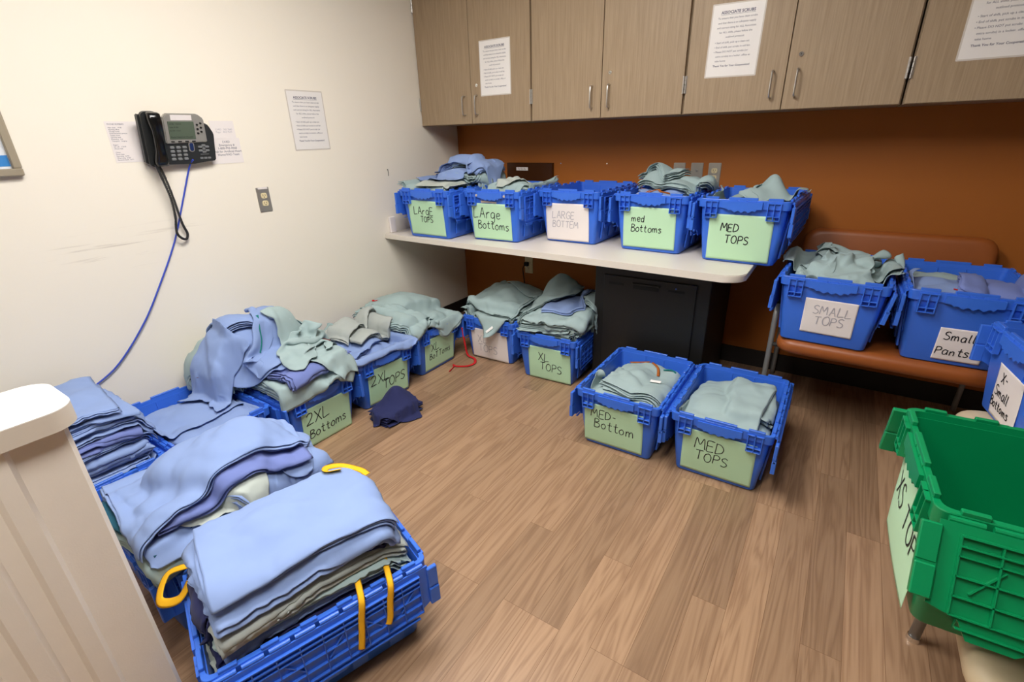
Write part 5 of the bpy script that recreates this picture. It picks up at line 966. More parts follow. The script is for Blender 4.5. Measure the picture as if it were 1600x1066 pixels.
1,0,-1,-4,-1,1,3,-5,-6,0,1,7,5,-12,2,-1,0,0,3,0,0,1,4,-3,-1,3,2,-2,-1,4,-2,-3,-2,0,-4,6,0,4,-3,3,-5,-7,1,-1,-7,13,-9,-1,-3,1,0,4,0,-4,1,7,-1,-3,-3,0,5,-6,0,-1,1,-4,1,1,-1,-1,-1,0,5,9,-3,-11,-7,-1,7,-4,4,0,-2,-2,2,0,2,-4,-1,-1,0,0,1,3,-2,-3,-1,1,1,-1,0,-2,2,2,7,0,-6,7,-3,1,0,3,-2,0,1,-2,-1,1,-2,-1,-2,0,2,1,-2,-2,0,1,-1,3,0,-2,-1,5,-1,-2,-3,-1,10,6,-4,4,-2,0,-1,-1,-1,1,0,-1,1,1,-2,2,1,-3,-2,1,0,4,-1,-4,0,0,0,-1,1,-1,-2,2,-2,1,0,-5,0,0,0,1,-1,-1,-1,1,0,2,3,0,-5,-2,3,1,-1,0,3,0,-3,-4,1,0,-2,3,1,0,0,0,-3,1,0,-5,1,0,-2,3,0,0,-1,0,2,-3,-1,3,0,-2,2,-2,-1,4,2,-4,0,-2,0,0,3,-1,1,0,-6,2,2,1,-5,0,4,-1,-4,0,-1,1,-2,-1,2,1,-2,1,0,1,2,-3,0,7,-9,0,3,1,0,-1,0,-2,-5,-1,-3,2,5,2,-3,-6,1,-2,1,-1,0,1,1,-1,2,2,1,-1,-2,-3,-1,1,7,4,-3,-4,-2,0,-2,0,-4,-1,1,-3,2,-3,-3,1,1,1,1,4,-3,-1,-1,2,0,-1,-1,0,0,3,3,-5,2,-3,-3,1,-1,0,1,0,-8,1,-1,4,-2,-3,-1,4,1,2,-1,-3,1,2,3,-2,-1,1,-2,-1,0,-1,-1,3,-2,-2,2,0,-2,-1,1,4,-4,-6,0,1,0,3,2,-2,0,-2,2,-2,1,3,1,-1,-1,0,0,2,-4,-2,2,1,-2,0,-1,-2,1,2,3,1,-1,-5,-4,1,1,1,3,2,-2,-1,-2,0,4,1,0,3,-1,-4,4,2,-5,-2,-5,1,1,-2,1,0,3,3,0,-2,-12,3,2,1,0,-3,0,0,2,2,1,0,0,0,-1,1,1,-1,-1,-2,5,-3,-3,1,-6,5,-1,1,4,-1,-1,-2,-10,4,0,1,-2,1,-2,0,0,2,1,3,-1,-1,1,-4,3,2,-7,0,2,1,-2,-1,6,-2,-2,2,-2,0,-1,0,-10,3,1,0,-1,-1,4,0,-2,0,1,1,0,1,-1,2,1,-9,1,1,-2,1,2,-3,2,0,1,-1,-1,0,0,1,-8,1,2,-1,4,-1,-3,-2,2,0,0,0,2,-1,1,2,-6,3,3,-9,-2,1,1,1,0,-1,0,2,1,0,1,-5,5,-4,2,4,3,2,0,-5,-6,6,-1,6,4,-1,-2,-5,0,-6,3,-2,-1,0,0,0,0,0,0,0,1,2,6,-1,3,8,-5,-5,-3,-5,2,-1,14,-8,8,1,-2,-2,-3,8,-7,0,-7,4,4,1,1,-3,3,-1,-1,-1,-4,-2,-4,7,4,0,1,-1,7,-1,-12,5,1,1,2,-1,-3,-3,5,-1,1,-1,-2,0,-3,-1,3,4,-3,-6,1,1,3,1,-4,-4,4,-9,2,7,0,3,1,-1,-4,6,-2,-3,-5,5,0,-6,-2,8,5,-7,-2,4,-6,-4,5,2,-1,0,1,0,0,-3,1,2,4,-1,-3,3,1,2,-5,2,-2,-5,4,0,-7,-3,8,2,0,5,-1,-8,-3,4,-4,7,-2,0,0,-3,1,1,3,5,-4,3,-2,-4,-1,-2,8,-4,-3,3,1,-5,-2,3,-4,-2,4,3,0,-4,6,2,-7,2,3,-3,-1,1,3,-2,-3,-1,1,-2,3,-3,0,7,-8,5,0,0,-2,1,0,3,-4,-2,2,0,-3,5,4,-3,1,-2,0,2,-1,2,0,-2,-11,2,0,2,-1,1,12,-5,-9,1,3,-4,-2,4,9,-5,5,3,-7,-3,5,6,-9,-2,7,-5,1,2,3,0,-3,0,-6,3,5,-9,1,9,0,-10,10,-11,-1,-2,1,-1,1,12,6,-6,0,-7,6,-1,-2,3,-4,3,1,2,-1,-4,-2,4,3,3,-8,-5,0,3,-5,6,5,2,-12,1,6,2,-1,-10,2,10,-1,-1,-1,-2,3,0,5,1,-2,-6,-3,3,5,-3,2,-2,-3,4,-1,-7,4,7,-10,-3,7,1,2,1,-5,5,-2,-7,6,3,-4,2,2,0,-3,-2,-1,2,4,1,-2,-1,0,-2,-1,5,2,3,-11,-2,1,4,1,5,-4,-5,4,5,-10,4,-1,2,3,-3,1,-5,3,1,1,2,-2,-3,0,2,-2,0,4,5,-1,-2,-1,-2,4,-3,3,-4,-5,4,4,-6,6,-4,-2,5,2,1,-3,1,-4,0,0,-1,0,4,-2,0,-1,-3,6,3,-2,-6,8,2,-9,-2,-3,2,7,1,-4,2,3,-6,3,4,0,-1,-3,-1,-2,0,1,1,4,-2,-2,-1,0,3,0,-8,2,-2,3,3,4,-3,-2,5,1,-3,1,1,-4,-1,5,-2,-6,-3,8,4,2,-1,-2,2,-6,-5,1,7,0,1,-6,-1,0,3,-5,0,11,5,-4,-7,0,7,4,-6,-7,12,-6,-7,-3,4,1,7,-2,5,1,-8,-4,5,8,-10,0,-1,-2,-2,0,1,1,-3,0,6,3,-3,-4,4,0,-4,1,2,-4,-1,4,4,2,-3,3,-8,-2,6,5,4,-4,2,0,-2,2,5,-5,-2,4,-2,-6,1,1,1,5,-2,-2,3,-2,-2,-1,4,0,-3,-5,1,2,-2,4,6,3,-6,-6,2,0,-2,5,-1,1,2,-2,0,2,-13,4,7,-2,-5,-1,2,2,-1,5,2,0,-1,-5,-2,-4,9,1,-6,-2,-2,5,1,0,4,-3,-5,-1,4,1,1,-3,5,-2,-2,1,-4,-1,-1,10,-2,-1,-5,2,0,1,-2,3,5,-4,-5,-2,2,3,0,0,3,-4,0,-1,-3,0,1,2,7,-5,0,-2,1,1,4,-1,-4,-2,3,0,-2,2,1,4,-5,
-4,0,4,4,-3,8,-1,2,1,-1,2,3,-1,0,0,-1,3,0,-1,1,4,-1,-5,2,-2,0,-2,-1,1,2,-2,-8,1,5,5,2,0,-4,0,1,1,5,0,0,3,1,-1,-2,3,-1,1,0,-1,-1,3,-2,1,-2,-2,3,0,-1,-10,1,3,5,-1,-1,-6,4,0,0,6,1,4,0,1,-1,-2,1,0,2,0,1,-2,-4,5,0,0,-1,1,0,0,-5,2,-1,-1,-3,-7,-6,7,4,0,1,4,2,-1,0,-1,1,3,2,0,0,1,0,-6,-1,3,4,0,1,-1,0,1,-3,0,1,1,-5,-7,-5,5,-11,0,1,-2,0,1,3,3,1,1,-2,0,1,-2,-3,2,2,1,-1,3,2,0,-1,-2,-1,1,3,-3,-5,1,3,-10,3,1,-1,-6,-4,-1,2,1,3,2,0,2,0,0,-1,-2,10,-1,-2,0,3,2,1,-1,0,3,-3,-2,-1,-1,0,5,-8,2,-1,-1,-5,-4,-1,0,0,2,5,4,-1,0,0,2,2,-4,2,-1,-2,0,0,2,5,-1,-2,-4,3,8,0,-7,-6,3,-2,-2,-2,-2,-1,0,-4,0,2,0,1,-2,-1,6,-4,0,0,0,-1,0,0,1,1,1,2,4,6,-1,-4,-4,2,7,-12,3,1,5,-2,-8,4,0,-6,-2,0,-1,3,-2,-2,0,0,1,1,-1,0,1,-2,-1,2,4,2,-1,6,4,2,0,-7,5,9,-2,-10,3,3,-6,-6,0,0,1,0,-1,0,0,-1,1,0,1,0,-1,-1,0,0,3,-2,7,0,5,10,-2,11,0,-3,-10,0,1,0,-8,1,-1,-1,0,1,-1,0,0,1,-2,1,2,-2,4,-4,-1,2,-2,2,2,10,6,-6,-6,1,4,-3,0,6,3,-9,0,9,-10,-2,10,-1,-8,-3,-2,7,-4,0,-1,7,-4,4,-4,3,6,0,-9,-4,-1,7,7,-12,-5,10,6,-5,-4,-2,8,0,4,1,-5,-8,4,4,1,-7,7,-9,3,-1,-4,-1,7,4,-2,-7,-2,-2,0,-1,2,3,-7,-1,6,2,-5,8,-1,-12,0,9,-4,2,1,-4,-4,8,0,3,-6,-7,7,3,-1,-9,2,7,0,-6,-2,0,0,5,-4,-4,-2,7,6,-9,-5,3,1,-1,5,4,0,2,-3,-4,2,3,-5,1,-6,6,-5,6,-5,-2,5,3,-2,-7,-6,2,5,-1,5,2,-7,-7,7,5,-1,-5,4,0,-7,3,0,-3,3,3,5,0,-3,-7,4,2,-6,0,4,2,-1,3,4,-6,0,7,1,-7,-3,8,-2,-7,7,3,-4,-3,-1,-4,6,6,-6,-4,6,1,7,-4,2,-8,1,2,-4,2,-3,3,-4,-1,3,2,-3,-2,10,-2,-10,9,5,-1,-8,-4,4,2,7,-2,-7,2,-6,3,7,6,-9,-4,5,1,2,-4,-4,2,-8,14,-2,-5,-2,10,-6,-7,6,6,-1,-5,-6,1,6,6,-8,-3,1,-7,5,6,-1,2,4,4,0,-5,-9,-4,11,-2,7,0,1,0,3,-7,-7,0,9,-3,-4,-4,4,1,5,-11,0,1,3,9,0,-11,-6,1,-1,9,4,-8,0,5,0,2,5,-8,10,1,-2,-6,-1,5,-6,-2,-3,2,4,3,-7,7,8,-1,-8,-8,-2,10,1,-9,3,0,3,6,-3,2,1,-1,-7,11,-1,-3,-4,5,3,-4,1,-1,-8,6,2,1,2,0,-4,-1,4,3,-4,-5,-4,11,0,-7,1,3,4,3,-3,-2,-1,0,2,-2,-1,2,3,1,-9,1,4,-4,0,4,1,-4,0,3,7,2,0,-8,-2,1,5,-6,0,6,4,-1,0,-2,-2,0,-2,0,4,-3,-3,2,7,1,1,-8,-1,2,1,0,2,6,0,-1,3,-2,-1,-8,2,8,-2,-1,5,-1,-2,-4,-1,-4,-1,-1,0,3,-1,7,5,-8,1,6,-4,-4,-1,6,-3,-1,4,2,1,-1,-5,-5,-2,6,4,4,-2,-6,1,4,2,-7,-1,0,-1,0,8,-6,3,-4,0,4,5,1,-4,0,-3,1,5,5,-4,0,-1,-3,3,-3,2,-1,-4,1,0,-1,-2,3,-8,1,-3,3,6,-2,-4,3,1,-5,1,1,6,-7,10,0,-4,1,-2,-3,2,7,-6,3,-4,-4,2,-1,-4,12])
CLOTH[25] = (48, 45, 3, [-82,-3,7,-7,-8,-5,0,-4,-6,-4,-7,-8,-8,-2,2,11,12,12,11,11,11,10,8,8,5,4,9,1,8,12,6,-5,-11,-7,-5,-5,-5,-8,-4,-1,-4,7,9,5,7,-7,10,-11,-1,1,1,-3,-2,1,0,1,0,1,-1,6,0,-1,0,-1,0,-2,-1,-1,-1,1,6,-4,5,2,-3,1,6,2,-1,4,0,-4,7,-2,-3,2,-3,-1,4,1,0,-5,-5,0,1,0,-3,3,5,-5,-1,1,2,4,0,0,0,-2,0,-1,-2,-2,1,2,3,0,4,-2,-3,-3,1,6,5,5,-5,2,4,-9,0,5,-2,0,3,-1,-3,-9,-1,1,2,1,-2,-2,3,-1,1,-1,0,0,6,1,-1,-1,-1,-1,-2,0,1,-1,0,1,-1,1,2,-3,2,-2,-3,8,5,2,1,1,0,0,-10,4,4,-1,0,2,-7,3,0,2,-4,-2,-1,4,-4,0,3,-2,4,2,-2,0,0,-1,-2,-1,2,1,-2,0,0,1,-1,1,-1,-4,1,0,0,1,8,2,-1,6,2,-1,-3,-2,1,-1,1,-4,-1,1,-2,4,0,2,-11,5,3,-4,1,3,-3,1,1,-1,-3,-1,0,0,-1,3,1,-1,0,-1,-2,0,0,1,1,-3,0,0,6,-2,3,6,6,-4,-1,-1,0,0,-4,-7,5,4,1,1,-3,-1,-7,6,1,5,0,0,-6,1,-2,-3,0,0,0,2,-1,0,0,-1,-1,0,-1,1,1,-1,-1,2,5,2,6,-9,0,8,6,-5,-1,-1,0,-10,10,-5,-3,2,-1,6,-3,10,-3,2,5,0,-5,-8,-4,-6,2,1,1,1,-2,1,0,0,0,-1,1,5,-5,0,-1,9,4,1,-3,0,-1,6,1,2,-6,-3,4,1,-2,-6,-1,2,-3,10,-2,5,-4,8,5,1,-4,-7,6,0,-10,1,1,-4,-5,-1,3,0,2,-1,0,-2,0,8,-7,4,-4,1,1,1,-2,2,-3,3,3,1,0,-1,3,-6,7,0,-4,8,1,3,1,-4,-2,7,0,-1,1,1,-15,15,-3,-4,-3,-7,-1,0,0,-2,-2,1,0,-1,0,1,2,5,-1,-6,-2,2,14,-11,1,0,6,1,0,-7,8,-2,0,2,-5,-4,7,1,5,-1,-1,-1,1,2,-7,3,0,2,-2,0,-1,-8,-5,2,-4,0,-2,0,1,3,3,-4,0,-1,-3,2,0,-2,2,-2,1,6,2,-5,2,9,-2,4,1,0,1,-5,3,-2,-4,2,2,1,-1,2,-1,-7,4,3,2,-1,-1,-12,-4,-2,0,-2,2,4,-2,-4,2,0,-3,2,-2,4,-4,4,0,0,1,0,4,-4,13,-4,2,1,-1,-1,1,0,-6,-3,0,0,2,4,2,-1,-2,-4,1,0,6,-2,-4,-9,-2,-1,3,3,-5,-3,1,2,-2,0,3,-4,-1,3,4,3,0,-2,-4,-4,2,13,-1,0,0,-1,-1,0,-6,1,5,-4,-1,-1,4,1,0,1,-3,-4,3,0,0,2,0,-4,-3,2,1,-8,-8,5,-2,1,1,3,2,-5,1,0,-2,2,-1,-3,-1,0,12,1,-1,0,0,-1,-6,1,6,0,-2,-1,0,-5,-2,10,-3,-1,1,-2,0,2,3,-1,1,-3,-4,-2,-1,3,-7,1,-2,1,-4,0,6,-4,-4,-1,-1,0,0,0,-1,13,-2,-2,-1,1,-1,2,2,1,-1,-2,-3,0,0,1,-5,7,-1,0,1,1,0,1,-1,0,-1,-1,-5,5,2,-9,-6,-2,1,-4,3,-4,-1,4,1,-4,0,0,0,-2,12,-1,0,0,-1,0,0,2,-2,3,-3,-2,0,3,0,0,-2,2,-1,0,1,0,1,0,-4,2,0,-2,3,-6,3,-2,-9,2,-2,-7,1,11,-5,2,6,-8,-7,-1,-1,12,0,0,0,-1,0,-2,2,1,-5,2,3,-1,-3,2,2,-1,-1,2,-3,0,3,1,-4,0,0,0,1,-5,5,-2,-3,-3,-8,9,2,3,-6,7,-5,-9,-5,2,-1,-1,12,-1,0,0,0,-1,1,-1,-3,4,0,-2,1,1,0,0,-1,1,-2,0,-4,3,2,-3,3,0,0,0,1,-5,1,1,3,-4,-6,6,-1,-6,2,-1,3,-2,-2,-2,0,12,-1,1,-1,0,0,0,-3,4,-3,-1,0,3,-2,-2,5,0,-3,1,-1,0,-4,1,3,0,2,-2,-3,1,-1,5,0,-1,0,1,-5,-8,6,-3,4,-3,4,1,-2,-2,11,0,0,0,0,0,0,1,-2,1,-1,2,-6,0,1,-2,-1,5,0,0,2,-1,-3,3,1,-3,3,0,-3,0,3,-3,2,-2,-3,-2,8,-1,-5,-4,1,6,-1,1,0,10,1,0,0,0,0,0,0,-2,-2,3,0,-2,-1,4,-9,3,3,0,-1,-2,2,5,-2,1,-1,-3,4,1,-5,-1,0,0,1,-1,2,4,-1,1,-2,-1,-5,1,1,5,5,3,-2,4,1,0,1,-2,1,0,-1,-2,1,2,-10,8,3,-2,-2,-4,1,-4,5,5,-2,1,0,-4,1,0,3,0,-3,-3,6,-2,-3,8,0,-3,-1,-2,3,1,-1,10,-3,5,-1,-1,2,-2,0,1,1,-1,-1,-5,1,0,1,5,-3,-1,2,-4,0,-7,9,2,0,-5,3,-4,4,-13,12,-2,5,-8,5,1,-2,6,-1,-3,0,1,-9,4,10,-2,-3,-2,5,1,1,-4,3,-1,-3,-1,2,-3,6,-3,1,4,1,0,-1,1,-4,-3,7,0,0,-5,-3,1,-3,-10,17,-7,1,-3,4,2,-6,8,1,0,-9,-1,-7,4,1,3,0,0,0,-1,3,-4,-5,7,0,3,1,-1,-2,-5,-7,6,5,0,0,4,-4,1,3,-1,-3,-2,-1,3,-7,-6,12,-3,-2,2,-7,9,-8,6,2,0,2,-8,1,9,-3,0,-6,3,7,-3,-3,5,0,2,0,1,0,-2,-10,4,-5,2,7,4,-3,0,-3,-1,-2,-3,2,0,3,5,-1,-6,5,-4,-4,-1,0,2,-4,2,5,4,1,9,1,
-4,-1,5,-5,-1,3,1,-2,1,2,3,-1,1,-2,1,-5,-2,-1,1,2,2,-1,-2,-3,1,5,-2,3,2,1,0,1,-4,-3,-7,6,-1,5,-6,1,5,-4,3,10,-9,2,2,1,2,-2,2,-1,-2,-2,4,5,0,-1,-2,2,2,-1,-4,-2,-2,6,1,-4,2,-2,0,2,-1,2,2,-1,-2,-1,2,-1,0,-1,-2,1,1,-7,1,8,2,2,6,2,-2,-2,0,2,0,0,-5,-3,3,7,-3,-3,3,-3,4,1,-3,2,-10,2,7,-1,0,-1,3,-1,-1,2,-1,1,0,1,-1,-2,-10,2,9,-6,-3,7,3,9,-1,1,-6,4,3,0,0,1,-1,1,-5,-4,3,-2,6,-3,2,0,0,1,-2,1,-2,-2,-1,6,2,-3,2,1,-1,-3,1,1,0,1,-9,-1,-1,1,1,6,-3,4,9,1,-6,7,-3,2,2,-1,-1,-2,-2,7,-5,-10,6,5,1,1,-2,1,-1,-5,9,-6,2,1,0,-1,0,3,0,-3,-1,0,0,0,-1,2,1,-3,-5,8,-4,-2,-13,5,3,3,-2,3,-1,-2,1,-3,-1,5,-2,0,2,0,1,0,-1,-5,-6,7,4,-11,10,0,0,0,1,1,0,-2,-1,1,-3,-2,3,-4,5,0,0,-2,-1,2,0,0,8,4,-1,1,-1,-6,2,-3,1,3,3,1,0,-5,4,-3,3,0,0,0,-9,6,4,-9,2,5,2,-1,1,-1,-1,-2,-1,-1,2,0,4,-9,6,-4,6,-4,-1,1,5,10,-1,1,1,-3,-2,-1,-3,5,5,0,-1,-1,1,-4,-5,3,5,0,-2,1,-5,5,1,-6,-2,4,2,2,-7,4,1,2,0,-1,0,0,2,-2,0,-3,0,3,3,-6,11,-4,1,-1,-3,4,-1,4,0,1,-1,-1,-2,-1,-2,5,-7,-3,3,7,2,-1,-4,5,-1,-5,-3,6,0,2,-4,3,-2,2,-5,4,-3,2,-2,2,0,2,-2,-3,0,12,-2,-2,-4,2,1,3,2,-1,1,-2,-4,1,-2,-1,1,-2,-3,3,5,4,1,-3,0,-2,3,-2,-2,2,0,2,-2,0,-3,3,-3,4,-2,-3,1,6,-3,-1,-3,-2,11,0,-2,-2,-1,-3,3,-2,9,-4,1,0,-1,1,1,-5,1,1,1,-1,0,3,0,-3,1,1,-2,-2,2,1,-3,2,0,-2,-1,3,-2,1,-4,4,-3,4,1,-2,-5,9,-2,-2,4,-3,1,-7,8,-4,6,1,-1,-1,2,1,0,-3,1,-2,0,2,-6,8,-6,5,-5,-1,0,-4,-2,11,-1,-3,-1,3,-4,2,0,3,-4,0,0,0,0,5,7,-3,2,-2,4,2,0,-9,9,-4,-6,7,3,1,1,-4,4,-1,-2,-7,-4,10,-13,11,4,1,-1,-7,-2,9,-5,-5,2,5,2,1,-1,2,1,-2,-1,-5,2,3,1,6,-1,1,3,2,1,-2,2,-8,4,3,-1,-1,-1,-2,6,-1,-2,-1,2,-4,-5,10,-9,-3,1,0,8,3,-6,-4,6,3,2,1,-2,1,0,0,-2,-2,3,-2,2,0,6,1,2,1,0,0,-1,3,-1,-2,3,-3,1,1,-4,0,4,0,0,1,-2,-5,-12,11,-12,6,6,-8,5,7,3,0,0,0,0,1,0,0,-1,1,-1,0,1,-1,1,9,1,-1,1,-1,0,2,0,-4,3,0,1,0,-2,2,1,-3,0,-2,-1,1,-6,-1,-2,9,-2,-1,3,0,-6,5,0,2,-4,3,1,-1,2,3,-2,-1,1,-1,0,3,-1,8,-4,4,2,0,2,-1,1,0,1,-2,0,0,1,-4,-2,1,0,-7,2,3,3,-5,2,2,2,4,-3,3,-6,3,0,-2,-4,0,6,-2,4,1,0,-3,1,1,1,-5,8,5,-1,2,0,3,0,0,-1,-1,0,-1,0,-3,0,3,0,0,-2,0,0,-2,7,-3,-2,3,2,-1,1,0,-6,-4,4,0,3,-4,4,-1,4,-1,0,1,-2,0,-2,3,3,-3,5,4,2,-5,4,0,-3,2,-1,-1,1,2,-5,-4,-2,6,4,-3,0,3,-1,4,-2,-1,1,-2,1,-2,-3,3,3,-5,3,1,-3,-1,0,3,-4,4,-3,-2,-3,4,3,3,5,-1,-3,4,0,1,-2,-1,1,1,-2,-3,-4,-3,0,2,3,4,-7,7,3,1,0,-1,1,-2,-1,-1,3,1,-1,-3,-3,3,-6,0,-3,3,2,1,-8,-1,3,1,0,-3,5,14,-4,-1,1,1,2,-1,-4,-5,-1,6,3,-2,-6,9,-4,2,-5,-5,5,5,4,-1,-2,-1,1,-3,3,4,0,-3,-10,1,-3,-6,-1,-1,13,-149,10,7,10,6,8,2,4,4,-5,2,3,9,5,10,4,1,0,-2,-4,-3,-2,7,9,4,4,4,8,3,0,7,6,6,7,8,0,-3,5,7,9,-1,-1,-8,-5,-3,-8,-2,3,-1,3,-4,5,3,-3,3,3,-4,-4,6,-1,1,2,-3,-4,-1,4,9,0,-7,6,3,-5,-8,3,9,2,1,-1,-1,-6,5,3,-8,-1,1,6,-2,4,-1,-2,-7,2,-3,0,0,2,0,-3,-2,9,-1,0,2,0,-1,-1,-7,4,3,4,5,-4,0,4,-8,-1,7,6,0,-3,0,2,1,-3,1,0,-5,8,-1,-3,0,3,0,1,1,-2,-1,-4,1,1,-1,0,-4,1,0,5,5,-2,-2,-2,-4,2,1,4,8,3,-1,2,-6,3,1,0,0,-1,-6,2,2,0,3,2,-6,5,1,-1,0,0,1,1,1,-1,-4,-1,2,1,-2,-2,-2,1,6,-4,0,2,2,0,-6,-2,3,3,8,2,-3,2,1,2,1,-3,-2,4,-3,0,-3,-2,2,2,0,5,0,1,-1,0,1,1,0,0,0,-7,1,2,-3,-2,2,-1,3,2,3,-5,2,4,-2,-3,3,1,4,1,-1,-3,4,-1,5,0,-4,-1,1,-2,3,-1,-1,1,-1,2,-4,4,-2,4,2,1,1,0,-1,1,-2,-1,-6,1,-1,0,1,4,0,-2,0,5,-4,-1,11,4,
-3,0,-3,-1,4,1,0,0,-3,-3,3,-4,2,5,-2,0,-1,2,-4,1,4,-4,4,0,-1,4,2,0,-1,-2,-7,8,-3,-1,0,3,-4,3,6,2,-6,-3,3,3,-7,8,1,1,1,1,0,1,-3,-7,5,-2,1,5,-1,0,-5,0,-2,4,6,0,-4,-4,0,4,2,3,2,0,-8,8,-7,-2,3,6,-2,5,1,-2,1,-3,7,-6,-1,7,0,0,-1,1,1,0,-8,2,8,1,0,-5,1,2,-5,5,0,0,0,0,-1,2,-3,0,-2,1,4,0,2,-7,-3,3,1,5,1,4,1,-2,2,-5,4,1,-4,-2,3,-2,2,2,0,2,2,1,0,0,-2,1,0,-1,-11,11,0,-5,1,1,-2,2,3,-1,-2,3,0,-4,7,2,-9,4,0,6,-1,1,0,-2,-1,0,5,-1,-1,-1,0,4,0,-3,3,1,-2,0,6,-3,3,0,-3,0,-2,7,-8,2,1,0,-3,2,-6,-1,6,0,-1,0,5,-1,5,-3,0,6,-2,1,-2,1,0,2,-6,1,3,-2,4,1,-1,5,-3,-4,1,1,0,-2,4,2,1,0,-1,1,2,-4,-2,2,-5,0,3,-9,6,0,2,1,-1,1,4,3,1,-2,1,2,0,-1,-1,3,-4,5,0,-3,-2,6,0,0,0,3,-1,-2,0,-4,-4,6,2,4,1,-3,-4,3,2,-1,-1,-3,0,-3,3,-2,2,-5,0,1,2,4,3,0,2,0,1,-1,0,1,-4,1,-2,4,1,2,0,0,0,0,1,1,-4,-2,3,-1,0,1,4,-1,0,1,-2,3,1,-1,0,2,-4,3,-6,-6,4,0,1,1,1,2,0,2,1,0,-1,0,-3,3,1,-4,-2,2,3,3,1,-1,-4,-2,4,2,-1,-5,4,0,0,-1,4,4,1,-6,5,-10,5,5,-1,-1,4,-1,-6,0,0,0,0,0,-1,3,0,-2,0,2,-3,1,2,-1,-1,1,-1,-2,0,-1,2,5,-1,-5,4,-2,2,0,0,-2,-2,3,6,-6,-1,-2,9,-1,-1,-3,6,-5,0,5,-3,-1,0,0,-1,-3,5,0,1,-3,-3,4,0,-6,-3,9,0,0,-3,-1,2,-1,-5,5,2,-4,5,-5,3,-2,-7,5,0,-4,7,9,-5,-1,-3,1,5,-5,7,2,-1,-1,-4,0,-1,1,0,5,-1,-2,1,0,-1,-2,5,-2,0,0,-1,2,2,-1,-3,1,-4,0,2,-1,0,3,-6,-1,-1,-1,5,6,-9,8,2,-4,7,-3,2,-2,2,-9,5,-1,-5,2,0,5,5,-3,1,0,2,-1,-3,-1,6,-2,-1,1,-1,-2,-1,3,-7,4,1,-6,-4,10,0,-7,5,-1,2,0,-2,8,-6,-4,7,-1,5,-4,1,-6,8,-5,-1,2,-1,0,0,6,-1,0,1,-1,-6,2,1,-2,2,-1,-1,1,0,3,-6,3,-2,-1,-1,2,1,-3,8,1,-4,0,1,1,-7,8,0,-2,-2,-1,6,-2,5,-5,-2,3,0,-2,0,-2,5,0,0,-1,-2,1,-1,-1,2,-1,-1,1,0,1,-3,1,1,-5,0,3,2,-2,0,2,2,2,-2,-1,0,2,-3,2,1,-5,-4,3,6,-6,-6,6,1,3,-1,-1,0,5,1,0,0,-2,-3,2,0,2,-1,0,-4,0,2,-3,-3,6,2,-5,3,0,-2,1,1,1,2,1,-3,-1,5,-1,-6,1,1,-4,-1,1,1,-1,-2,3,-4,2,1,1,7,1,-8,1,-2,2,4,-2,1,-1,1,1,-4,-2,-3,-2,2,4,2,2,2,0,-4,-3,1,0,2,4,1,-10,2,6,-3,1,0,-9,-3,10,2,0,-2,1,-2,-3,1,3,-10,7,-3,0,5,-3,1,1,3,1,1,-2,-4,6,2,-10,1,3,2,0,3,3,-7,-1,-1,0,-2,-3,9,-9,0,-1,3,7,-3,0,-12,15,1,-1,0,1,-5,-4,6,0,-2,-3,6,-1,1,-5,-1,-1,-7,-1,3,5,2,5,-5,-2,2,0,1,0,3,5,-9,2,-1,4,1,-3,-2,-1,4,-3,-3,9,-12,10,1,-4,1,1,-2,3,1,8,-3,-5,3,1,2,-9,4,-1,-3,3,-3,5,-3,-3,2,9,0,-2,-2,-3,-1,0,7,1,-5,2,-4,-6,-2,2,3,2,2,6,2,3,-1,-7,5,0,0,-1,1,-2,-3,3,8,-2,-9,-2,9,-2,-3,3,-2,4,-1,-2,1,-3,2,1,1,-2,0,0,-2,1,4,0,-6,-3,4,-5,10,0,-2,3,-3,-1,8,3,-1,-3,0,-1,2,-2,1,2,3,-1,-2,1,3,0,-1,0,-1,2,0,-3,0,1,2,-5,1,0,3,-2,-3,0,-3,1,2,-1,0,-3,10,0,-3,-3,1,3,-1,3,0,1,-2,0,2,-1,1,1,2,1,-1,3,4,-5,0,1,1,-1,2,-2,-4,2,1,-7,5,-1,-1,-2,1,1,-1,0,3,1,1,-3,4,1,-7,3,3,0,-4,2,2,-5,3,4,-1,-1,0,1,-1,-5,4,1,2,4,-2,-1,5,-3,0,2,0,0,-3,-1,0,0,-4,-3,2,3,0,-1,2,-2,-2,-3,7,3,-8,4,3,1,0,-3,0,-4,6,4,0,-1,-3,-1,-1,-1,-4,3,0,-2,-2,6,3,-4,3,1,-1,4,-2,-3,-6,9,-4,0,2,-1,-5,0,4,-1,-7,1,7,1,-6,4,3,-2,0,-3,3,0,3,3,1,1,-5,0,0,4,-7,4,0,-6,3,2,2,-2,1,1,-4,-4,3,7,2,0,-10,6,-3,-2,-1,5,0,-5,-2,8,-2,-4,-2,6,-2,1,2,-2,-4,4,0,1,2,1,-1,3,-4,0,-1,-6,5,-11,8,0,-2,-1,3,4,-5,-5,5,-7,2,7,-3,2,1,1,0,1,-3,1,4,-6,-5,5,4,0,0,-1,-2,-3,4,3,-2,3,-6,-2,0,1,0,7,-4,-8,13,-8,9,0,-1,2,-3,-1,-3,2,6,-3,-1,0,-6,6,6,-3,3,0,-1,4,-4,0,6,-1,-6,1,0,-2,1,-1,2,0,2,-1,-7,4,-6,-1,
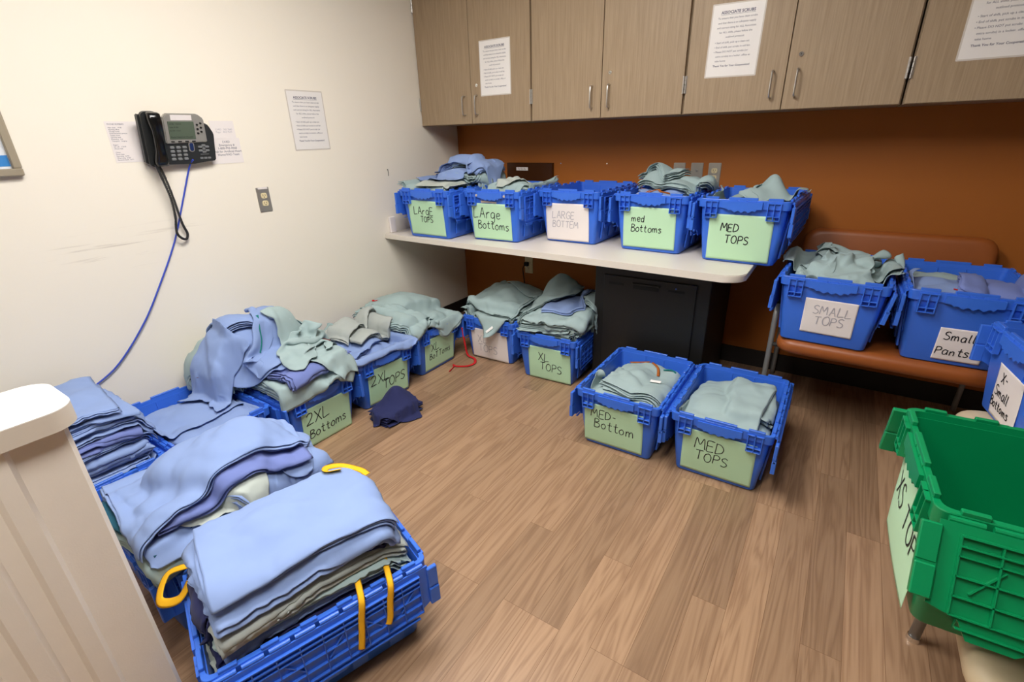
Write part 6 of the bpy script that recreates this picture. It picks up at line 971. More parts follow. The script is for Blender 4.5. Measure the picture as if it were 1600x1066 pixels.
1,5,-6,3,10,-7,-1,1,0,2,-2,0,-1,-5,2,4,1,0,-1,1,4,0,-5,2,3,-2,-2,6,-2,1,1,2,-3,-5,1,4,1,-1,-3,-1,-2,1,-2,5,-4,1,-2,4,2,-4,1,2,2,0,-2,-2,1,1,4,-1,-3,-1,3,-2,0,1,-1,6,-2,-2,-2,0,0,3,-6,0,5,0,-1,-2,2,1,-2,1,1,3,-3,0,0,3,-2,0,1,0,-2,-8,4,1,-1,0,1,-1,-4,2,2,-3,3,1,1,0,-5,2,1,1,1,-2,-3,0,-4,3,4,-6,0,5,-1,0,0,0,0,0,0,5,-3,0,2,0,-3,2,2,-3,5,4,0,0,-2,1,1,0,0,-4,4,0,1,0,1,-3,1,0,1,-2,1,0,-3,0,4,-2,-2,3,-5,1,2,-2,5,1,-1,0,1,0,-2,-4,0,4,1,0,-2,7,5,-1,-3,2,1,-1,1,-5,4,-2,2,1,2,-1,0,-1,-2,-1,4,-2,-2,1,1,-3,0,5,-6,0,2,1,1,0,-1,0,2,2,4,-13,4,3,0,0,-3,6,1,5,-1,3,1,-8,-2,4,6,-7,4,-2,2,-7,0,6,-5,4,0,-2,6,2,-3,-3,3,-5,-2,1,7,-3,-5,1,-3,2,3,1,0,-8,6,2,-2,2,0,4,1,-1,6,-1,0,-5,-2,4,-1,-2,9,-4,-6,0,0,-3,1,5,-2,-2,0,0,3,-8,4,-3,7,5,1,-5,-7,3,0,4,1,1,-1,-7,3,4,0,2,0,-1,-1,3,2,6,0,-2,-2,3,-2,-5,2,-3,-2,5,-5,1,5,-3,0,1,3,-3,-1,-2,9,-5,2,-3,-2,0,4,8,-4,-2,-1,0,-2,0,4,-2,2,-1,-2,0,2,2,-2,2,5,-3,-1,2,-1,-2,2,-3,-1,3,-5,3,4,-3,1,-1,-2,-1,-1,4,3,-4,-3,0,5,-1,4,1,1,-2,-1,0,-3,-3,-1,2,8,-2,-1,1,-4,0,-1,1,0,-5,3,-3,4,2,2,1,-5,1,-4,4,1,0,1,-2,-3,1,2,6,-6,-4,-3,5,2,-1,0,0,1,4,-6,4,-1,0,-3,-3,0,2,7,-1,-2,2,-1,1,1,-7,0,-8,5,2,2,-1,-1,6,-7,4,2,0,1,1,-1,-4,0,1,0,-1,-2,7,-4,-3,0,1,-1,1,-4,6,-2,-3,-2,4,-1,1,-1,1,-1,2,3,0,1,-7,2,-1,0,0,-4,0,3,1,-6,5,4,2,0,-2,-1,3,1,-2,-2,-4,0,5,-3,3,-5,-1,0,2,-1,1,7,-1,-4,0,-2,3,-4,-1,-1,4,2,-2,2,-5,3,6,8,-3,0,-3,-5,1,2,2,-1,0,1,1,2,0,-1,5,-2,-7,-4,6,1,3,-5,4,-4,-4,0,1,4,-3,3,-1,-5,3,-1,-1,1,1,0,-2,2,-5,1,4,1,-4,10,-10,4,6,-5,-10,5,6,1,-1,1,2,3,1,-3,-3,3,1,-6,-3,-1,-6,6,6,1,-4,-1,-2,4,-1,-8,7,-3,-3,6,1,-1,-2,1,-3,-1,3,0,-9,54,-6,-3,-2,-5,-6,9,10,11,10,10,8,-1,8,4,-3,-5,-5,-5,-5,-7,-7,-7,-5,-4,8,-7,-7,0,5,9,9,4,5,7,-6,6,10,8,3,12,4,2,-8,-10,-7,2,-1,4,7,-3,-7,0,-1,-1,-1,2,8,-7,-7,0,1,0,2,0,1,6,0,-3,5,-3,6,4,3,-2,-13,0,0,-3,3,8,0,1,1,2,-8,6,-4,1,2,-8,-1,8,-1,0,3,-2,0,1,-6,-1,-2,-2,-1,0,0,5,-2,-2,1,10,-6,0,11,5,-2,0,-6,-4,1,1,-8,3,6,-4,6,3,-12,0,3,6,-5,2,0,-3,-7,0,3,-1,-4,9,-1,-1,0,4,-6,-5,0,-1,-1,4,-2,0,1,3,-1,6,3,6,-2,-5,2,4,-4,-14,1,3,2,1,3,1,1,0,-1,-7,-1,5,0,-1,1,-11,6,-5,-2,3,4,5,1,-7,0,-2,0,-3,0,7,0,-6,2,2,3,1,9,0,-1,-3,1,-4,1,-5,-1,6,2,-4,-3,0,1,-1,4,1,-3,-1,-1,0,-1,1,1,-1,-7,5,4,0,5,-3,-10,-3,3,-3,-4,5,1,-5,4,9,1,1,5,-2,4,-5,-5,-5,-3,4,2,1,2,0,0,0,-1,-2,-6,6,-3,4,-4,1,0,0,0,11,-6,-3,3,2,1,-6,-9,3,3,-8,-3,6,2,-3,2,8,-1,6,1,-4,-7,5,-8,-2,-2,1,6,3,2,0,-6,3,-3,-4,-1,5,-4,-1,3,2,-3,1,0,1,6,-1,2,-5,-3,-5,-4,-1,5,-3,4,4,-3,-4,-3,7,7,2,1,-1,-10,1,0,-2,-1,0,5,-1,9,0,-1,-9,-6,0,1,0,1,-5,3,2,1,-1,2,3,1,-8,2,9,-6,-2,-4,-2,0,1,0,7,3,-1,-9,2,4,-6,2,-1,2,3,4,-10,2,7,-1,0,6,1,5,-17,14,-8,-1,-4,-1,-1,9,2,-8,-6,1,2,1,10,-7,10,-12,2,-4,1,7,0,-5,2,4,2,-3,-2,2,-8,3,-2,-1,0,4,-1,2,8,-6,1,3,1,-2,-4,11,-5,12,-1,-6,-2,-9,0,-4,-1,2,-3,0,8,7,-4,-6,3,-2,0,0,-1,3,6,-1,-2,-3,0,3,-6,2,0,2,0,1,-4,0,4,-5,5,2,5,-2,-6,6,11,-2,-1,-2,-4,-6,9,1,-12,8,-5,-3,0,7,-2,-6,-3,3,5,2,-2,-3,8,-6,1,-5,-1,3,0,0,-3,-2,0,4,1,0,-2,-5,3,3,4,3,-4,5,0,2,5,-4,-7,3,4,0,-3,4,-3,4,1,-2,-9,1,-2,-4,6,1,-2,3,0,-6,2,-8,-1,2,6,8,-4,1,-9,-2,0,1,5,-5,-2,2,1,7,-1,0,5,0,-1,1,-4,-3,3,2,1,1,6,2,0,-2,-4,-2,-7,-2,2,1,-3,2,2,
1,1,-3,-5,-2,1,-2,4,10,-1,-5,-9,-1,1,1,1,-3,1,0,3,-3,-1,2,8,-4,1,-2,2,0,3,2,4,4,-2,0,0,-5,-1,-2,-2,3,-3,2,4,2,4,-1,-5,-2,3,-9,-4,-1,4,3,0,7,-7,-4,5,-3,0,-2,2,-3,1,1,-2,4,-5,-1,1,10,2,-1,-1,0,3,3,-1,-1,1,-2,-1,-2,8,1,2,-2,1,-3,-2,-2,-1,0,9,-2,-2,-12,-4,7,6,5,-8,-1,2,-2,-2,1,1,-4,0,1,0,-5,5,9,-5,2,-2,0,-1,-1,-3,7,4,1,1,-8,0,-3,1,5,5,-6,3,-8,-1,5,-5,0,12,-7,0,-4,10,-8,2,5,-7,-5,3,4,3,-1,-2,-1,2,-4,-5,0,-4,1,2,7,0,-3,1,1,-7,0,9,3,0,0,2,4,-1,-4,2,-11,8,2,6,-2,-5,-5,9,0,-3,-1,3,-8,7,-3,-2,5,4,0,1,-3,-8,-5,3,9,-10,-4,6,2,-4,-1,2,-4,1,3,0,-4,0,10,2,4,-2,-1,1,-6,-3,-1,11,-7,6,-3,0,-4,2,5,0,-7,1,-4,3,7,2,-1,-2,2,2,-1,-3,-7,-5,9,-4,-4,1,2,-2,-2,1,0,-1,-3,-1,0,0,3,1,-3,-1,-1,-3,0,-3,7,2,1,3,-9,-5,7,3,0,-3,-1,2,2,4,4,-5,-11,1,5,7,-3,-10,5,-1,1,3,-5,-3,0,4,-2,-3,0,-3,1,0,-3,3,0,-1,1,-5,-3,-1,7,-7,5,2,2,0,2,-9,0,-1,6,4,-3,-1,3,3,-10,-1,-1,2,1,6,1,-6,-4,4,0,5,-4,-3,-3,0,2,-2,1,-1,-1,-2,3,-2,-4,1,-1,-2,3,0,1,-4,1,5,6,2,-5,-7,-4,5,1,-3,-1,3,0,5,0,-5,-4,3,2,8,-3,-10,3,3,2,-2,-2,2,-2,4,-4,-4,-4,-1,3,9,-10,9,-7,-6,4,2,3,-4,-3,2,1,-2,-4,12,-2,-8,-1,-2,-2,4,-4,0,12,6,-3,-7,-5,-1,2,4,7,-8,-5,1,7,5,-10,4,-2,-5,6,0,-6,0,7,-6,0,-4,-1,-1,9,-9,-2,7,-1,2,5,2,-1,-2,-2,-3,-7,4,-5,0,2,-2,4,8,6,-7,-12,0,0,4,5,4,-4,-3,-3,4,0,-1,6,5,-2,3,0,-5,0,-3,2,10,-1,-4,10,-1,0,0,-2,2,3,-5,3,0,-7,0,-5,0,1,-5,4,3,-2,0,6,3,-16,-1,3,4,-1,-4,6,-7,2,0,3,9,0,5,0,-5,-7,14,-13,-1,3,8,4,-3,2,0,0,1,-3,-6,-5,14,0,1,1,-3,1,0,-4,-11,3,3,0,-4,-3,2,8,-11,1,2,2,-2,2,4,-8,1,0,1,-1,7,9,-10,4,7,-3,-5,4,2,-8,2,5,2,0,0,-1,0,2,9,2,-1,0,-7,-3,-1,1,-8,0,-2,1,0,2,-2,4,2,-5,5,-8,4,0,1,0,-1,-4,7,7,-2,0,-2,2,4,-5,-5,-2,8,4,-6,-2,-2,3,4,1,-3,7,1,1,3,-1,-5,4,-4,-5,-7,2,-1,3,6,-2,-5,4,3,-6,-7,3,-2,8,-3,-4,2,4,-4,1,-2,-2,4,5,-3,2,-4,4,-10,-1,1,1,1,6,1,0,-3,1,1,2,4,0,-7,-2,7,-3,-6,-1,-2,10,-8,2,-1,2,-6,1,-3,1,-1,1,2,1,-5,-1,5,-3,-6,4,3,4,5,1,-10,-2,6,-8,0,3,3,8,-4,-12,4,6,-4,1,7,-1,3,-4,-5,-5,-1,4,2,4,-1,-9,0,1,0,5,-4,-1,1,2,-4,-4,2,1,0,4,-7,-6,6,2,2,-6,9,-6,4,-5,-6,1,4,-2,11,-9,4,7,-6,-6,6,6,-12,-3,4,1,6,2,2,-3,1,-8,-2,10,-4,-9,0,0,-2,1,5,-2,-3,8,-6,6,-6,-4,-6,5,3,-2,8,1,-6,0,-11,6,10,-3,1,-2,-7,4,8,-5,-9,9,-2,-5,8,-3,-1,4,3,-8,-1,10,-9,-6,3,-1,0,0,8,-7,-6,3,10,-7,-3,9,-5,-4,-6,9,7,-1,-7,1,-5,0,1,3,0,0,5,3,-1,-8,9,-6,-8,5,4,-3,-4,-1,-2,-3,10,-1,-10,9,9,-1,-2,-9,2,-5,10,-5,-4,-4,6,3,-1,2,5,-2,1,1,-2,-4,-3,-3,6,-4,-4,2,4,-1,1,4,-2,-5,5,1,-3,-1,-1,-3,-2,-2,3,-4,10,1,0,-6,9,-4,6,-6,-2,-8,4,7,-8,11,-2,1,6,3,1,-7,2,-1,-3,-4,1,4,-8,-6,4,8,-4,6,4,1,-7,3,-2,3,0,-9,3,-8,8,5,1,-4,0,-8,5,-3,10,-2,-1,4,-2,-4,-4,-4,-5,0,4,6,3,3,-7,-1,3,0,1,1,-8,2,-2,-3,-1,4,4,1,5,3,-9,3,4,-2,-2,-1,-5,-2,6,1,-3,6,-1,-7,-1,-1,6,2,-4,5,0,-10,1,-5,-3,-2,1,0,2,10,-7,3,3,3,-5,-4,-6,3,-2,1,-1,1,4,3,-2,4,3,-5,2,4,-7,6,-3,-1,4,5,-3,0,-6,-2,-2,-4,6,-3,-1,2,-2,5,-1,-1,-3,-7,-3,1,4,4,-4,8,-1,0,1,-6,-3,1,-3,1,-2,1,5,0,10,-3,-3,2,-1,4,0,3,-6,-2,0,2,1,0,-10,-1,0,-2,4,-2,-1,3,7,2,0,-4,0,-10,-6,3,-1,4,2,7,1,-5,-1,3,-8,3,-4,0,1,-3,7,-3,10,4,-1,-1,4,-1,-5,2,1,0,-2,1,-2,0,-10,-3,-1,-1,-1,2,8,10,1,-3,-1,-7,3,-5,-6,2,-2,-3,4,3,2,5,-11,7,1,-1,-6,1,1,-5,2,2,3,0,6,8,-6,6,1,0,-2,
-2,-5,-2,-5,3,2,-9,-3,7,1,2,10,0,-1,-4,-3,-2,6,-9,-5,3,7,-7,-3,-1,1,12,3,-3,-4,6,-13,0,6,-7,-5,4,2,2,4,12,0,-1,-3,-3,-2,-3,-1,1,2,2,5,-2,-10,4,0,8,-2,-1,-3,0,1,-9,4,5,0,-1,-1,-6,3,9,2,-3,-4,-1,-3,-3,-4,-1,2,2,-4,1,2,-1,4,4,0,0,-3,0,1,1,2,3,-1,-3,0,1,2,-3,-3,-3,3,3,1,-5,0,9,-1,-2,-2,-4,4,4,-3,1,-1,-5,-1,-2,3,-5,-1,0,2,2,5,-2,-5,0,-3,1,1,-2,2,4,7,2,-3,-5,-2,4,8,2,-11,-8,2,-4,5,3,3,1,3,-11,4,0,3,2,-7,6,-6,-8,1,1,0,4,1,-6,7,-4,6,-1,0,-1,2,-3,0,-4,0,-1,0,5,8,-1,-4,2,3,1,-1,-4,-10,1,5,1,6,2,-2,-2,-4,-3,2,6,1,0,-9,3,-2,0,3,1,-3,-1,8,-2,1,-8,3,0,3,-1,5,-8,-5,4,-2,4,4,1,-3,0,4,-1,-3,3,4,-12,1,4,4,4,2,-1,-1,2,-9,-3,3,2,0,1,6,5,1,-2,-3,-2,5,4,-7,-5,0,-4,5,2,-7,1,-3,1,0,6,7,-3,-2,2,4,2,-2,-2,-3,7,-5,-5,-1,3,-1,4,12,1,0,-4,-6,-6,5,2,6,-4,6,3,-1,0,1,-4,6,-3,-3,0,-2,-4,-6,4,-7,1,7,-1,2,6,3,1,1,2,-1,-5,2,1,2,-6,8,1,-10,-1,4,7,-2,9,0,-1,-2,-6,1,-7,-5,0,7,6,3,6,-7,-11,12,5,-2,3,-3,-8,-7,-3,7,-7,7,8,-6,1,7,4,0,-3,-2,-2,0,-4])
CLOTH[26] = (40, 40, 3, [-177,6,10,12,12,10,6,12,6,0,12,12,11,8,-1,7,5,5,7,1,7,10,10,9,12,-1,-2,0,-4,-7,-1,4,6,-7,-6,-3,2,8,5,11,-11,4,3,0,-2,-2,5,-2,-5,9,0,0,0,-7,2,1,-4,3,5,5,-5,0,2,3,-2,6,-1,-4,3,4,1,-3,-7,6,4,1,-6,-8,-3,-5,-5,3,-2,0,1,0,-1,-3,8,2,-4,-2,-2,2,6,0,4,-1,-8,4,5,-3,-3,-1,-6,1,10,2,0,3,-1,-1,-4,4,-3,2,2,-3,-6,-12,-1,-1,-1,-1,-1,1,1,5,-6,-4,3,-1,-1,8,-4,-5,6,0,5,-1,1,-1,-2,0,8,-6,2,5,2,-4,-1,-8,12,-5,1,-3,-2,-8,0,1,1,0,0,-2,0,0,-1,0,0,0,-2,0,1,0,-3,4,-2,2,-2,0,4,4,2,-2,1,5,-4,-1,1,2,0,2,-1,-4,0,1,-6,1,-2,5,7,-4,-2,3,-1,-2,-1,-5,7,-7,0,1,0,-2,4,1,1,2,0,1,-3,1,2,1,-1,4,0,0,-1,4,-3,4,-5,0,2,-3,2,1,2,0,2,2,2,-7,-1,4,-7,1,-1,3,-2,1,1,0,6,0,1,0,2,-1,-1,-1,-2,2,-8,0,4,4,0,2,3,4,-3,0,-3,0,0,3,2,-1,0,2,-2,-5,2,0,2,0,2,7,-3,-2,1,2,1,0,-1,-2,1,-2,2,1,1,-6,5,-4,-2,1,7,2,0,3,-3,0,-3,-4,1,0,7,-4,5,-2,-9,5,-2,0,6,3,-4,2,6,-3,-1,0,0,2,0,-4,1,3,-5,-5,1,3,2,1,-2,0,3,1,2,-6,5,-6,-2,1,1,7,-8,9,9,-11,7,2,-3,-3,0,0,2,-1,1,1,1,0,1,1,1,2,-6,-4,2,4,-3,1,1,1,0,0,-3,2,4,2,-8,2,3,2,0,0,-3,0,11,-3,-4,-5,3,1,0,-2,3,-2,-2,5,0,-1,-1,1,0,3,2,-1,-2,-6,0,1,0,4,3,-2,-1,0,-4,1,4,3,0,1,1,-8,4,-1,9,-3,-5,6,-2,0,-5,1,-1,3,2,0,0,0,-4,0,0,2,3,2,-1,1,-1,-1,-1,0,2,2,-2,-2,1,0,4,-1,1,2,-2,0,1,-3,0,-1,9,-5,-1,-1,5,0,-4,1,1,0,1,-1,-3,-2,0,0,3,4,3,0,-1,0,-3,0,-3,3,4,-2,4,0,-1,-3,0,-1,0,7,-5,-9,-1,1,-2,4,2,0,-1,0,4,-6,1,1,0,-4,2,0,1,-1,-3,1,4,5,-6,-2,3,-4,3,1,0,1,0,1,-6,8,-1,-3,4,0,-2,1,7,-1,-4,0,1,2,0,-1,-7,4,0,-1,-3,0,4,1,0,1,0,-2,0,1,1,1,-10,4,1,-1,-1,0,0,0,-3,8,1,2,0,-9,4,13,6,1,2,-5,-3,0,3,-8,6,-2,-1,-1,-2,5,2,0,-2,0,-1,-2,1,-6,6,1,4,-8,-2,0,-3,-2,0,5,7,-12,5,10,2,-2,2,-13,-4,13,1,-4,1,-3,-12,6,3,3,-3,-4,1,2,0,1,3,-6,-3,4,1,-4,0,-1,-5,4,2,-3,-2,3,6,-8,-3,7,9,-1,-2,1,-10,1,10,-1,-4,5,-2,-12,3,4,-2,-3,-5,3,3,0,1,0,-1,-7,7,-2,-4,4,0,-5,10,3,-9,4,4,2,-6,-9,5,12,-2,-5,-6,1,1,1,10,-1,1,-3,-6,5,0,-3,-5,-1,6,-1,-1,-2,-1,-1,-3,5,-1,0,-2,5,-3,6,-2,-1,4,-1,-4,-3,5,6,-5,-5,-2,0,3,3,1,-1,12,-2,-1,-1,-1,2,-3,-4,1,-3,-2,1,-2,1,-1,-1,-1,5,-1,-1,1,0,7,0,-8,1,4,-3,1,2,-3,9,1,-10,-6,-5,4,1,6,9,3,1,6,1,-3,-3,4,-9,-3,-3,3,0,0,-1,-1,1,4,2,-2,0,1,2,2,-3,1,-1,-1,3,5,-1,-5,-1,5,2,-8,0,0,-2,0,1,4,-1,-1,6,3,-5,-3,3,-4,-1,-6,0,2,0,0,2,0,1,-2,2,2,-1,-1,4,0,0,-1,1,-1,1,5,-2,1,-4,4,-3,-7,-3,-4,0,10,0,-6,2,4,-1,0,3,-1,-2,-7,-3,0,2,-1,-1,0,1,5,-2,-2,1,-4,0,8,-2,-1,-3,-4,2,0,-3,3,5,-3,-2,-3,2,2,-3,12,-4,3,-5,-1,6,-4,1,-1,-1,2,-1,-5,-3,2,0,1,0,-2,-1,2,-7,0,1,3,4,0,-6,0,-4,-1,6,-8,6,-2,3,2,1,2,-1,13,0,-2,-4,2,2,1,-4,2,2,-2,1,0,-5,-3,0,-2,-2,0,1,-5,2,0,0,-3,-4,1,3,-3,-1,0,5,-3,2,7,-1,3,1,-3,-2,12,0,-2,-1,0,0,2,-2,1,-1,1,-1,-2,-1,0,-2,-4,-4,0,1,3,-6,1,-1,-4,3,-2,-1,1,1,3,-1,-1,-1,6,9,0,-1,0,-3,13,-1,-3,1,-3,4,-1,-1,-1,-2,5,-3,-1,-1,-2,-3,-2,3,-2,-5,-6,8,1,-4,2,-4,1,2,0,0,-1,-1,6,-1,4,1,5,2,1,0,13,-3,-2,-2,1,1,0,2,-3,1,-1,0,1,0,-5,-1,4,-7,-3,-1,2,1,0,5,1,-6,4,0,-1,-1,0,-2,10,-2,0,1,1,3,-1,0,7,0,-1,0,2,-3,2,2,1,1,-5,1,3,-2,0,2,-5,-1,2,0,0,-6,0,-1,0,7,-1,1,1,1,-1,1,0,0,-3,3,1,1,1,0,3,-2,9,0,1,-1,0,1,1,0,-1,0,-4,0,-5,1,5,1,1,1,0,-4,-3,0,3,-1,-3,0,5,1,1,-1,0,1,-2,-2,2,-3,4,2,1,0,3,7,0,-1,0,-3,5,-7,6,-2,1,-1,-4,-2,3,2,-6,3,0,3,-1,-1,0,1,0,1,0,
1,1,-2,0,4,0,-2,-1,0,-3,0,6,2,2,0,0,1,-3,2,-8,7,1,1,0,-8,5,-2,0,4,-2,-3,1,4,-2,-1,1,3,-1,0,-1,-4,1,3,-4,0,0,0,-2,6,1,-4,5,7,-1,-3,2,-2,2,-1,3,-1,1,-2,-6,3,1,0,-9,1,0,5,1,0,2,-2,-1,-2,3,-3,2,-1,-4,2,3,-7,1,2,2,0,1,2,-3,8,1,5,-5,2,-1,4,1,-3,0,-2,-2,2,-5,0,0,-2,7,-5,0,-5,3,2,-3,1,0,2,-6,5,0,-1,-4,2,0,-1,3,1,2,2,3,-1,5,-3,1,-1,6,-1,1,-5,-7,-1,3,-3,2,3,5,-1,-4,0,-5,7,-1,1,-6,-3,3,3,0,-5,2,0,-1,1,-1,0,1,0,3,1,4,1,0,3,-1,-1,-1,-1,-2,-1,-6,2,-3,5,5,2,-1,-6,4,2,1,-1,-4,-6,7,-4,-1,-2,5,-1,-5,1,3,-1,0,1,-1,0,2,3,7,1,-1,1,-1,3,-4,2,-9,2,-1,-4,3,2,4,0,-2,3,-2,-1,-1,2,-1,-9,2,6,-5,-5,0,6,1,-4,4,-2,0,0,0,1,0,2,8,-1,0,0,1,1,-4,-7,4,4,-1,-4,0,-1,3,1,1,-5,-2,0,5,-6,1,-2,0,2,-6,-1,0,0,3,1,1,1,0,0,0,0,0,1,10,-1,0,0,3,-6,1,1,2,-3,0,-1,-5,4,-1,-4,2,6,0,-1,-6,-7,1,2,-1,-2,-3,4,-1,-1,2,2,-2,1,2,0,0,1,-1,1,10,0,-2,-1,2,1,0,-3,-3,1,2,1,0,-1,2,0,0,-2,4,0,-1,-2,-11,5,-8,-2,8,-2,-1,0,-2,-2,-1,3,2,2,0,-1,1,-4,80,11,3,-5,-4,-7,-8,-3,4,10,-2,-3,-7,-9,-11,-8,3,9,-9,-7,-5,1,1,6,6,11,0,-8,4,3,9,11,9,3,4,6,5,2,1,-4,4,-9,-5,1,-1,1,2,-2,6,-8,4,1,1,1,1,-2,6,-6,8,4,3,1,-2,-8,-5,-1,-1,0,3,2,-3,-4,1,5,6,-2,-9,-5,1,8,-9,-2,-2,1,1,2,2,4,-6,0,-2,0,2,2,5,5,-12,2,-5,1,6,5,-1,-1,4,-3,5,6,-13,0,7,-4,-2,-1,-5,-1,4,-1,-6,6,-12,-1,4,-2,2,0,-2,2,0,3,-4,2,0,3,-2,2,-1,-6,4,3,2,-5,1,2,-3,3,2,6,0,0,-6,-1,0,-2,0,-3,-1,4,-1,-3,-13,2,4,1,-1,0,-1,-1,5,-6,6,-3,-3,-1,4,-2,-3,4,1,2,-3,-2,5,6,-1,-2,-6,6,10,-3,-5,8,-5,1,-8,-3,-1,-3,3,-3,-10,4,-4,3,4,1,-3,5,-8,7,-1,-3,1,2,-2,-3,0,2,-3,0,1,5,2,2,2,-8,1,0,1,3,3,-1,5,-5,2,-4,-6,1,-3,0,-9,0,0,3,4,2,2,-1,-9,4,4,4,2,-3,-1,-2,1,-9,2,-3,0,3,0,-3,3,0,3,-4,-1,2,6,-1,2,-2,-3,4,5,-3,-4,3,-10,-2,4,2,-3,2,1,1,1,-4,3,8,5,-1,-2,4,-2,0,0,1,-4,-12,-1,4,-2,-3,-1,1,5,4,-2,3,-5,0,-2,-2,2,7,2,-9,-9,1,-2,-1,1,1,7,-9,13,-3,-6,0,5,8,3,0,0,3,-2,-6,-10,6,0,-11,0,3,5,1,-2,-2,1,-5,1,-1,1,0,-2,7,14,-8,-7,-4,0,2,-3,-1,1,3,-2,-2,2,0,-1,3,8,4,5,-7,-6,-1,5,-3,-5,1,1,5,-6,0,3,-1,1,5,-9,-2,7,7,-3,-4,4,9,-8,-1,1,-3,0,3,-2,4,-5,0,2,-2,0,0,0,4,1,4,3,-1,-2,-5,-3,3,0,0,5,0,-2,-2,-1,0,11,0,2,-5,0,0,2,0,-8,2,-4,2,2,-3,2,-4,-1,2,-1,0,-1,0,4,-2,-1,3,7,5,4,0,-6,-6,-3,1,-2,2,1,2,0,0,3,7,-6,-4,6,0,-2,0,-10,0,2,2,-1,2,5,-2,-5,-1,-2,-1,0,0,0,0,0,2,-2,5,7,2,5,-2,-9,-3,4,-2,-2,2,2,1,1,-4,-1,9,6,-6,-6,-1,-7,-5,7,-1,2,4,-6,2,5,4,-3,-4,-6,0,-1,0,3,-3,4,-1,-2,4,3,8,3,-8,-5,-3,1,1,0,1,-4,6,6,6,-3,0,-9,4,-6,7,-11,0,3,0,4,-3,11,-2,-3,-1,-2,-5,-3,0,3,2,-1,-2,-1,1,-1,4,12,4,-6,-7,1,1,0,-1,-3,5,4,-2,4,2,0,-6,8,-12,-3,-2,5,-4,-2,6,-5,-1,2,0,1,-3,0,-2,2,-1,-1,1,-1,6,0,-1,5,9,-6,3,0,0,-1,-12,6,-1,4,2,1,4,1,-3,6,-2,-1,-1,-11,2,7,-6,-4,-1,4,1,-5,4,-4,3,-3,9,-7,1,3,1,2,3,-2,1,6,-1,-1,-1,-9,6,-4,0,-4,3,2,3,6,-2,4,3,-2,-9,1,-3,-2,4,0,2,3,-5,2,-2,2,-1,2,0,6,0,-4,-5,6,3,-8,-3,9,-1,-6,-3,4,-1,1,-5,3,-1,-2,0,3,2,-4,9,-2,-3,-9,0,1,7,7,-9,-5,11,6,1,1,-4,0,-1,-2,-7,0,0,2,-3,-2,0,-3,5,6,-7,-2,3,-4,3,1,0,3,2,-6,9,-5,3,5,0,0,-6,-3,-1,-3,12,-6,-2,9,3,-4,-3,0,-2,0,-3,-2,1,-3,0,9,-2,-7,1,0,4,5,0,-1,1,-4,-1,0,-4,8,6,-9,-3,7,4,4,2,-8,-6,1,2,7,-2,-1,-4,-2,4,-3,-1,4,2,-3,-3,-2,2,0,2,2,-3,0,3,0,0,9,1,-4,-4,0,0,-2,2,-11,-1,2,10,1,-3,-5,-1,1,-2,6,4,
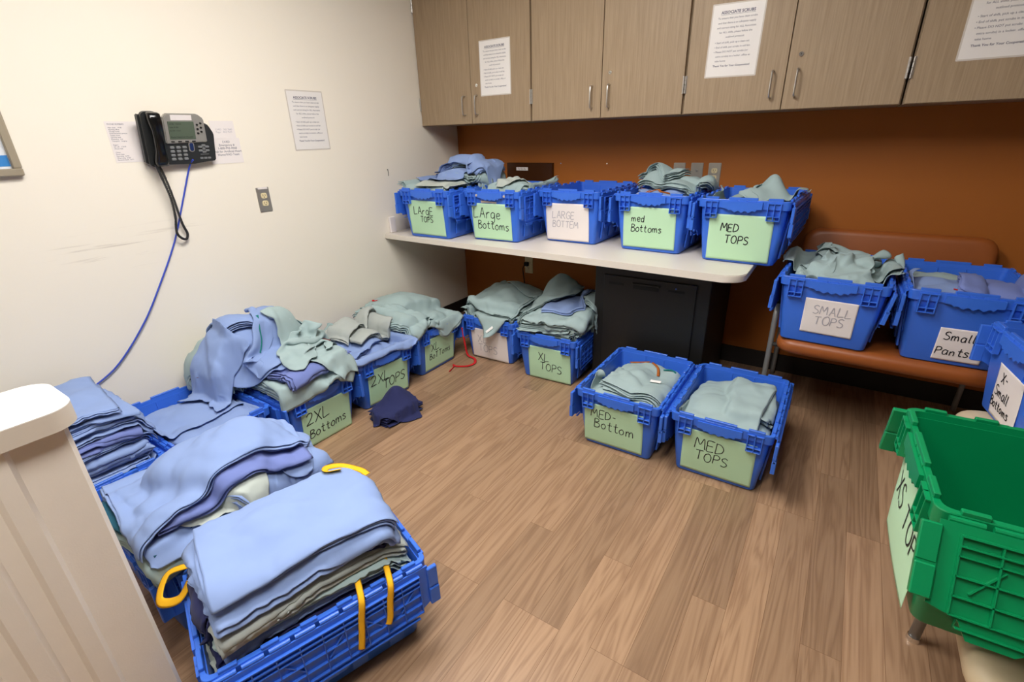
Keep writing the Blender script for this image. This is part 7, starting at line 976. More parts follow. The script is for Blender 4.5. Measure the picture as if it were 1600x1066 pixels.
-6,0,8,5,-1,-5,-5,7,2,-6,0,-8,-1,1,5,-1,0,0,-1,4,1,1,4,-3,-6,0,1,0,-7,3,2,-4,2,-4,6,5,-3,-3,-5,3,4,3,3,-4,-2,-1,1,4,6,0,-11,-7,-2,3,3,3,3,-1,1,-1,-1,0,-3,-5,-1,1,3,0,0,8,-4,-8,-2,2,-4,0,-1,-1,0,1,4,7,-1,4,2,0,-2,-11,2,-1,-1,6,-3,-4,3,7,-2,2,-1,0,-2,-7,2,2,-6,2,0,1,3,0,-3,-5,-2,6,2,-9,3,4,4,-7,-1,-1,1,4,-4,-2,0,9,-4,-5,14,2,-3,1,-2,-3,1,0,2,-5,-2,1,6,0,2,-9,-5,0,3,-3,-5,3,-3,-3,4,13,-2,-1,1,-4,-8,-4,-2,-1,6,1,10,-3,-3,3,-8,2,10,-2,1,-3,-2,2,-2,0,-2,0,-5,8,6,-1,-8,-3,3,-5,-2,5,4,-3,4,2,1,1,-7,-1,3,-10,-5,-2,2,9,-5,-2,6,2,0,3,0,1,-4,-4,5,-1,2,-12,6,5,-3,2,3,-5,5,1,1,-8,1,6,6,2,-1,-2,-1,-1,-6,-2,-2,4,-5,2,-1,-4,4,2,-1,10,3,-4,-9,3,-1,3,-2,0,-1,2,-5,2,4,-2,-1,6,5,-2,-7,-1,1,-1,7,10,-1,-9,1,-4,-3,4,-3,0,4,1,-6,-3,2,0,2,1,4,2,-10,-1,2,3,0,-2,1,10,-3,-3,-1,0,-1,8,3,1,-11,1,9,2,-5,6,-3,-2,6,-8,1,5,-5,-1,0,-3,-2,7,-6,5,1,-7,-1,0,9,-7,1,2,0,-1,-1,4,3,-3,3,2,3,1,-1,3,-11,0,4,4,0,-3,5,10,-13,-1,0,0,7,-5,-6,1,10,-7,-4,2,-3,4,-4,-1,4,-2,3,-1,0,0,-1,1,2,1,3,3,2,-2,1,1,-11,2,3,5,1,-1,8,-9,-8,3,10,-9,0,2,1,-7,0,7,3,-11,7,2,-6,-3,1,8,-5,0,0,3,-2,-2,2,3,0,1,0,6,0,-2,7,-7,-5,-1,6,4,-6,-5,6,-5,2,-1,-2,0,11,3,-12,-3,5,3,-6,-2,10,-7,-3,1,-1,2,-1,0,5,-2,-1,4,-1,0,0,0,2,0,5,5,-2,-7,0,-3,-7,3,2,1,-2,-1,-6,5,-5,0,4,4,-1,-2,-1,-2,0,14,3,-8,3,-5,1,-2,-1,2,2,-1,1,-1,0,0,0,3,8,4,-6,-2,-5,-8,3,5,-5,4,-7,1,1,-1,-4,0,12,-8,2,2,-6,0,3,-1,5,9,-5,-3,0,2,-2,0,1,0,0,0,0,-1,1,-1,12,-1,-1,-8,-5,-3,0,-4,1,3,0,-2,3,-3,-2,3,-1,-3,1,2,6,0,2,2,-7,1,1,4,-1,0,2,-2,-1,0,-1,1,0,0,-1,1,11,-4,-2,2,-7,1,-4,-5,2,-1,-3,2,-1,0,4,-1,-4,4,-3,2,5,1,1,2,-3,-6,6,5,-2,-3,0,3,-4,0,1,-1,1,0,0,0,9,-2,0,-1,-3,-5,-1,-2,-3,-3,1,0,-2,1,2,1,-2,1,-1,1,1,7,0,-2,0,0,4,-1,2,1,-1,-1,-2,0,0,0,-1,1,0,-1,8,-1,0,-3,1,1,-7,-2,-3,-3,-1,-1,0,1,-1,-2,2,4,2,2,-3,4,-1,0,5,-2,-2,0,0,1,-1,-2,3,0,-1,0,1,-1,1,-1,4,3,-2,-3,-4,-3,2,3,1,-2,-3,-2,-3,0,3,0,0,-3,3,4,6,-6,-3,2,5,-8,0,1,1,1,1,2,1,-2,0,-1,0,0,-1,2,5,-3,6,1,1,-1,-6,-1,10,1,-4,-1,-1,-1,-5,0,11,-2,2,9,7,7,8,6,1,-6,-13,-3,0,-5,-3,-6,-4,-6,10,11,11,9,12,3,0,10,-3,-1,-4,-1,6,-1,-10,7,7,0,1,-5,4,-2,-13,12,-2,-9,5,-2,-7,-4,3,4,5,-3,-7,11,0,-5,-2,15,-7,0,-1,2,1,-10,8,-3,-6,-2,3,-4,-4,10,5,-7,0,-3,8,5,0,-3,-6,-9,5,1,-6,-3,2,0,5,7,1,-2,-1,-5,4,2,6,-5,2,-3,0,-3,-1,5,5,-4,0,1,-3,3,2,-6,4,3,-8,7,-2,3,-3,-4,10,-10,0,-1,-7,5,5,3,-6,-6,8,4,-3,-7,-4,6,4,5,-1,0,-4,-4,-2,8,1,3,6,-5,-1,4,1,0,-7,3,2,1,-7,0,-3,4,-3,7,-8,-5,4,-1,-5,-3,2,4,4,0,5,-2,-7,2,6,-3,4,-3,-5,1,1,7,0,-3,4,5,5,0,0,-4,-3,1,6,-4,1,-2,2,2,-4,2,-6,0,-5,-5,-1,-2,-1,4,-1,3,4,1,7,-5,-5,3,3,-2,2,4,-3,-1,-5,4,-2,10,4,1,-4,2,-2,0,2,0,-2,0,2,1,0,-4,1,-4,-5,-1,-4,1,5,-1,-7,6,1,5,2,-3,0,2,-4,6,-1,-6,1,-2,4,1,0,-1,1,4,0,2,0,-8,4,3,-2,-2,3,-5,4,-4,1,-2,3,-2,0,6,-12,2,-2,3,1,-2,-6,7,5,0,1,-7,0,8,-4,-1,-6,-1,8,3,3,1,3,-10,11,-3,-12,6,8,-3,-5,1,1,-3,0,5,-1,2,3,-15,0,2,6,-15,2,2,0,12,0,-10,-3,5,8,-7,3,-5,-6,9,-3,-3,3,1,-2,8,-1,-4,4,-2,-2,5,3,1,-7,4,2,-1,0,-4,-10,10,0,-14,5,1,-5,1,10,-5,-2,6,4,1,0,-2,-12,2,2,-2,-1,2,-3,-5,9,7,-8,1,4,-6,0,-2,2,5,5,0,-2,0,-3,-4,-1,-7,2,3,-2,11,2,1,1,0,-5,-1,-1,1,0,4,0,-18,2,-3,0,-3,-1,3,3,-2,1,7,-4,-3,-1,-1,-6,1,7,7,
0,-2,-1,-1,6,0,-1,-1,-6,-2,7,4,-1,-4,-5,3,0,-2,-2,3,0,3,-1,0,-2,-1,0,-1,-5,2,5,1,0,2,-1,-2,-3,1,-1,1,4,3,2,0,-2,2,2,2,3,-4,-4,1,-1,-2,6,-4,-1,-2,-2,3,6,4,6,-5,0,-1,-7,-4,5,-1,-3,2,0,1,0,-1,0,0,0,0,-3,3,7,8,-2,0,1,5,-1,0,0,-3,0,3,-4,-2,-3,-4,2,0,0,9,-1,1,1,0,-7,-1,-2,0,0,-2,0,-1,1,2,3,2,-6,2,8,-4,-2,6,2,3,2,-3,3,4,1,0,0,1,-4,2,-2,-6,-6,-4,6,5,-6,-1,3,5,8,-3,-5,4,-2,-11,-2,4,0,1,10,-8,6,-5,1,0,1,-2,8,4,-1,-1,1,1,-5,-5,2,4,6,-7,1,6,-3,-5,1,-5,8,-3,-9,-1,3,8,2,-14,-2,9,8,-3,-3,7,-5,4,-3,2,-8,8,3,0,1,-1,-5,4,0,-5,-2,5,-1,2,-7,7,-2,3,3,0,-13,-9,-4,2,4,-6,6,4,3,3,-2,1,-4,1,4,-3,2,0,1,-6,7,-3,-2,2,2,-6,5,-3,2,-2,2,-4,3,-12,13,-6,4,0,-1,0,4,1,-7,9,-4,5,-3,1,1,4,1,2,-3,2,-1,-1,-1,6,-4,3,-2,0,1,1,-2,1,-2,1,-2,0,2,1,-10,9,0,4,-2,-3,0,0,0,1,-2,0,8,-2,-2,-4,-3,4,8,0,1,-1,1,0,0,-3,-2,8,-2,-1,0,-3,-4,2,8,-2,-8,1,1,7,3,-8,-3,5,-4,-2,0,2,4,-3,1,1,0,2,-2,-4,5,0,1,4,4,-1,-1,-2,-2,-2,6,-3,-2,5,-1,-5,0,5,0,1,-4,-2,0,-2,7,-1,-4,-6,5,6,2,-2,-7,9,0,0,0,-2,-1,0,0,2,6,3,1,1,-1,-1,0,0,-1,-1,1,0,3,2,-1,-2,-1,-4,7,0,-2,-3,-1,2,0,0,1,1,-1,-5,2,4,-2,0,-4,0,2,1,0,2,1,2,4,4,0,1,1,-2,0,-1,2,-2,0,1,-1,-2,-4,5,3,0,0,2,-4,-3,3,2,-3,-8,-1,4,7,0,3,-6,2,-6,7,3,0,0,-1,1,2,0,5,2,0,-1,-2,-1,2,-1,0,-4,4,2,0,0,0,1,0,-6,2,3,-6,2,-2,3,0,3,0,0,1,-2,2,2,-8,6,2,1,-1,-2,-5,1,1,9,4,1,-1,-2,-3,6,-3,1,-4,1,2,-8,3,6,-5,1,0,5,-1,0,0,1,-1,0,1,0,-4,5,-4,-2,4,-1,1,-3,1,-1,0,2,3,1,-5,4,11,-5,3,-1,2,-4,3,0,-10,10,-4,-4,4,4,1,-1,0,-2,-4,2,1,0,3,-2,0,0,-5,11,0,-4,-3,-3,-1,-1,4,-2,1,-4,5,5,2,6,-7,-3,0,7,3,-5,3,0,-2,1,4,0,-1,-6,5,-1,0,-5,2,1,-2,-9,2,0,2,-3,1,-1,-2,0,-1,0,-3,3,-3,-1,7,-2,-3,8,-3,-3,8,4,-1,1,-2,1,1,1,-2,2,1,-4,-4,-3,0,-1,3,2,-6,-3,-1,1,1,1,-4,-2,3,4,-3,1,-5,-2,1,1,-2,0,1,4,4,-2,1,4,2,2,-1,-7,2,2,2,-4,-1,6,-7,-5,7,-4,-5,2,1,1,2,-7,5,2,-2,-2,0,1,1,0,-3,1,0,2,3,1,-7,-2,5,-1,-2,3,3,3,2,-6,6,0,-1,-6,-2,0,7,-2,1,0,-7,-8,3,6,-3,5,1,-6,2,3,0,-2,0,-7,8,1,0,1,-5,-3,-5,2,7,6,-4,-3,2,0,5,-1,-5,0,-4,5,-2,-5,2,9,-5,3,4,-10,-7,2,1,1,-4,-3,5,3,-6,1,-5,7,0,-4,2,-5,2,8,-4,-6,5,5,-3,-6,1,2,1,6,-8,0,-1,-4,0,4,-4,-1,-1,1,0,6,-2,-6,7,-11,5,5,-7,-7,4,-1,9,-5,-4,1,-3,3,1,-2,18,-7,-16,1,0,2,0,-2,1,-1,5,-6,1,-1,-2,0,2,-3,0,0,0,0,1,1,-6,1,-2,0,-2,3,3,2,-1,-5,5,2,0,1,-2,-3,-4,-1,5,-2,4,6,-8,-3,-1,-3,0,0,-1,1,-1,0,0,0,0,0,0,0,0,0,7,-8,-4,-3,3,5,-2,-1,-2,-1,-1,-1,1,1,3,2,-10,8,-7,5,5,-2,2,-5,-6,2,-3,0,0,1,0,-2,0,0,0,0,0,0,0,0,2,1,-7,-2,5,0,-1,-1,-3,2,-4,0,1,0,1,-3,1,4,4,-6,-1,-2,-2,1,-1,-1,1,0,0,0,0,-1,0,-1,1,0,-1,0,-1,1,0,6,-3,-2,-2,-2,2,-2,-6,3,-2,0,1,2,-3,-2,9,1,8,-6,-5,-7,-2,2,-1,1,0,2,-1,-2,-1,1,-2,1,-1,0,1,-1,0,0,-3,0,4,2,-5,1,-5,-4,3,6,-3,-2,1,0,0,1,3,2,1,-5,-5,0,-4,0,1,0,1,1,0,0,-1,-1,-1,-1,1,-1,0,0,0,-1,-1,4,-3,-3,4,3,-1,-3,0,-5,4,-2,-2,0,3,4,0,-3,2,0,-9,-2,-1,-1,1,1,2,-4,0,1,0,-1,0,0,-1,0,0,0,0,0,-6,6,8,1,-5,-5,6,6,1,-2,0,-5,-9,-1,-1,1,0,4,-3,3,3,-6,-6,-2,1,6,-6,-1,0,-1,1,0,1,-1,-1,1,-1,0,0,2])
CLOTH[30] = (40, 29, 3, [-212,-2,-2,-2,-2,-3,-2,-1,-1,-1,-3,-3,-3,-1,-2,-1,-1,-2,-1,-1,-1,-1,-1,-2,-2,-1,-1,-2,-2,13,0,0,0,0,0,0,0,0,-1,0,1,0,-1,1,0,0,0,0,0,0,0,-1,1,0,0,-1,0,1,12,0,0,1,-1,1,0,0,-1,0,1,0,0,1,-1,0,0,0,0,0,0,0,0,-1,1,-1,1,0,-1,13,0,0,-1,1,0,0,0,0,0,0,0,0,0,0,0,-1,1,0,0,0,-1,1,0,0,0,0,0,0,13,0,0,0,0,0,0,-1,0,1,0,0,0,-1,1,0,0,0,0,0,0,0,-1,1,-1,1,-1,1,0,12,0,0,1,0,0,0,0,0,-1,0,0,1,0,0,-1,1,0,-1,0,0,1,0,0,0,0,0,-1,1,13,0,0,-1,0,0,0,0,1,0,0,0,0,0,0,0,0,-1,1,0,0,-1,1,-1,1,-1,1,0,-1,13,0,0,0,0,0,0,0,-1,0,1,0,-1,0,0,1,-1,1,0,0,-1,1,-1,1,0,0,-1,0,1,13,-1,1,0,-1,0,0,0,0,1,-1,0,1,0,0,0,0,0,-1,0,1,-1,1,0,0,0,0,0,0,12,1,-1,0,1,-1,0,0,0,0,1,-1,0,1,-1,0,1,-1,1,0,-1,1,0,-1,1,0,0,0,-1,13,0,0,0,0,0,0,0,0,-1,-1,1,1,-1,0,1,-1,1,-1,0,1,-1,0,1,-1,1,0,0,0,13,0,-1,0,0,0,0,0,0,0,1,0,-1,0,1,-1,1,-1,1,-1,0,1,0,0,0,0,0,0,0,13,-1,1,0,-1,1,0,-1,1,0,-1,0,0,1,-1,1,0,0,-1,0,0,0,0,0,0,0,1,0,0,12,1,-1,0,1,0,-1,0,0,1,-1,0,0,-1,2,-1,1,0,0,0,0,0,0,0,0,0,0,0,0,13,-1,1,-1,-1,1,1,0,-1,-2,2,0,0,1,-1,1,-1,0,0,0,0,1,-1,0,0,0,0,1,1,13,0,0,0,0,-1,0,1,-1,0,0,1,0,-1,1,-2,2,-1,0,1,0,-1,1,0,0,0,0,0,0,12,0,0,0,0,0,0,0,0,1,-1,0,0,1,0,-1,-1,2,0,0,0,-1,0,0,0,0,0,1,0,12,0,0,0,1,0,0,-1,1,-1,0,0,1,0,-1,1,0,-1,1,0,-1,1,0,0,0,0,0,-1,1,12,1,-1,-2,2,-1,0,0,1,1,0,-1,1,0,-1,0,0,1,-1,0,0,0,0,1,0,0,0,0,0,12,0,-2,2,-1,0,-1,0,-1,3,0,1,-1,0,0,-1,0,0,1,0,1,-1,0,0,0,0,1,0,-1,12,-1,0,0,-1,0,1,-1,0,1,0,2,0,0,-1,1,-1,1,-1,0,1,0,-1,0,0,0,0,0,1,12,-1,0,-1,1,-1,0,0,2,-1,2,-1,0,-1,1,1,-1,0,0,0,-1,1,1,-1,0,0,0,1,0,9,1,-1,-1,0,1,2,2,-1,-1,-1,0,1,1,0,-2,3,-2,1,0,0,1,0,-1,0,1,0,0,0,9,1,-4,4,0,1,-2,4,-2,1,0,0,0,-2,1,1,-1,1,0,0,0,-1,1,1,0,-1,1,0,0,9,-9,8,1,2,-2,4,-3,3,-1,1,0,-3,2,0,0,-2,2,0,0,0,1,-1,0,0,1,-1,1,0,4,7,-2,0,-2,2,0,-1,4,0,-1,-1,1,-1,0,1,1,0,0,1,0,0,0,0,0,0,0,-1,1,11,-5,0,4,1,-1,-1,3,-3,0,-2,-1,3,2,0,0,0,0,2,-1,1,-1,0,1,0,0,-1,1,0,1,4,5,-3,-1,5,-3,4,-1,-1,1,1,0,0,-1,1,1,-1,-1,2,-1,0,0,0,0,0,1,-1,0,-3,9,3,-5,2,3,1,-2,3,-2,1,2,0,-1,1,-1,1,0,-1,0,1,0,1,-1,0,-1,1,1,0,10,-8,2,5,2,-1,1,-2,-2,2,3,0,-2,1,1,0,0,-1,0,0,-1,2,-1,0,0,1,-1,1,1,4,5,-1,4,-1,-1,2,-1,-3,3,-1,0,1,1,1,0,-2,1,-1,-1,2,-4,3,-2,2,0,1,0,0,9,3,-1,-2,0,-3,-1,2,5,0,-1,-1,-1,0,2,1,0,-3,2,-2,-3,6,-5,5,-1,0,1,0,1,12,0,-1,-1,0,2,1,-1,-1,1,1,-1,0,-1,-3,3,0,0,-4,2,3,-2,-1,2,0,1,0,1,-1,13,-1,-1,1,0,0,0,0,-1,1,-1,1,1,-1,-1,-1,1,-1,2,-1,0,-7,7,0,0,1,0,0,1,12,0,1,-1,0,1,-1,1,0,-3,1,1,1,0,-1,-2,-1,2,-1,1,-3,4,-2,-1,1,2,0,0,0,13,-1,0,1,0,-1,1,0,0,-1,0,0,-1,1,1,-4,1,1,1,-1,1,1,-1,-1,1,-1,1,0,1,12,1,-1,0,0,1,0,0,0,0,-1,-2,0,0,2,1,-1,0,1,0,0,0,0,-1,0,-1,1,0,0,13,-1,1,-1,1,-1,0,0,-1,1,0,0,0,-1,-4,4,-1,1,1,-2,0,2,1,0,-2,0,0,1,0,13,0,-1,1,-1,1,0,-1,0,0,0,1,-2,-9,8,-1,1,1,0,1,-1,1,0,-4,3,-2,2,1,-9,12,1,0,-1,1,-1,0,0,1,-1,0,-2,-8,5,2,1,2,0,0,1,-1,-15,10,0,-5,8,1,-9,-7,-202,13,12,13,13,13,12,13,13,14,12,12,13,13,13,13,13,13,13,13,14,13,12,13,12,13,13,13,13,1,0,1,0,0,0,0,0,0,-1,0,1,0,0,0,0,0,0,0,0,-1,0,1,-1,1,0,0,1,0,2,0,0,0,-1,0,1,0,-1,0,1,0,0,0,0,0,-1,0,0,1,0,-1,0,1,0,0,1,-1,0,1,0,1,-1,1,0,0,-1,1,0,0,0,0,-1,0,0,1,0,0,-1,0,1,0,0,0,0,0,1,-1,2,0,-1,1,0,0,-1,1,0,0,0,-1,0,1,0,0,0,-1,1,0,0,-1,0,
0,0,1,0,0,0,2,0,0,0,0,-1,1,-1,1,0,-1,1,0,0,0,-1,0,1,-1,0,0,1,0,0,0,0,0,-1,1,2,0,0,0,0,0,0,0,-1,1,0,0,0,-1,0,1,0,0,0,0,-1,0,0,0,0,0,0,1,-1,3,-1,0,0,-1,1,0,1,0,-1,0,0,0,0,0,0,-1,0,0,0,1,0,0,0,-1,0,0,0,1,2,0,0,0,1,-1,0,0,0,-1,1,0,0,0,0,-1,1,0,0,0,-1,0,0,0,0,0,0,0,0,2,0,0,0,0,1,-1,0,0,0,0,0,-1,1,-1,1,0,-1,0,0,1,-1,0,0,0,0,0,0,0,1,0,1,1,0,0,0,-1,-1,1,0,-1,1,-1,1,-1,0,1,-1,0,0,1,-1,0,0,-1,0,0,1,1,1,-1,1,1,0,0,0,-1,0,0,0,-1,0,0,1,-1,0,0,0,0,0,0,0,1,0,-1,0,0,2,0,0,0,1,0,-2,0,1,-1,-1,0,1,1,-1,0,0,0,0,0,0,0,1,-1,0,0,0,0,0,1,1,1,-1,0,0,1,-1,-1,0,0,0,0,0,1,-1,0,-1,1,0,0,0,0,1,-1,0,1,-1,-1,3,-1,0,0,0,0,1,0,-3,1,0,0,1,-1,0,1,-2,0,0,1,1,-1,0,0,0,1,-1,0,0,2,0,0,0,-1,0,0,2,0,-2,0,1,0,-1,-1,0,2,-1,1,-1,0,1,-1,0,0,0,0,0,0,3,-2,0,1,0,-1,1,0,2,-2,1,0,-1,-1,1,0,-3,2,-1,1,-1,0,1,0,0,-1,1,-1,0,4,-2,-1,0,0,1,0,0,0,0,-1,-1,1,0,1,0,-1,-1,1,0,0,0,0,0,0,0,-1,1,0,4,-1,-1,-2,1,0,0,-2,3,1,1,-2,-1,0,0,0,1,0,-1,-1,0,0,1,-1,1,0,0,0,0,4,-1,0,0,-2,0,-2,2,-1,2,-1,1,-1,0,-1,-1,4,-1,0,-1,-1,0,0,1,0,-1,0,0,0,5,1,-3,0,0,1,0,-3,0,-1,0,1,0,1,-3,1,0,1,-1,0,0,1,0,0,-1,1,0,0,0,2,2,1,-1,0,-1,-2,0,0,0,-1,0,-1,1,1,0,0,-1,0,0,1,0,0,0,0,-1,1,0,0,7,-1,0,-3,-3,-2,2,2,0,1,-1,-1,0,0,1,-2,0,1,0,0,0,-1,0,1,0,0,-1,1,-1,3,2,-6,3,0,-2,1,0,0,1,0,-2,1,-1,0,1,-1,1,0,0,-1,1,0,-1,0,1,0,-1,0,3,-6,7,-1,-1,4,-4,0,0,-4,2,1,-1,2,0,1,-1,-2,0,1,1,-1,-2,1,0,0,0,0,0,9,-6,-1,-2,1,0,2,0,-3,0,-1,3,2,-4,1,0,-1,1,0,0,-1,0,1,-1,0,0,0,-1,1,2,6,-3,-3,1,-2,0,-1,2,1,-1,-1,-1,2,-1,-1,2,-1,0,0,0,0,-1,0,0,0,-1,0,0,0,2,0,2,-1,-2,0,-2,2,1,0,-2,-1,2,-1,1,-1,0,1,-1,1,-1,1,-1,0,-1,0,0,0,-6,5,-1,1,1,-1,0,1,-1,0,1,1,1,-1,0,-2,1,2,0,0,-1,0,0,-2,-1,0,0,1,-1,0,-8,2,2,0,2,0,1,1,1,-1,-1,0,0,2,-2,0,1,0,0,-1,1,-3,1,0,1,-1,-1,1,-9,4,3,-1,-1,1,2,2,-1,-4,0,2,1,1,-1,2,0,-2,-1,-1,1,-2,1,0,2,-2,0,1,-1,-7,3,1,2,0,0,1,0,-4,2,2,-1,-2,0,1,1,-1,-1,0,0,-1,0,1,1,-2,0,2,-1,1,-3,-1,0,0,2,2,-1,-1,3,-2,0,0,1,-3,0,1,1,-2,-2,1,2,1,-2,-1,1,1,-1,0,1,-4,1,0,1,0,-1,1,0,-3,3,1,0,1,0,-2,0,-1,1,0,-1,-1,-3,3,1,1,-1,0,0,-1,-3,1,0,-1,1,0,0,1,-1,1,0,1,-1,1,-1,-2,0,0,0,0,-1,5,-4,1,-2,1,-1,0,0,-2,0,0,1,-1,1,-1,0,1,1,-1,0,0,2,2,-7,1,2,1,-1,1,1,-3,-1,-1,0,1,-1,-1,-3,1,1,-1,0,0,1,0,1,-1,1,0,0,1,1,-2,0,1,-1,0,1,0,-3,0,-2,0,0,0,-1,-2,-1,0,1,1,-1,0,0,2,0,0,0,1,1,-9,7,1,-1,1,2,0,-2,-2,-1,-1,-1,-1,1,0,-3,1,0,0,0,1,0,0,1,0,0,1,0,-8,3,5,0,0,0,1,0,-3,0,-2,2,-3,-1,0,-5,-2,0,0,0,0,0,1,0,1,1,0,-1,-7,4,2,1,0,0,2,-1,-2,-10,8,0,-5,2,1,-3,-3,1,0,0,2,-1,1,-1,2,-2,0,1,-2,0,0,0,0,0,0,0,0,1,-1,2,-2,0,2,0,-1,0,0,1,0,-2,1,0,-1,-2,4,0,-3,3,0,0,-1,1,0,-1,0,0,-1,1,-1,1,0,1,0,1,-2,0,-1,0,0,0,0,1,0,-1,-1,2,-1,0,0,1,-1,0,1,0,0,0,1,-2,1,1,-2,-1,2,0,1,-1,0,0,0,-1,2,0,-2,2,-1,0,0,0,0,0,1,-1,0,0,0,-1,1,0,0,-1,1,0,0,-1,2,-1,0,1,0,-1,-1,2,-1,1,0,-1,0,0,0,0,1,-1,1,1,-1,-1,0,-1,1,1,-1,0,1,-1,0,1,0,-1,-1,3,-1,0,2,-2,-1,0,0,0,-1,1,1,-1,1,-2,1,0,0,0,-1,-1,3,-1,0,1,0,-2,2,3,0,0,0,-3,-1,3,-1,-1,0,0,-1,1,1,-3,2,1,-1,0,-1,0,2,0,0,1,0,-1,2,1,-2,-2,-1,0,2,2,-3,3,-1,-1,0,0,-1,0,0,3,-1,0,-1,1,1,-3,-2,1,1,-2,1,-2,-3,0,0,1,1,0,-1,2,1,2,-1,0,0,1,-2,2,-1,-2,0,1,-1,-1,2,0,3,-5,2,-1,2,5,0,-1,-1,-3,-1,3,-2,-1,2,0,-1,0,0,1,-1,-3,1,2,
0,-1,0,-1,1,-4,4,1,-1,2,1,-3,-2,-1,5,1,-3,0,-2,-2,5,0,-2,-2,0,1,2,3,-3,0,1,-1,0,0,0,1,-2,2,2,-1,0,0,-3,-1,-1,3,3,-1,-3,-1,-1,4,3,-1,-1,-1,-2,1,0,0,0,0,0,0,0,0,2,-1,-1,-3,0,4,0,-1,2,-1,-2,3,-2,2,1,-2,-1,-2,1,-1,2,0,0,1,-1,0,1,-1,0,2,-1,-2,0,-1,6,-3,3,-4,0,4,-1,-2,3,-3,-4,2,0,2,1,-1,0,-1,0,1,-1,0,-2,3,-2,-3,2,3,-1,4,2,-4,-4,-1,4,-3,1,2,-5,3,3,0,-4,2,2,0,1,-2,-2,1,-1,4,-2,-2,0,-1,-1,3,1,4,-1,-3,-2,2,-2,6,-7,2,1,-1,2,-1,1,-3,-1,1,0,2,-1,0,3,-1,-3,1,-3,2,2,-2,3,1,1,-3,-1,2,-1,-6,6,0,0,-2,4,-5,0,1,-2,3,-1,1,0,1,-3,1,2,1,-1,2,-1,-1,-2,-2,2,2,3,-2,0,1,-2,-1,2,-6,4,-1,2,1,-2,1,-1,1,1,2,3,-6,-3,6,4,-5,-2,-1,0,0,1,3,-4,2,-3,2,-2,-3,6,-3,2,0,-2,1,0,0,0,2,5,-4,-4,3,3,-3,-1,-4,0,2,2,-1,-3,-3,5,-2,3,-3,4,1,2,-1,-3,1,-1,0,0,1,-1,5,1,1,-2,-5,-8,-1,1,2,5,3,-2,-5,3,2,2,-3,3,-1,-4,1,5,0,0,0,-2,-1,3,-2,-2,1,6,-3,-9,1,3,-3,3,3,3,-8,1,2,2,0,-1,3,0,-1,-5,1,3,0,0,1,-2,-4,0,-2,-1,0,0,4,7,-5,3,0,3,-9,0,6,4,-6,0,2,-5,2,3,-2,-1,1,-3,0,3,0,6,-10,-6,2,1,8,7,-7,4,-5,0,-2,1,6,2,-8,5,-2,-5,3,-4,-1,7,1,-5,0,1,1,0,10,0,-2,-7,-4,-3,4,9,-6,-4,4,0,5,-3,-5,1,-4,2,0,1,4,-2,3,-6,-1,5,3,-4,0,4,-8,-1,6,8,-2,-12,-3,7,4,-2,0,-1,-6,1,3,4,-4,4,0,-4,3,-3,-1,4,2,-3,-3,3,-8,9,7,-8,-5,0,7,2,-8,3,-5,-2,1,11,-1,-1,-3,6,-5,-2,3,1,-4,3,2,-3,-3,3,1,-4,5,2,2,-5,1,-2,-2,3,-3,8,-2,-3,-3,2,-1,0,1,4,-1,-1,-4,4,2,-3,-3,3,3,-3,-6,-2,3,5,3,0,0,-1,-1,6,-4,-2,-1,0,5,-4,-2,-2,4,3,-2,0,-3,2,-3,2,3,-3,-1,-2,5,-10,0,5,1,3,5,3,-3,-7,0,6,0,-6,-2,7,-2,-1,-1,-3,1,5,-7,5,3,-6,-2,3,0,3,-1,-4,1,4,-1,-5,0,4,0,6,-3,-5,-2,3,2,3,-7,-4,6,7,-7,5,-1,-7,-1,3,1,3,-5,8,3,-10,-8,-1,-1,9,3,4,-7,-6,0,2,9,-2,-8,3,10,4,-10,8,-6,-7,1,6,0,-2,-3,3,-5,-2,7,4,-4,3,-6,1,-1,-1,1,8,3,-5,-8,5,9,-2,-7,4,-12,2,5,6,-4,-2,1,-1,-1,-2,3,-1,0,4,-6,6,-7,0,1,4,1,-7,-1,7,8,-3,-8,0,-4,7,0,5,-3,0,0,-2,0,-3,3,0,1,1,-4,2,0,-5,2,3,0,0,-3,7,4,-3,-7,-2,-3,4,10,-1,-4,-1,-3,0,2,0,-3,2,1,-1,-1,1,1,0,4,-3,1,1,-6,3,7,-1,-5,-3,-2,2,2,2,2,-7,-1,2,5,-2,0,0,-1,1,0,0,0,1,-1,1,2,4,0,-5,1,0,-4,0,1,0,0,-1,1,0,-2,0,3,2,-2,0,0,-1,-1,2,0,1,2,-7,3,3,-2,3,4,-7,-4,-3,2,6,5,-2,-4,0,0,1,2,1,-3,1,0,0,0,0,-2,3,2,-2,-5,0,0,2,-3,0,2,-6,2,1,2,5,4,-6,0,-5,4,3,2,-3,-3,0,0,0,0,0,-3,-1,-1,4,-3,0,-4,0,-1,17,-3,-3,-4,-1,3,-4,5,-10,7,-2,-1,1,-3,7])
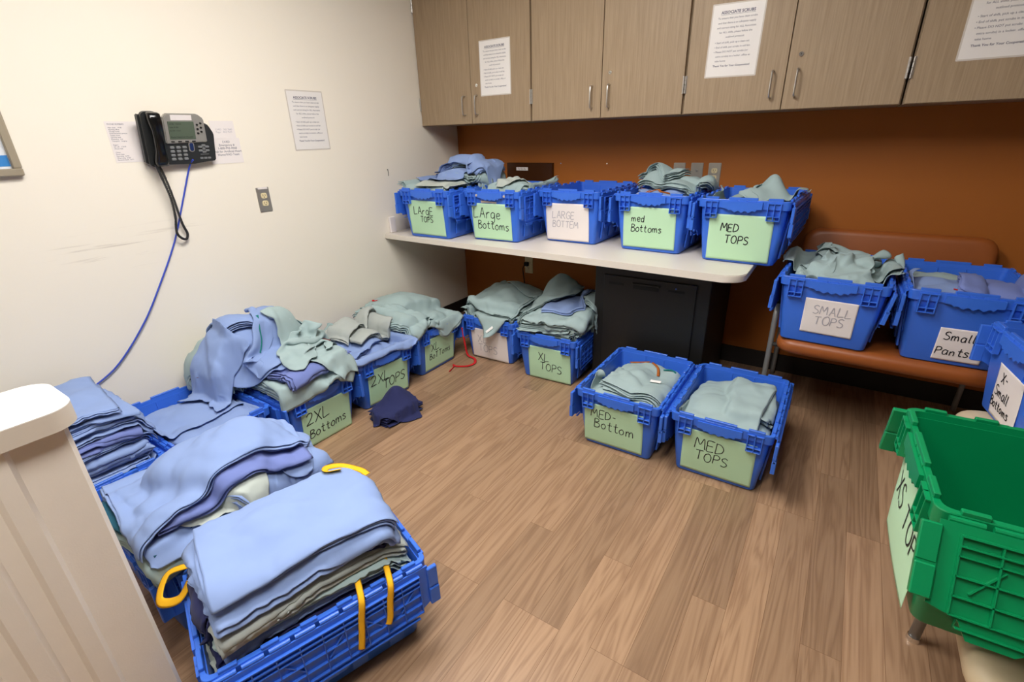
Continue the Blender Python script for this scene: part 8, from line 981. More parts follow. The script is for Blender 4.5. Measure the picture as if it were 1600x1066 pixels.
CLOTH[22] = (37, 32, 1, [0,3,0,-3,2,2,-2,-2,8,-6,-1,6,2,-3,-2,-2,-2,0,1,2,-1,6,-6,5,-4,-2,-1,1,0,0,1,-2,3,-4,-1,3,-1,-2,1,5,-8,3,6,-6,-7,3,3,5,-2,2,-2,-3,6,2,-2,-6,0,2,2,-2,0,1,-2,3,-2,1,0,1,-1,-1,1,-1,-1,7,-4,-4,7,0,1,-7,7,-6,6,-1,-6,1,9,-7,5,-5,0,2,-2,-1,1,-1,1,0,0,-1,0,1,0,-2,2,-2,-2,3,0,1,-3,1,1,1,-2,0,0,-1,0,5,-3,2,0,-2,0,0,0,-1,-1,1,0,0,0,0,0,0,-1,-2,1,2,-2,0,1,3,-4,4,-3,-1,3,-6,1,-2,1,7,1,-1,1,-2,-1,0,1,-2,2,-1,1,-1,0,1,-1,2,0,0,-1,-1,1,-2,1,0,-2,2,-1,0,-3,5,3,-4,-4,1,1,1,2,-1,5,-1,-5,1,-2,2,1,-2,2,-3,0,-1,2,-1,-1,4,-1,-3,2,2,-2,-1,0,3,-3,-2,2,1,1,0,-1,1,-7,3,6,-2,1,-1,-2,1,-1,3,3,0,-3,-2,0,-2,1,2,3,-3,-1,-1,1,-2,0,4,-1,0,0,4,2,0,1,2,-4,3,-2,0,1,3,1,-1,-5,-3,4,5,0,-1,-1,-1,-5,2,3,-1,0,-1,1,-2,3,2,0,-3,-5,-2,5,-3,0,-4,2,0,1,-3,0,-1,0,4,-1,-3,0,1,0,1,2,1,-2,2,-2,1,0,0,-2,-3,-1,0,5,1,-3,0,0,3,1,1,-1,1,-4,0,4,-2,1,2,0,1,2,-3,-1,-3,1,1,0,-3,5,-4,4,-1,-1,-1,-1,4,-1,-2,3,1,4,-1,-2,-4,2,0,1,1,-3,-2,0,2,-3,2,-1,2,1,-1,2,0,1,-2,-1,1,2,1,1,-5,-1,2,0,5,-2,-4,-3,3,3,-2,0,-3,1,2,2,-5,2,-1,2,-1,0,-1,-1,7,-4,-1,-1,3,-3,0,-3,1,-1,1,5,-6,-7,7,2,-2,0,5,-7,1,2,3,-2,-3,8,-5,1,-2,-1,2,4,-7,-3,7,-2,-1,0,0,2,-1,0,4,-5,-4,5,-4,9,-2,-5,4,-2,2,0,-1,-5,12,-4,0,-2,-2,1,-3,-1,5,-4,0,4,-3,0,3,-2,0,0,-1,-2,3,0,1,-8,12,2,-12,10,-4,2,-7,8,-1,1,4,-10,2,-1,4,-1,-7,8,0,-4,-1,3,-3,0,2,1,-3,1,1,0,-2,6,-12,3,8,-6,6,-9,9,-6,-7,5,8,3,-4,-2,1,-3,3,-4,0,0,3,0,-1,1,2,0,0,0,1,-1,4,-3,-1,1,-4,1,2,3,-3,5,-5,-6,3,5,-1,-1,0,1,-3,5,0,-2,0,-1,0,-1,-1,-1,2,1,-2,0,-2,1,2,-3,0,1,-2,3,-2,-1,5,-5,-3,6,2,-1,-2,0,4,-2,0,-1,0,3,2,2,1,0,-1,-2,1,1,-1,-2,3,-1,2,1,-2,1,-2,-1,5,-3,-6,2,5,1,-3,1,2,-3,0,6,3,-1,1,-1,-1,0,-1,2,-1,0,2,0,-1,0,-1,-1,1,0,0,1,-5,2,1,-2,4,-2,0,1,-3,2,5,-1,-3,-4,-5,-1,0,0,-1,-1,1,0,-1,-1,4,1,0,-1,-1,-3,3,-2,0,4,1,-3,-3,2,1,-2,3,3,-6,-5,-1,2,4,6,2,6,-1,-2,-2,-2,0,4,-5,1,-1,5,0,-1,-3,1,1,-1,0,-1,-2,2,0,4,0,-7,1,1,3,3,1,-5,-6,-5,1,1,2,2,1,-4,6,-4,0,-2,-2,2,3,-1,-1,-1,-2,1,2,2,1,-4,-2,5,-2,3,-2,-3,-1,-2,3,0,2,-1,-1,-1,1,1,-3,7,-2,-3,2,0,-1,-1,0,-1,2,0,-1,0,0,1,-1,-2,4,-3,-1,0,-1,3,1,2,-2,1,-1,0,-1,2,-2,-2,6,-2,-1,1,-1,0,1,0,-1,1,-1,0,2,-2,3,0,-2,1,-1,0,-1,0,1,1,-3,1,1,1,-2,-1,3,-2,-4,2,3,0,-2,1,1,-1,1,2,0,-2,-2,4,-2,0,1,0,-1,0,0,0,0,-3,3,1,1,-2,1,-2,-1,1,3,1,-3,-3,3,1,-1,2,-1,-3,4,-1,-1,-2,2,-3,0,3,1,-1,0,-1,-1,-1,4,-2,0,-1,-1,1,-1,0,-1,0,0,2,-1,0,0,2,-2,1,-1,4,-3,2,1,2,-4,-3,4,-2,0,2,-1,8,-5,-1,-3,0,2,1,-1,-2,-1,0,2,-1,3,0,1,-6,4,2,-4,-3,8,-6,-1,-1,4,-1,-2,4,1,0,3,-8,2,2,4,3,0,-3,0,2,-1,1,-2,2,0,-1,-3,3,1,-2,-1,2,-6,8,-5,1,-1,2,0,-1,1,-1,-5,2,2,0,-1,-2,-3,1,3,-2,0,1,3,0,-4,-1,2,1,0,-1,-1,0,3,-7,7,1,-4,0,0,-1,-1,0,3,1,-2,-1,-1,0,2,4,-2,-3,4,-4,4,-2,-2,4,-1,-1,-3,2,2,2,1,-2,-3,0,2,-1,0,0,0,1,0,-3,0,1,2,1,0,-1,-2,6,-4,0,-1,3,-1,-3,1,-1,1,1,0,0,1,4,-1,-8,4,1,-1,0,0,-1,-1,1,0,0,-2,0,0,0,0,5,-4,0,0,0,-1,2,1,0,-2,2,-1,-5,2,4,-2,1,1,-1,-1,0,0,-1,2,0,-1,0,2,1,0,-4,1,4,2,-3,-2,0,1,0,-3,2,-1,1,2,-1,-3,-1,0,3,2,-2,0,2,-1,0,-2,-1,1,-1,-1,-1,1,1,1,-10,12,-4,3,-1,-2,-2,2,-1,4,-6,0,6,-3,-4,1,8,-4,-2,4,-1,-1,2,-1])

# ------------------------------------------------------------------ garments: small cloth solver over a height map
class Pile:
    def __init__(self, x0, x1, y0, y1, base, seed, top=None, res=.010):
        self.x0, self.y0, self.res = x0, y0, res
        self.nx, self.ny = int((x1 - x0) / res) + 2, int((y1 - y0) / res) + 2
        self.X, self.Y = np.meshgrid(x0 + np.arange(self.nx) * res, y0 + np.arange(self.ny) * res, indexing='ij')
        self.H = np.full(self.X.shape, base, dtype=float)
        self.rng = np.random.default_rng(seed); self.top = top
    def crate(self, key, fill):
        cx, cy, z, yaw = CRATES[key]; a = math.radians(yaw)
        lx = (self.X - cx) * math.cos(a) + (self.Y - cy) * math.sin(a)
        ly = -(self.X - cx) * math.sin(a) + (self.Y - cy) * math.cos(a)
        ax, ay = np.abs(lx), np.abs(ly)
        foot = (ax < .224) & (ay < .290)
        self.H[foot] = np.maximum(self.H[foot], z + CH + .010)
        ins = (ax < .174) & (ay < .252)
        self.H[ins] = z + fill
        return self
    def sample(self, x, y):
        u = np.clip((x - self.x0) / self.res, 0, self.nx - 1.001); v = np.clip((y - self.y0) / self.res, 0, self.ny - 1.001)
        i = u.astype(int); j = v.astype(int); fu = u - i; fv = v - j
        H = self.H; a = H[i, j]; b = H[i + 1, j]; c = H[i, j + 1]; d = H[i + 1, j + 1]
        h = a * (1 - fu) * (1 - fv) + b * fu * (1 - fv) + c * (1 - fu) * fv + d * fu * fv
        gx = ((b - a) * (1 - fv) + (d - c) * fv) / self.res; gy = ((c - a) * (1 - fu) + (d - b) * fu) / self.res
        return h, gx, gy
    def bump(self, x, y, r, h, ry=None, ang=0.0):
        a = math.radians(ang); u = (self.X - x) * math.cos(a) + (self.Y - y) * math.sin(a); v = -(self.X - x) * math.sin(a) + (self.Y - y) * math.cos(a)
        self.H += h * np.exp(-(u / r) ** 2 - (v / (ry or r)) ** 2)
    def ridges(self, cx, cy, ex, ey, yaw, amp, n):
        """inner folds: a few elongated humps under the sheet"""
        a = math.radians(yaw); add = np.zeros_like(self.H)
        for _ in range(n):
            lx, ly = self.rng.uniform(-.42, .42) * ex, self.rng.uniform(-.42, .42) * ey
            x = cx + lx * math.cos(a) - ly * math.sin(a); y = cy + lx * math.sin(a) + ly * math.cos(a)
            b = self.rng.uniform(0, math.pi); L = self.rng.uniform(.08, .20); w = self.rng.uniform(.022, .055)
            u = (self.X - x) * math.cos(b) + (self.Y - y) * math.sin(b); v = -(self.X - x) * math.sin(b) + (self.Y - y) * math.cos(b)
            v = v + self.rng.uniform(-4, 4) * u * u
            add = np.maximum(add, amp * self.rng.uniform(.35, 1.0) * np.clip(1 - np.abs(v) / w, 0, 1) * np.clip(1 - (u / L) ** 2, 0, 1))
        self.H = self.H + add
    def splat(self, P):
        """raise the height map to the surface P (n, m, 3)"""
        for k in range(3):                      # refine by bilinear midpoints
            n, m, _ = P.shape
            if n * m > 30000: break
            Q = np.empty((2 * n - 1, m, 3)); Q[0::2] = P; Q[1::2] = (P[1:] + P[:-1]) / 2
            R = np.empty((2 * n - 1, 2 * m - 1, 3)); R[:, 0::2] = Q; R[:, 1::2] = (Q[:, 1:] + Q[:, :-1]) / 2
            P = R
        i = np.rint((P[..., 0] - self.x0) / self.res).astype(int).ravel(); j = np.rint((P[..., 1] - self.y0) / self.res).astype(int).ravel()
        ok = (i >= 0) & (i < self.nx) & (j >= 0) & (j < self.ny)
        np.maximum.at(self.H, (i[ok], j[ok]), P[..., 2].ravel()[ok])

def wavefield(rng, U, V, amp, f0, f1, n=7):
    out = np.zeros_like(U)
    for _ in range(n):
        f = rng.uniform(f0, f1); a = rng.uniform(0, 2 * math.pi); ph = rng.uniform(0, 2 * math.pi)
        out += np.sin(2 * math.pi * f * (U * math.cos(a) + V * math.sin(a)) + ph) / n ** .5
    return out * amp

def pbd(P, rest, pile, half, steps=60, iters=6, bend=.25, far=0.0, fric=.75, grav=9.8, dt=.016, pin=None, pinw=.3):
    offs = [(1, 0, 1.0), (0, 1, 1.0), (1, 1, .7), (1, -1, .7), (2, 0, bend), (0, 2, bend)]
    if far > 0: offs += [(5, 0, far), (0, 5, far), (4, 4, far), (4, -4, far)]
    n, m, _ = P.shape
    C = []
    for di, dj, k in offs:
        if dj >= 0: sa = (slice(0, n - di), slice(0, m - dj)); sb = (slice(di, n), slice(dj, m))
        else: sa = (slice(0, n - di), slice(-dj, m)); sb = (slice(di, n), slice(0, m + dj))
        C.append((sa, sb, np.linalg.norm(rest[sa] - rest[sb], axis=-1), k * .32, max(di, abs(dj)) > 1))
    V = np.zeros_like(P)
    for s in range(steps):
        V[..., 2] -= grav * dt; V *= .97
        old = P.copy(); P = P + V * dt
        for it in range(iters):
            for sa, sb, L, k, push in C:
                D = P[sb] - P[sa]; d = np.sqrt((D * D).sum(-1)) + 1e-9
                e = (d - L) / d
                if push: e = np.minimum(e, 0)
                D *= (e * k)[..., None]
                P[sa] += D; P[sb] -= D
            if pin is not None:
                P[..., :2] += (pin[0][..., :2] - P[..., :2]) * (pin[1] * pinw)[..., None]
            if it % 2 == 1 or it == iters - 1:
                h, gx, gy = pile.sample(P[..., 0], P[..., 1])
                pen = h + half - P[..., 2]
                c = pen > 0
                if c.any():
                    g2 = 1 + gx * gx + gy * gy
                    mv = np.where(c, pen / g2, 0); lim = np.minimum(mv * np.sqrt(g2), .03) / np.sqrt(g2)
                    P[..., 0] -= lim * gx; P[..., 1] -= lim * gy; P[..., 2] += lim
                P[..., 0] = np.maximum(P[..., 0], XW + .012 + half); P[..., 1] = np.minimum(P[..., 1], YW - .012 - half)
                if pile.top is not None: P[..., 2] = np.minimum(P[..., 2], pile.top - half)
        V = (P - old) / dt
        h, gx, gy = pile.sample(P[..., 0], P[..., 1])
        c = (h + half + .003 > P[..., 2])
        V[c] *= (1 - fric)
        sp = np.linalg.norm(V, axis=-1, keepdims=True); V *= np.minimum(1, 2.0 / (sp + 1e-9))
    return P

def normals(P):
    du = np.gradient(P, axis=0); dv = np.gradient(P, axis=1)
    N = np.cross(du, dv); N /= (np.linalg.norm(N, axis=-1, keepdims=True) + 1e-9)
    return N, du / (np.linalg.norm(du, axis=-1, keepdims=True) + 1e-9), dv / (np.linalg.norm(dv, axis=-1, keepdims=True) + 1e-9)

LIB = {}
for _k, (_n, _m, _c, _v) in CLOTH.items():
    _q = np.array(_v, dtype=float).reshape(_c, _n, _m)
    LIB[_k] = np.moveaxis(np.cumsum(np.cumsum(_q, axis=2), axis=1), 0, 2) * (.0010 if _c == 3 else .0005)
    if _c == 3:                       # take the rounding steps out
        for _ in range(1):
            _a = LIB[_k]; _b = _a.copy()
            _b[1:-1] = _a[1:-1] * .5 + (_a[:-2] + _a[2:]) * .25
            _d = _b.copy(); _d[:, 1:-1] = _b[:, 1:-1] * .5 + (_b[:, :-2] + _b[:, 2:]) * .25
            LIB[_k] = _a * .4 + _d * .6
def resample(A, n, m):
    """bilinear resize of a 2-D field"""
    u = np.linspace(0, A.shape[0] - 1.001, n); v = np.linspace(0, A.shape[1] - 1.001, m)
    i = u.astype(int); j = v.astype(int); fu = (u - i)[:, None]; fv = (v - j)[None]
    return (A[i][:, j] * (1 - fu) * (1 - fv) + A[i + 1][:, j] * fu * (1 - fv) + A[i][:, j + 1] * (1 - fu) * fv + A[i + 1][:, j + 1] * fu * fv)

def creases(rng, SU, SV, num, amp, width):
    """sum of tapering fold lines over the garment, SU and SV in metres"""
    h = np.zeros_like(SU)
    ex, ey = np.ptp(SU) / 2, np.ptp(SV) / 2
    for _ in range(num):
        cx, cy = rng.uniform(-ex, ex), rng.uniform(-ey, ey); a = rng.uniform(0, math.pi)
        L = rng.uniform(.05, .20); w = width * rng.uniform(.7, 1.6); k = rng.uniform(-3, 3)
        s = (SU - cx) * math.cos(a) + (SV - cy) * math.sin(a); d = -(SU - cx) * math.sin(a) + (SV - cy) * math.cos(a) + k * s * s
        prof = np.exp(-(d / w) ** 2) - .55 * np.exp(-((d - 1.9 * w) / (1.3 * w)) ** 2)
        h += amp * rng.uniform(.35, 1.0) * prof * np.clip(1 - (s / L) ** 2, 0, 1)
    return h

def grid_mesh(name, R, m, parent=None, thick=.0016, sub=0):
    r, c, _ = R.shape
    me = bpy.data.meshes.new(name)
    idx = np.arange(r * c).reshape(r, c)
    F = np.stack([idx[:-1, :-1], idx[1:, :-1], idx[1:, 1:], idx[:-1, 1:]], -1).reshape(-1, 4)
    me.from_pydata(R.reshape(-1, 3).tolist(), [], F.tolist())
    o = link_mesh(name, me, m, parent, True)
    if sub:
        md = o.modifiers.new('smooth', 'SUBSURF'); md.levels = sub; md.render_levels = sub
    if thick:
        md = o.modifiers.new('thickness', 'SOLIDIFY'); md.thickness = thick; md.offset = 0
    return o

def crumple(pile, m, cx, cy, yaw, ex, ey, lib, label, zs, lift, flip, group, cat, settle):
    """a rumpled garment laid on the pile: a crumpled sheet that settles onto what lies below"""
    rng = pile.rng
    k = lib or [11, 12, 30][rng.integers(3)]
    A = LIB[k].copy()
    if (rng.integers(2) if flip is None else flip): A[..., 1] *= -1; A = A[:, ::-1]
    px, py = np.ptp(A[..., 0]), np.ptp(A[..., 1])
    s = min(max(math.sqrt(ex * ey / (px * py)), .6), 1.25)
    A[..., :2] *= s; A[..., 2] *= s * zs
    a = math.radians(yaw)
    X = cx + A[..., 0] * math.cos(a) - A[..., 1] * math.sin(a); Y = cy + A[..., 0] * math.sin(a) + A[..., 1] * math.cos(a)
    Hb = pile.H.copy()
    for _ in range(6):                      # blurred support, so that the sheet bridges small gaps
        Hp = np.pad(Hb, 1, mode='edge'); Hb = (Hp[:-2, 1:-1] + Hp[2:, 1:-1] + Hp[1:-1, :-2] + Hp[1:-1, 2:] + Hb) / 5
    H0 = pile.H; pile.H = np.maximum(Hb, H0 * .3); h, _, _ = pile.sample(X, Y); pile.H = H0
    P = np.stack([X, Y, np.maximum(h, np.percentile(h, 40)) + A[..., 2] + .004 + lift], -1)
    rest = P.copy(); rest[..., 2] = A[..., 2]
    half = .006
    P = pbd(P, rest, pile, half, settle, 6, .5, .25, .8, 7.0)
    N, du, dv = normals(P)
    if N[..., 2].mean() < 0: N = -N
    o = grid_mesh('crumpled_scrubs', P, M[m], None, .0018, 1)
    tag(o, label, cat, group)
    pile.splat(P + np.array([0, 0, half + .003]))
    return o, P + N * .002, N

def garment(pile, m, cx, cy, yaw, su, sv, K=4, t=.006, sq=(.97, .97), amp=.004, crump=0.0, label='', z=None, tilt=(0, 0), taper=0.0, cell=.0115,
            far=None, steps=None, sub=0, edge=.010, group=None, name=None, fric=.75, cat='scrubs', bend=None, lift=.0, pinned=False, wr=1.0, heap=None, grav=9.8, lib=None, zs=1.0, flip=None, settle=26):
    """one folded (or crumpled) garment dropped on the pile; returns its object with sample data for straps and tags"""
    rng = pile.rng
    if crump:
        return crumple(pile, m, cx, cy, yaw, su * sq[0], sv * sq[1], lib, label, zs, lift, flip, group, cat, settle)
    n, mm = max(8, int(su / cell)), max(8, int(sv / cell))
    U, V = np.meshgrid(np.linspace(-.5, .5, n), np.linspace(-.5, .5, mm), indexing='ij')
    wob = wavefield(rng, U, V, 1.0, .4, 1.1, 4)
    RX = su * U * (1 + .02 * wob); RY = sv * V * (1 + taper * U) + .02 * su * wavefield(rng, U, V * 0, 1, .3, .8, 3)
    rest = np.stack([RX, RY, 0 * U], -1)
    a = math.radians(yaw)
    x = RX * sq[0]; y = RY * sq[1]
    X = cx + x * math.cos(a) - y * math.sin(a); Y = cy + x * math.sin(a) + y * math.cos(a)
    half = K * t / 2
    H0 = pile.H
    if heap:
        pile.ridges(cx, cy, su * sq[0], sv * sq[1], yaw, heap[0], heap[1])
    h, _, _ = pile.sample(X, Y)
    z0 = (np.percentile(h, 70) if z is None else z) + half + .004 + lift
    Z = np.maximum(h * .55 + z0 * .45, z0) + tilt[0] * x + tilt[1] * y
    Z = Z + wavefield(rng, U, V, amp, 1.0, 2.6) + .0005
    if crump:
        Z += np.abs(wavefield(rng, U, V, crump, 1.2, 3.6, 6)) + np.abs(wavefield(rng, U, V, .010, 3, 7, 6)); X += wavefield(rng, U, V, crump * .35, 1, 3); Y += wavefield(rng, U, V, crump * .35, 1, 3)
    P = np.stack([X, Y, Z], -1)
    pin = None
    if crump or pinned:
        bd = np.zeros((n, mm)); bd[[0, -1], :] = 1; bd[:, [0, -1]] = 1
        bd[n // 2, ::3] = .5
        pin = (P.copy(), bd)
    P = pbd(P, rest, pile, half, steps or (70 if crump else 55), 6, bend if bend is not None else (.05 if crump else .25), far if far is not None else (0.0 if crump else .18), fric, grav, pin=pin)
    pile.H = H0
    N, du, dv = normals(P)
    up = N[..., 2:3].mean()
    if up < 0: N = -N
    wz = LIB[22][..., 0]; wz = wz - wz.mean()
    if rng.integers(2): wz = wz.T
    if rng.integers(2): wz = wz[::-1]
    if rng.integers(2): wz = wz[:, ::-1]
    cr = resample(wz, n, mm) * .8 * wr + creases(rng, RX, RY, int(6 * su * sv / .16 + 2), .003 * wr, .012)
    P = P + N * np.maximum(cr, -half * .6 - .0015)[..., None]
    N, du, dv = normals(P)
    if N[..., 2].mean() < 0: N = -N
    rows = []
    E = (np.abs(U) * 2) ** 3; Ev = (np.abs(V) * 2) ** 3
    for k in range(K):
        j0, j1, j2, j3 = rng.uniform(-edge, edge * .6, 4)
        eu = np.where(U > 0, j0, -j1) * E; ev = np.where(V > 0, j2, -j3) * Ev
        ev = ev + np.sign(V) * Ev * wavefield(rng, U, V * 0, edge * .25, .6, 1.6, 3)
        hh = (k - (K - 1) / 2) * t + wavefield(rng, U, V, t * .16, .8, 2.2, 4) * (K > 1) + wavefield(rng, U, V, t * .20, 1.2, 2.6, 3) * Ev
        Q = P + du * eu[..., None] + dv * ev[..., None] + N * hh[..., None]
        if k % 2: Q = Q[::-1]
        if k > 0:
            last, first = rows[-1][-1], Q[0]
            dirn = (du[-1] if k % 2 else -du[0])
            mid = (last + first) / 2
            rows.append(np.stack([last * .70 + first * .30 + dirn * t * .45, last * .30 + first * .70 + dirn * t * .45]))
        rows.append(Q)
    R = np.concatenate(rows)
    o = grid_mesh(name or ('crumpled_scrubs' if crump > .02 else 'folded_scrubs'), R, M[m], None, .0014, sub)
    tag(o, label, cat, group)
    pile.splat(P + N * (half + .0025))
    return o, P + N * (half + .001), N
def onto(P, N, u, v, off=.001):
    """point on the garment's upper surface, u and v in 0..1"""
    n, m, _ = P.shape
    i, j = min(int(u * (n - 1)), n - 1), min(int(v * (m - 1)), m - 1)
    return Vector(P[i, j] + N[i, j] * off)
def strap(parent, pts, m, w=.007, name='drawstring'):
    bm = B(); tube(bm, smooth_path(pts, 8), w, 6, True, .0014)
    return obj(name, bm, M[m], parent)
def strap_on(g, uv, m, w=.007, rise=.0):
    o, P, N = g
    return strap(o, [onto(P, N, u, v, .002 + rise * (k % 2)) for k, (u, v) in enumerate(uv)], m, w)
def care_tag(g, u, v, s=.03, h=.018, m='tag'):
    o, P, N = g
    n, mm, _ = P.shape
    i, j = int(u * (n - 1)), int(v * (mm - 1))
    i2, j2 = min(i + max(1, int(s / .0115)), n - 1), min(j + 1, mm - 1)
    a, b = Vector(P[i, j]), Vector(P[i2, j]); nn = Vector(N[i, j]); d = (b - a).normalized() if (b - a).length > 1e-6 else Vector((1, 0, 0)); e = nn.cross(d)
    bm = B(); L = [a + nn * .0025 + d * x + e * y for x, y in ((0, 0), (s, 0), (s, h), (0, h))]
    lo = [bm.verts.new(p) for p in L]; hi = [bm.verts.new(p + nn * .0008) for p in L]
    bm.faces.new(list(reversed(lo))); bm.faces.new(hi)
    for k in range(4): bm.faces.new((lo[k], lo[(k + 1) % 4], hi[(k + 1) % 4], hi[k]))
    return obj('care_tag', bm, M[m], o)

def wad(pile, key, m, z0, fill, label, dome=.03, margin=.004, group=None):
    """loosely stuffed garment that fills the crate up to the visible layer"""
    cx, cy, z, yaw = CRATES[key]; rng = pile.rng
    nu, nv = 26, 34
    U, V = np.meshgrid(np.linspace(-1, 1, nu), np.linspace(-1, 1, nv), indexing='ij')
    f = z0 / .262
    def shell(zz, inset):
        q = zz / .262
        return (BX + (TX - BX) * q - inset, BY + (TY - BY) * q - inset)
    rings = []
    hx, hy = shell(fill, .016)
    top = wavefield(rng, U, V, .010, .6, 1.5, 6) + np.abs(wavefield(rng, U, V, .012, .5, 1.2, 5)) + dome * (1 - U ** 2) * (1 - V ** 2)
    edge = np.maximum(np.abs(U), np.abs(V)) ** 6
    TX_ = U * hx; TY_ = V * hy
    TZ = fill + top * (1 - edge) - .012 * edge
    bx, by = shell(.02, .018)
    # top grid + skirt going down to the crate floor
    me_v = np.stack([TX_, TY_, TZ], -1).reshape(-1, 3).tolist()
    idx = np.arange(nu * nv).reshape(nu, nv)
    F = np.stack([idx[:-1, :-1], idx[1:, :-1], idx[1:, 1:], idx[:-1, 1:]], -1).reshape(-1, 4).tolist()
    per = list(idx[:, 0]) + list(idx[-1, 1:]) + list(idx[-2::-1, -1]) + list(idx[0, -2:0:-1])
    prev = per
    for s in (.5, 1.0):
        ring = []
        for p in per:
            x, y, zt = me_v[p]
            zb = .0165
            q = s
            X = x * (1 - q) + (x / hx * bx) * q; Y = y * (1 - q) + (y / hy * by) * q
            me_v.append([X, Y, zt * (1 - q) + zb * q]); ring.append(len(me_v) - 1)
        for k in range(len(per)):
            k2 = (k + 1) % len(per); F.append([prev[k2], prev[k], ring[k], ring[k2]])
        prev = ring
    F.append(list(prev))
    me = bpy.data.meshes.new('crumpled_scrubs'); me.from_pydata(me_v, [], F)
    o = link_mesh('crumpled_scrubs', me, M[m], None, True)
    o.matrix_world = place(cx, cy, z, yaw)
    tag(o, label, 'scrubs', group)
    a = math.radians(yaw)
    W_ = np.stack([cx + TX_ * math.cos(a) - TY_ * math.sin(a), cy + TX_ * math.sin(a) + TY_ * math.cos(a), z + TZ], -1)
    pile.splat(W_)
    return o
def loc(key, lx, ly):
    """crate-local (x right seen from the front, y depth from the front) -> world"""
    cx, cy, z, yaw = CRATES[key]; a = math.radians(yaw)
    return cx + lx * math.cos(a) - ly * math.sin(a), cy + lx * math.sin(a) + ly * math.cos(a)
def pile_for(keys, base, seed, fills, top=None, pad=.28):
    xs = [CRATES[k][0] for k in keys]; ys = [CRATES[k][1] for k in keys]
    p = Pile(min(xs) - .30 - pad, max(xs) + .30 + pad, min(ys) - .30 - pad, max(ys) + .30 + pad, base, seed, top)
    for k, f in zip(keys, fills): p.crate(k, f)
    return p
def g(pile, key, m, lx, ly, ryaw, su, sv, **kw):
    x, y = loc(key, lx, ly)
    return garment(pile, m, x, y, CRATES[key][3] + ryaw, su, sv, **kw)

# ------------------------------------------------------------------ the garments, crate by crate
def bump(p, key, lx, ly, r, h, ry=None, ang=0.0):
    x, y = loc(key, lx, ly); p.bump(x, y, r, h, ry, CRATES[key][3] + ang)
# LARGE TOPS (counter)
p = pile_for(['c1'], CT, 11, [.27])
wad(p, 'c1', 'f_sage', .25, .265, 'crumpled sage scrubs filling the LARGE TOPS crate below the folded ones', .01)
g(p, 'c1', 'f_blue', -.01, -.04, 1, .35, .46, K=4, t=.005, label='folded blue scrubs lowest of the heap, level with the rim of the LARGE TOPS crate')
g(p, 'c1', 'f_sage', -.035, -.05, -3, .37, .42, K=5, t=.006, label='broad folded sage scrubs lying along the front of the LARGE TOPS crate')
g(p, 'c1', 'f_pale', .07, -.15, 12, .26, .20, crump=1, lib=30, zs=.8, label='small pale sage scrubs at the front right of the LARGE TOPS heap')
g(p, 'c1', 'f_sage', .10, .12, 4, .36, .30, K=7, t=.006, edge=.02, label='dark-edged sage scrubs under the blue stack at the back of LARGE TOPS', wr=1.5)
g(p, 'c1', 'f_blue', -.02, .02, -6, .40, .28, crump=1, lib=30, zs=.7, label='blue scrubs with a loose sleeve in the middle of the LARGE TOPS heap')
g(p, 'c1', 'f_sage', .12, .14, -4, .32, .28, K=6, t=.006, edge=.02, label='upper sage scrubs under the blue stack at the back of LARGE TOPS', wr=1.5)
g(p, 'c1', 'f_blue', .06, .13, -3, .40, .26, K=7, t=.006, edge=.016, label='blue folded stack on top of the LARGE TOPS heap')
g(p, 'c1', 'f_blue', .21, .12, 20, .20, .22, crump=1, lib=25, label='crumpled blue scrubs at the top right of the LARGE TOPS heap')
# LARGE BOTTOMS (counter)
p = pile_for(['c2'], CT, 12, [.27])
wad(p, 'c2', 'f_sage', .25, .265, 'crumpled sage scrubs filling the LARGE BOTTOMS crate below the rim', .01)
g(p, 'c2', 'f_sage', .04, .10, 3, .34, .36, K=5, t=.006, label='flat folded sage scrubs at the back of the LARGE BOTTOMS crate')
g(p, 'c2', 'f_sage', -.02, -.08, -15, .34, .28, crump=1, lib=11, zs=.9, label='crumpled sage scrubs at the front of the LARGE BOTTOMS crate')
g(p, 'c2', 'f_pale', .04, .0, 35, .26, .18, crump=1, lib=26, zs=.5, label='pale grey scrubs with a raised point in the LARGE BOTTOMS crate')
# med Bottoms (counter)
p = pile_for(['c4'], CT, 14, [.27])
wad(p, 'c4', 'f_blue', .26, .275, 'crumpled blue scrubs with brown ties filling the med Bottoms crate', .01)
q = g(p, 'c4', 'f_blue', -.03, -.06, 10, .36, .38, crump=1, lib=25, zs=.6, label='loose blue scrubs with orange-brown ties at the front of the med Bottoms crate')
strap_on(q, [(.40, .18), (.48, .30), (.44, .42)], 'orange', .009); strap_on(q, [(.55, .15), (.62, .30), (.70, .26), (.76, .40)], 'orange', .008); strap_on(q, [(.30, .50), (.34, .62), (.30, .72)], 'orange', .008)
g(p, 'c4', 'f_sage', .10, .12, 5, .20, .24, K=4, t=.005, label='sage scrubs lying flat at the back right of the med Bottoms crate')
bump(p, 'c4', -.12, .08, .08, .06)
g(p, 'c4', 'f_sage', .04, .02, -10, .42, .20, K=7, t=.0050, edge=.018, label='lower bundle of folded sage scrubs draped across the med Bottoms crate', far=.08, bend=.12, sub=1)
g(p, 'c4', 'f_sage', -.06, .06, -24, .30, .14, K=7, t=.0050, edge=.018, label='upper bundle of folded sage scrubs draped across the med Bottoms crate', far=.08, bend=.12, sub=1)
# MED TOPS (counter)
p = pile_for(['c5'], CT, 15, [.24])
wad(p, 'c5', 'f_sage', .22, .245, 'crumpled sage scrubs low inside the MED TOPS crate on the counter', .02)
g(p, 'c5', 'f_sage', -.01, -.02, 5, .36, .42, crump=1, lib=30, label='flat sage scrubs across the MED TOPS crate on the counter', zs=.8)
bump(p, 'c5', .07, .05, .055, .10, .10, 35)
bump(p, 'c5', .00, -.06, .06, .03)
g(p, 'c5', 'f_sage', .05, .04, 20, .32, .36, crump=1, lib=25, zs=.7, label='sage scrubs bunched in a tall hump in the MED TOPS crate on the counter')
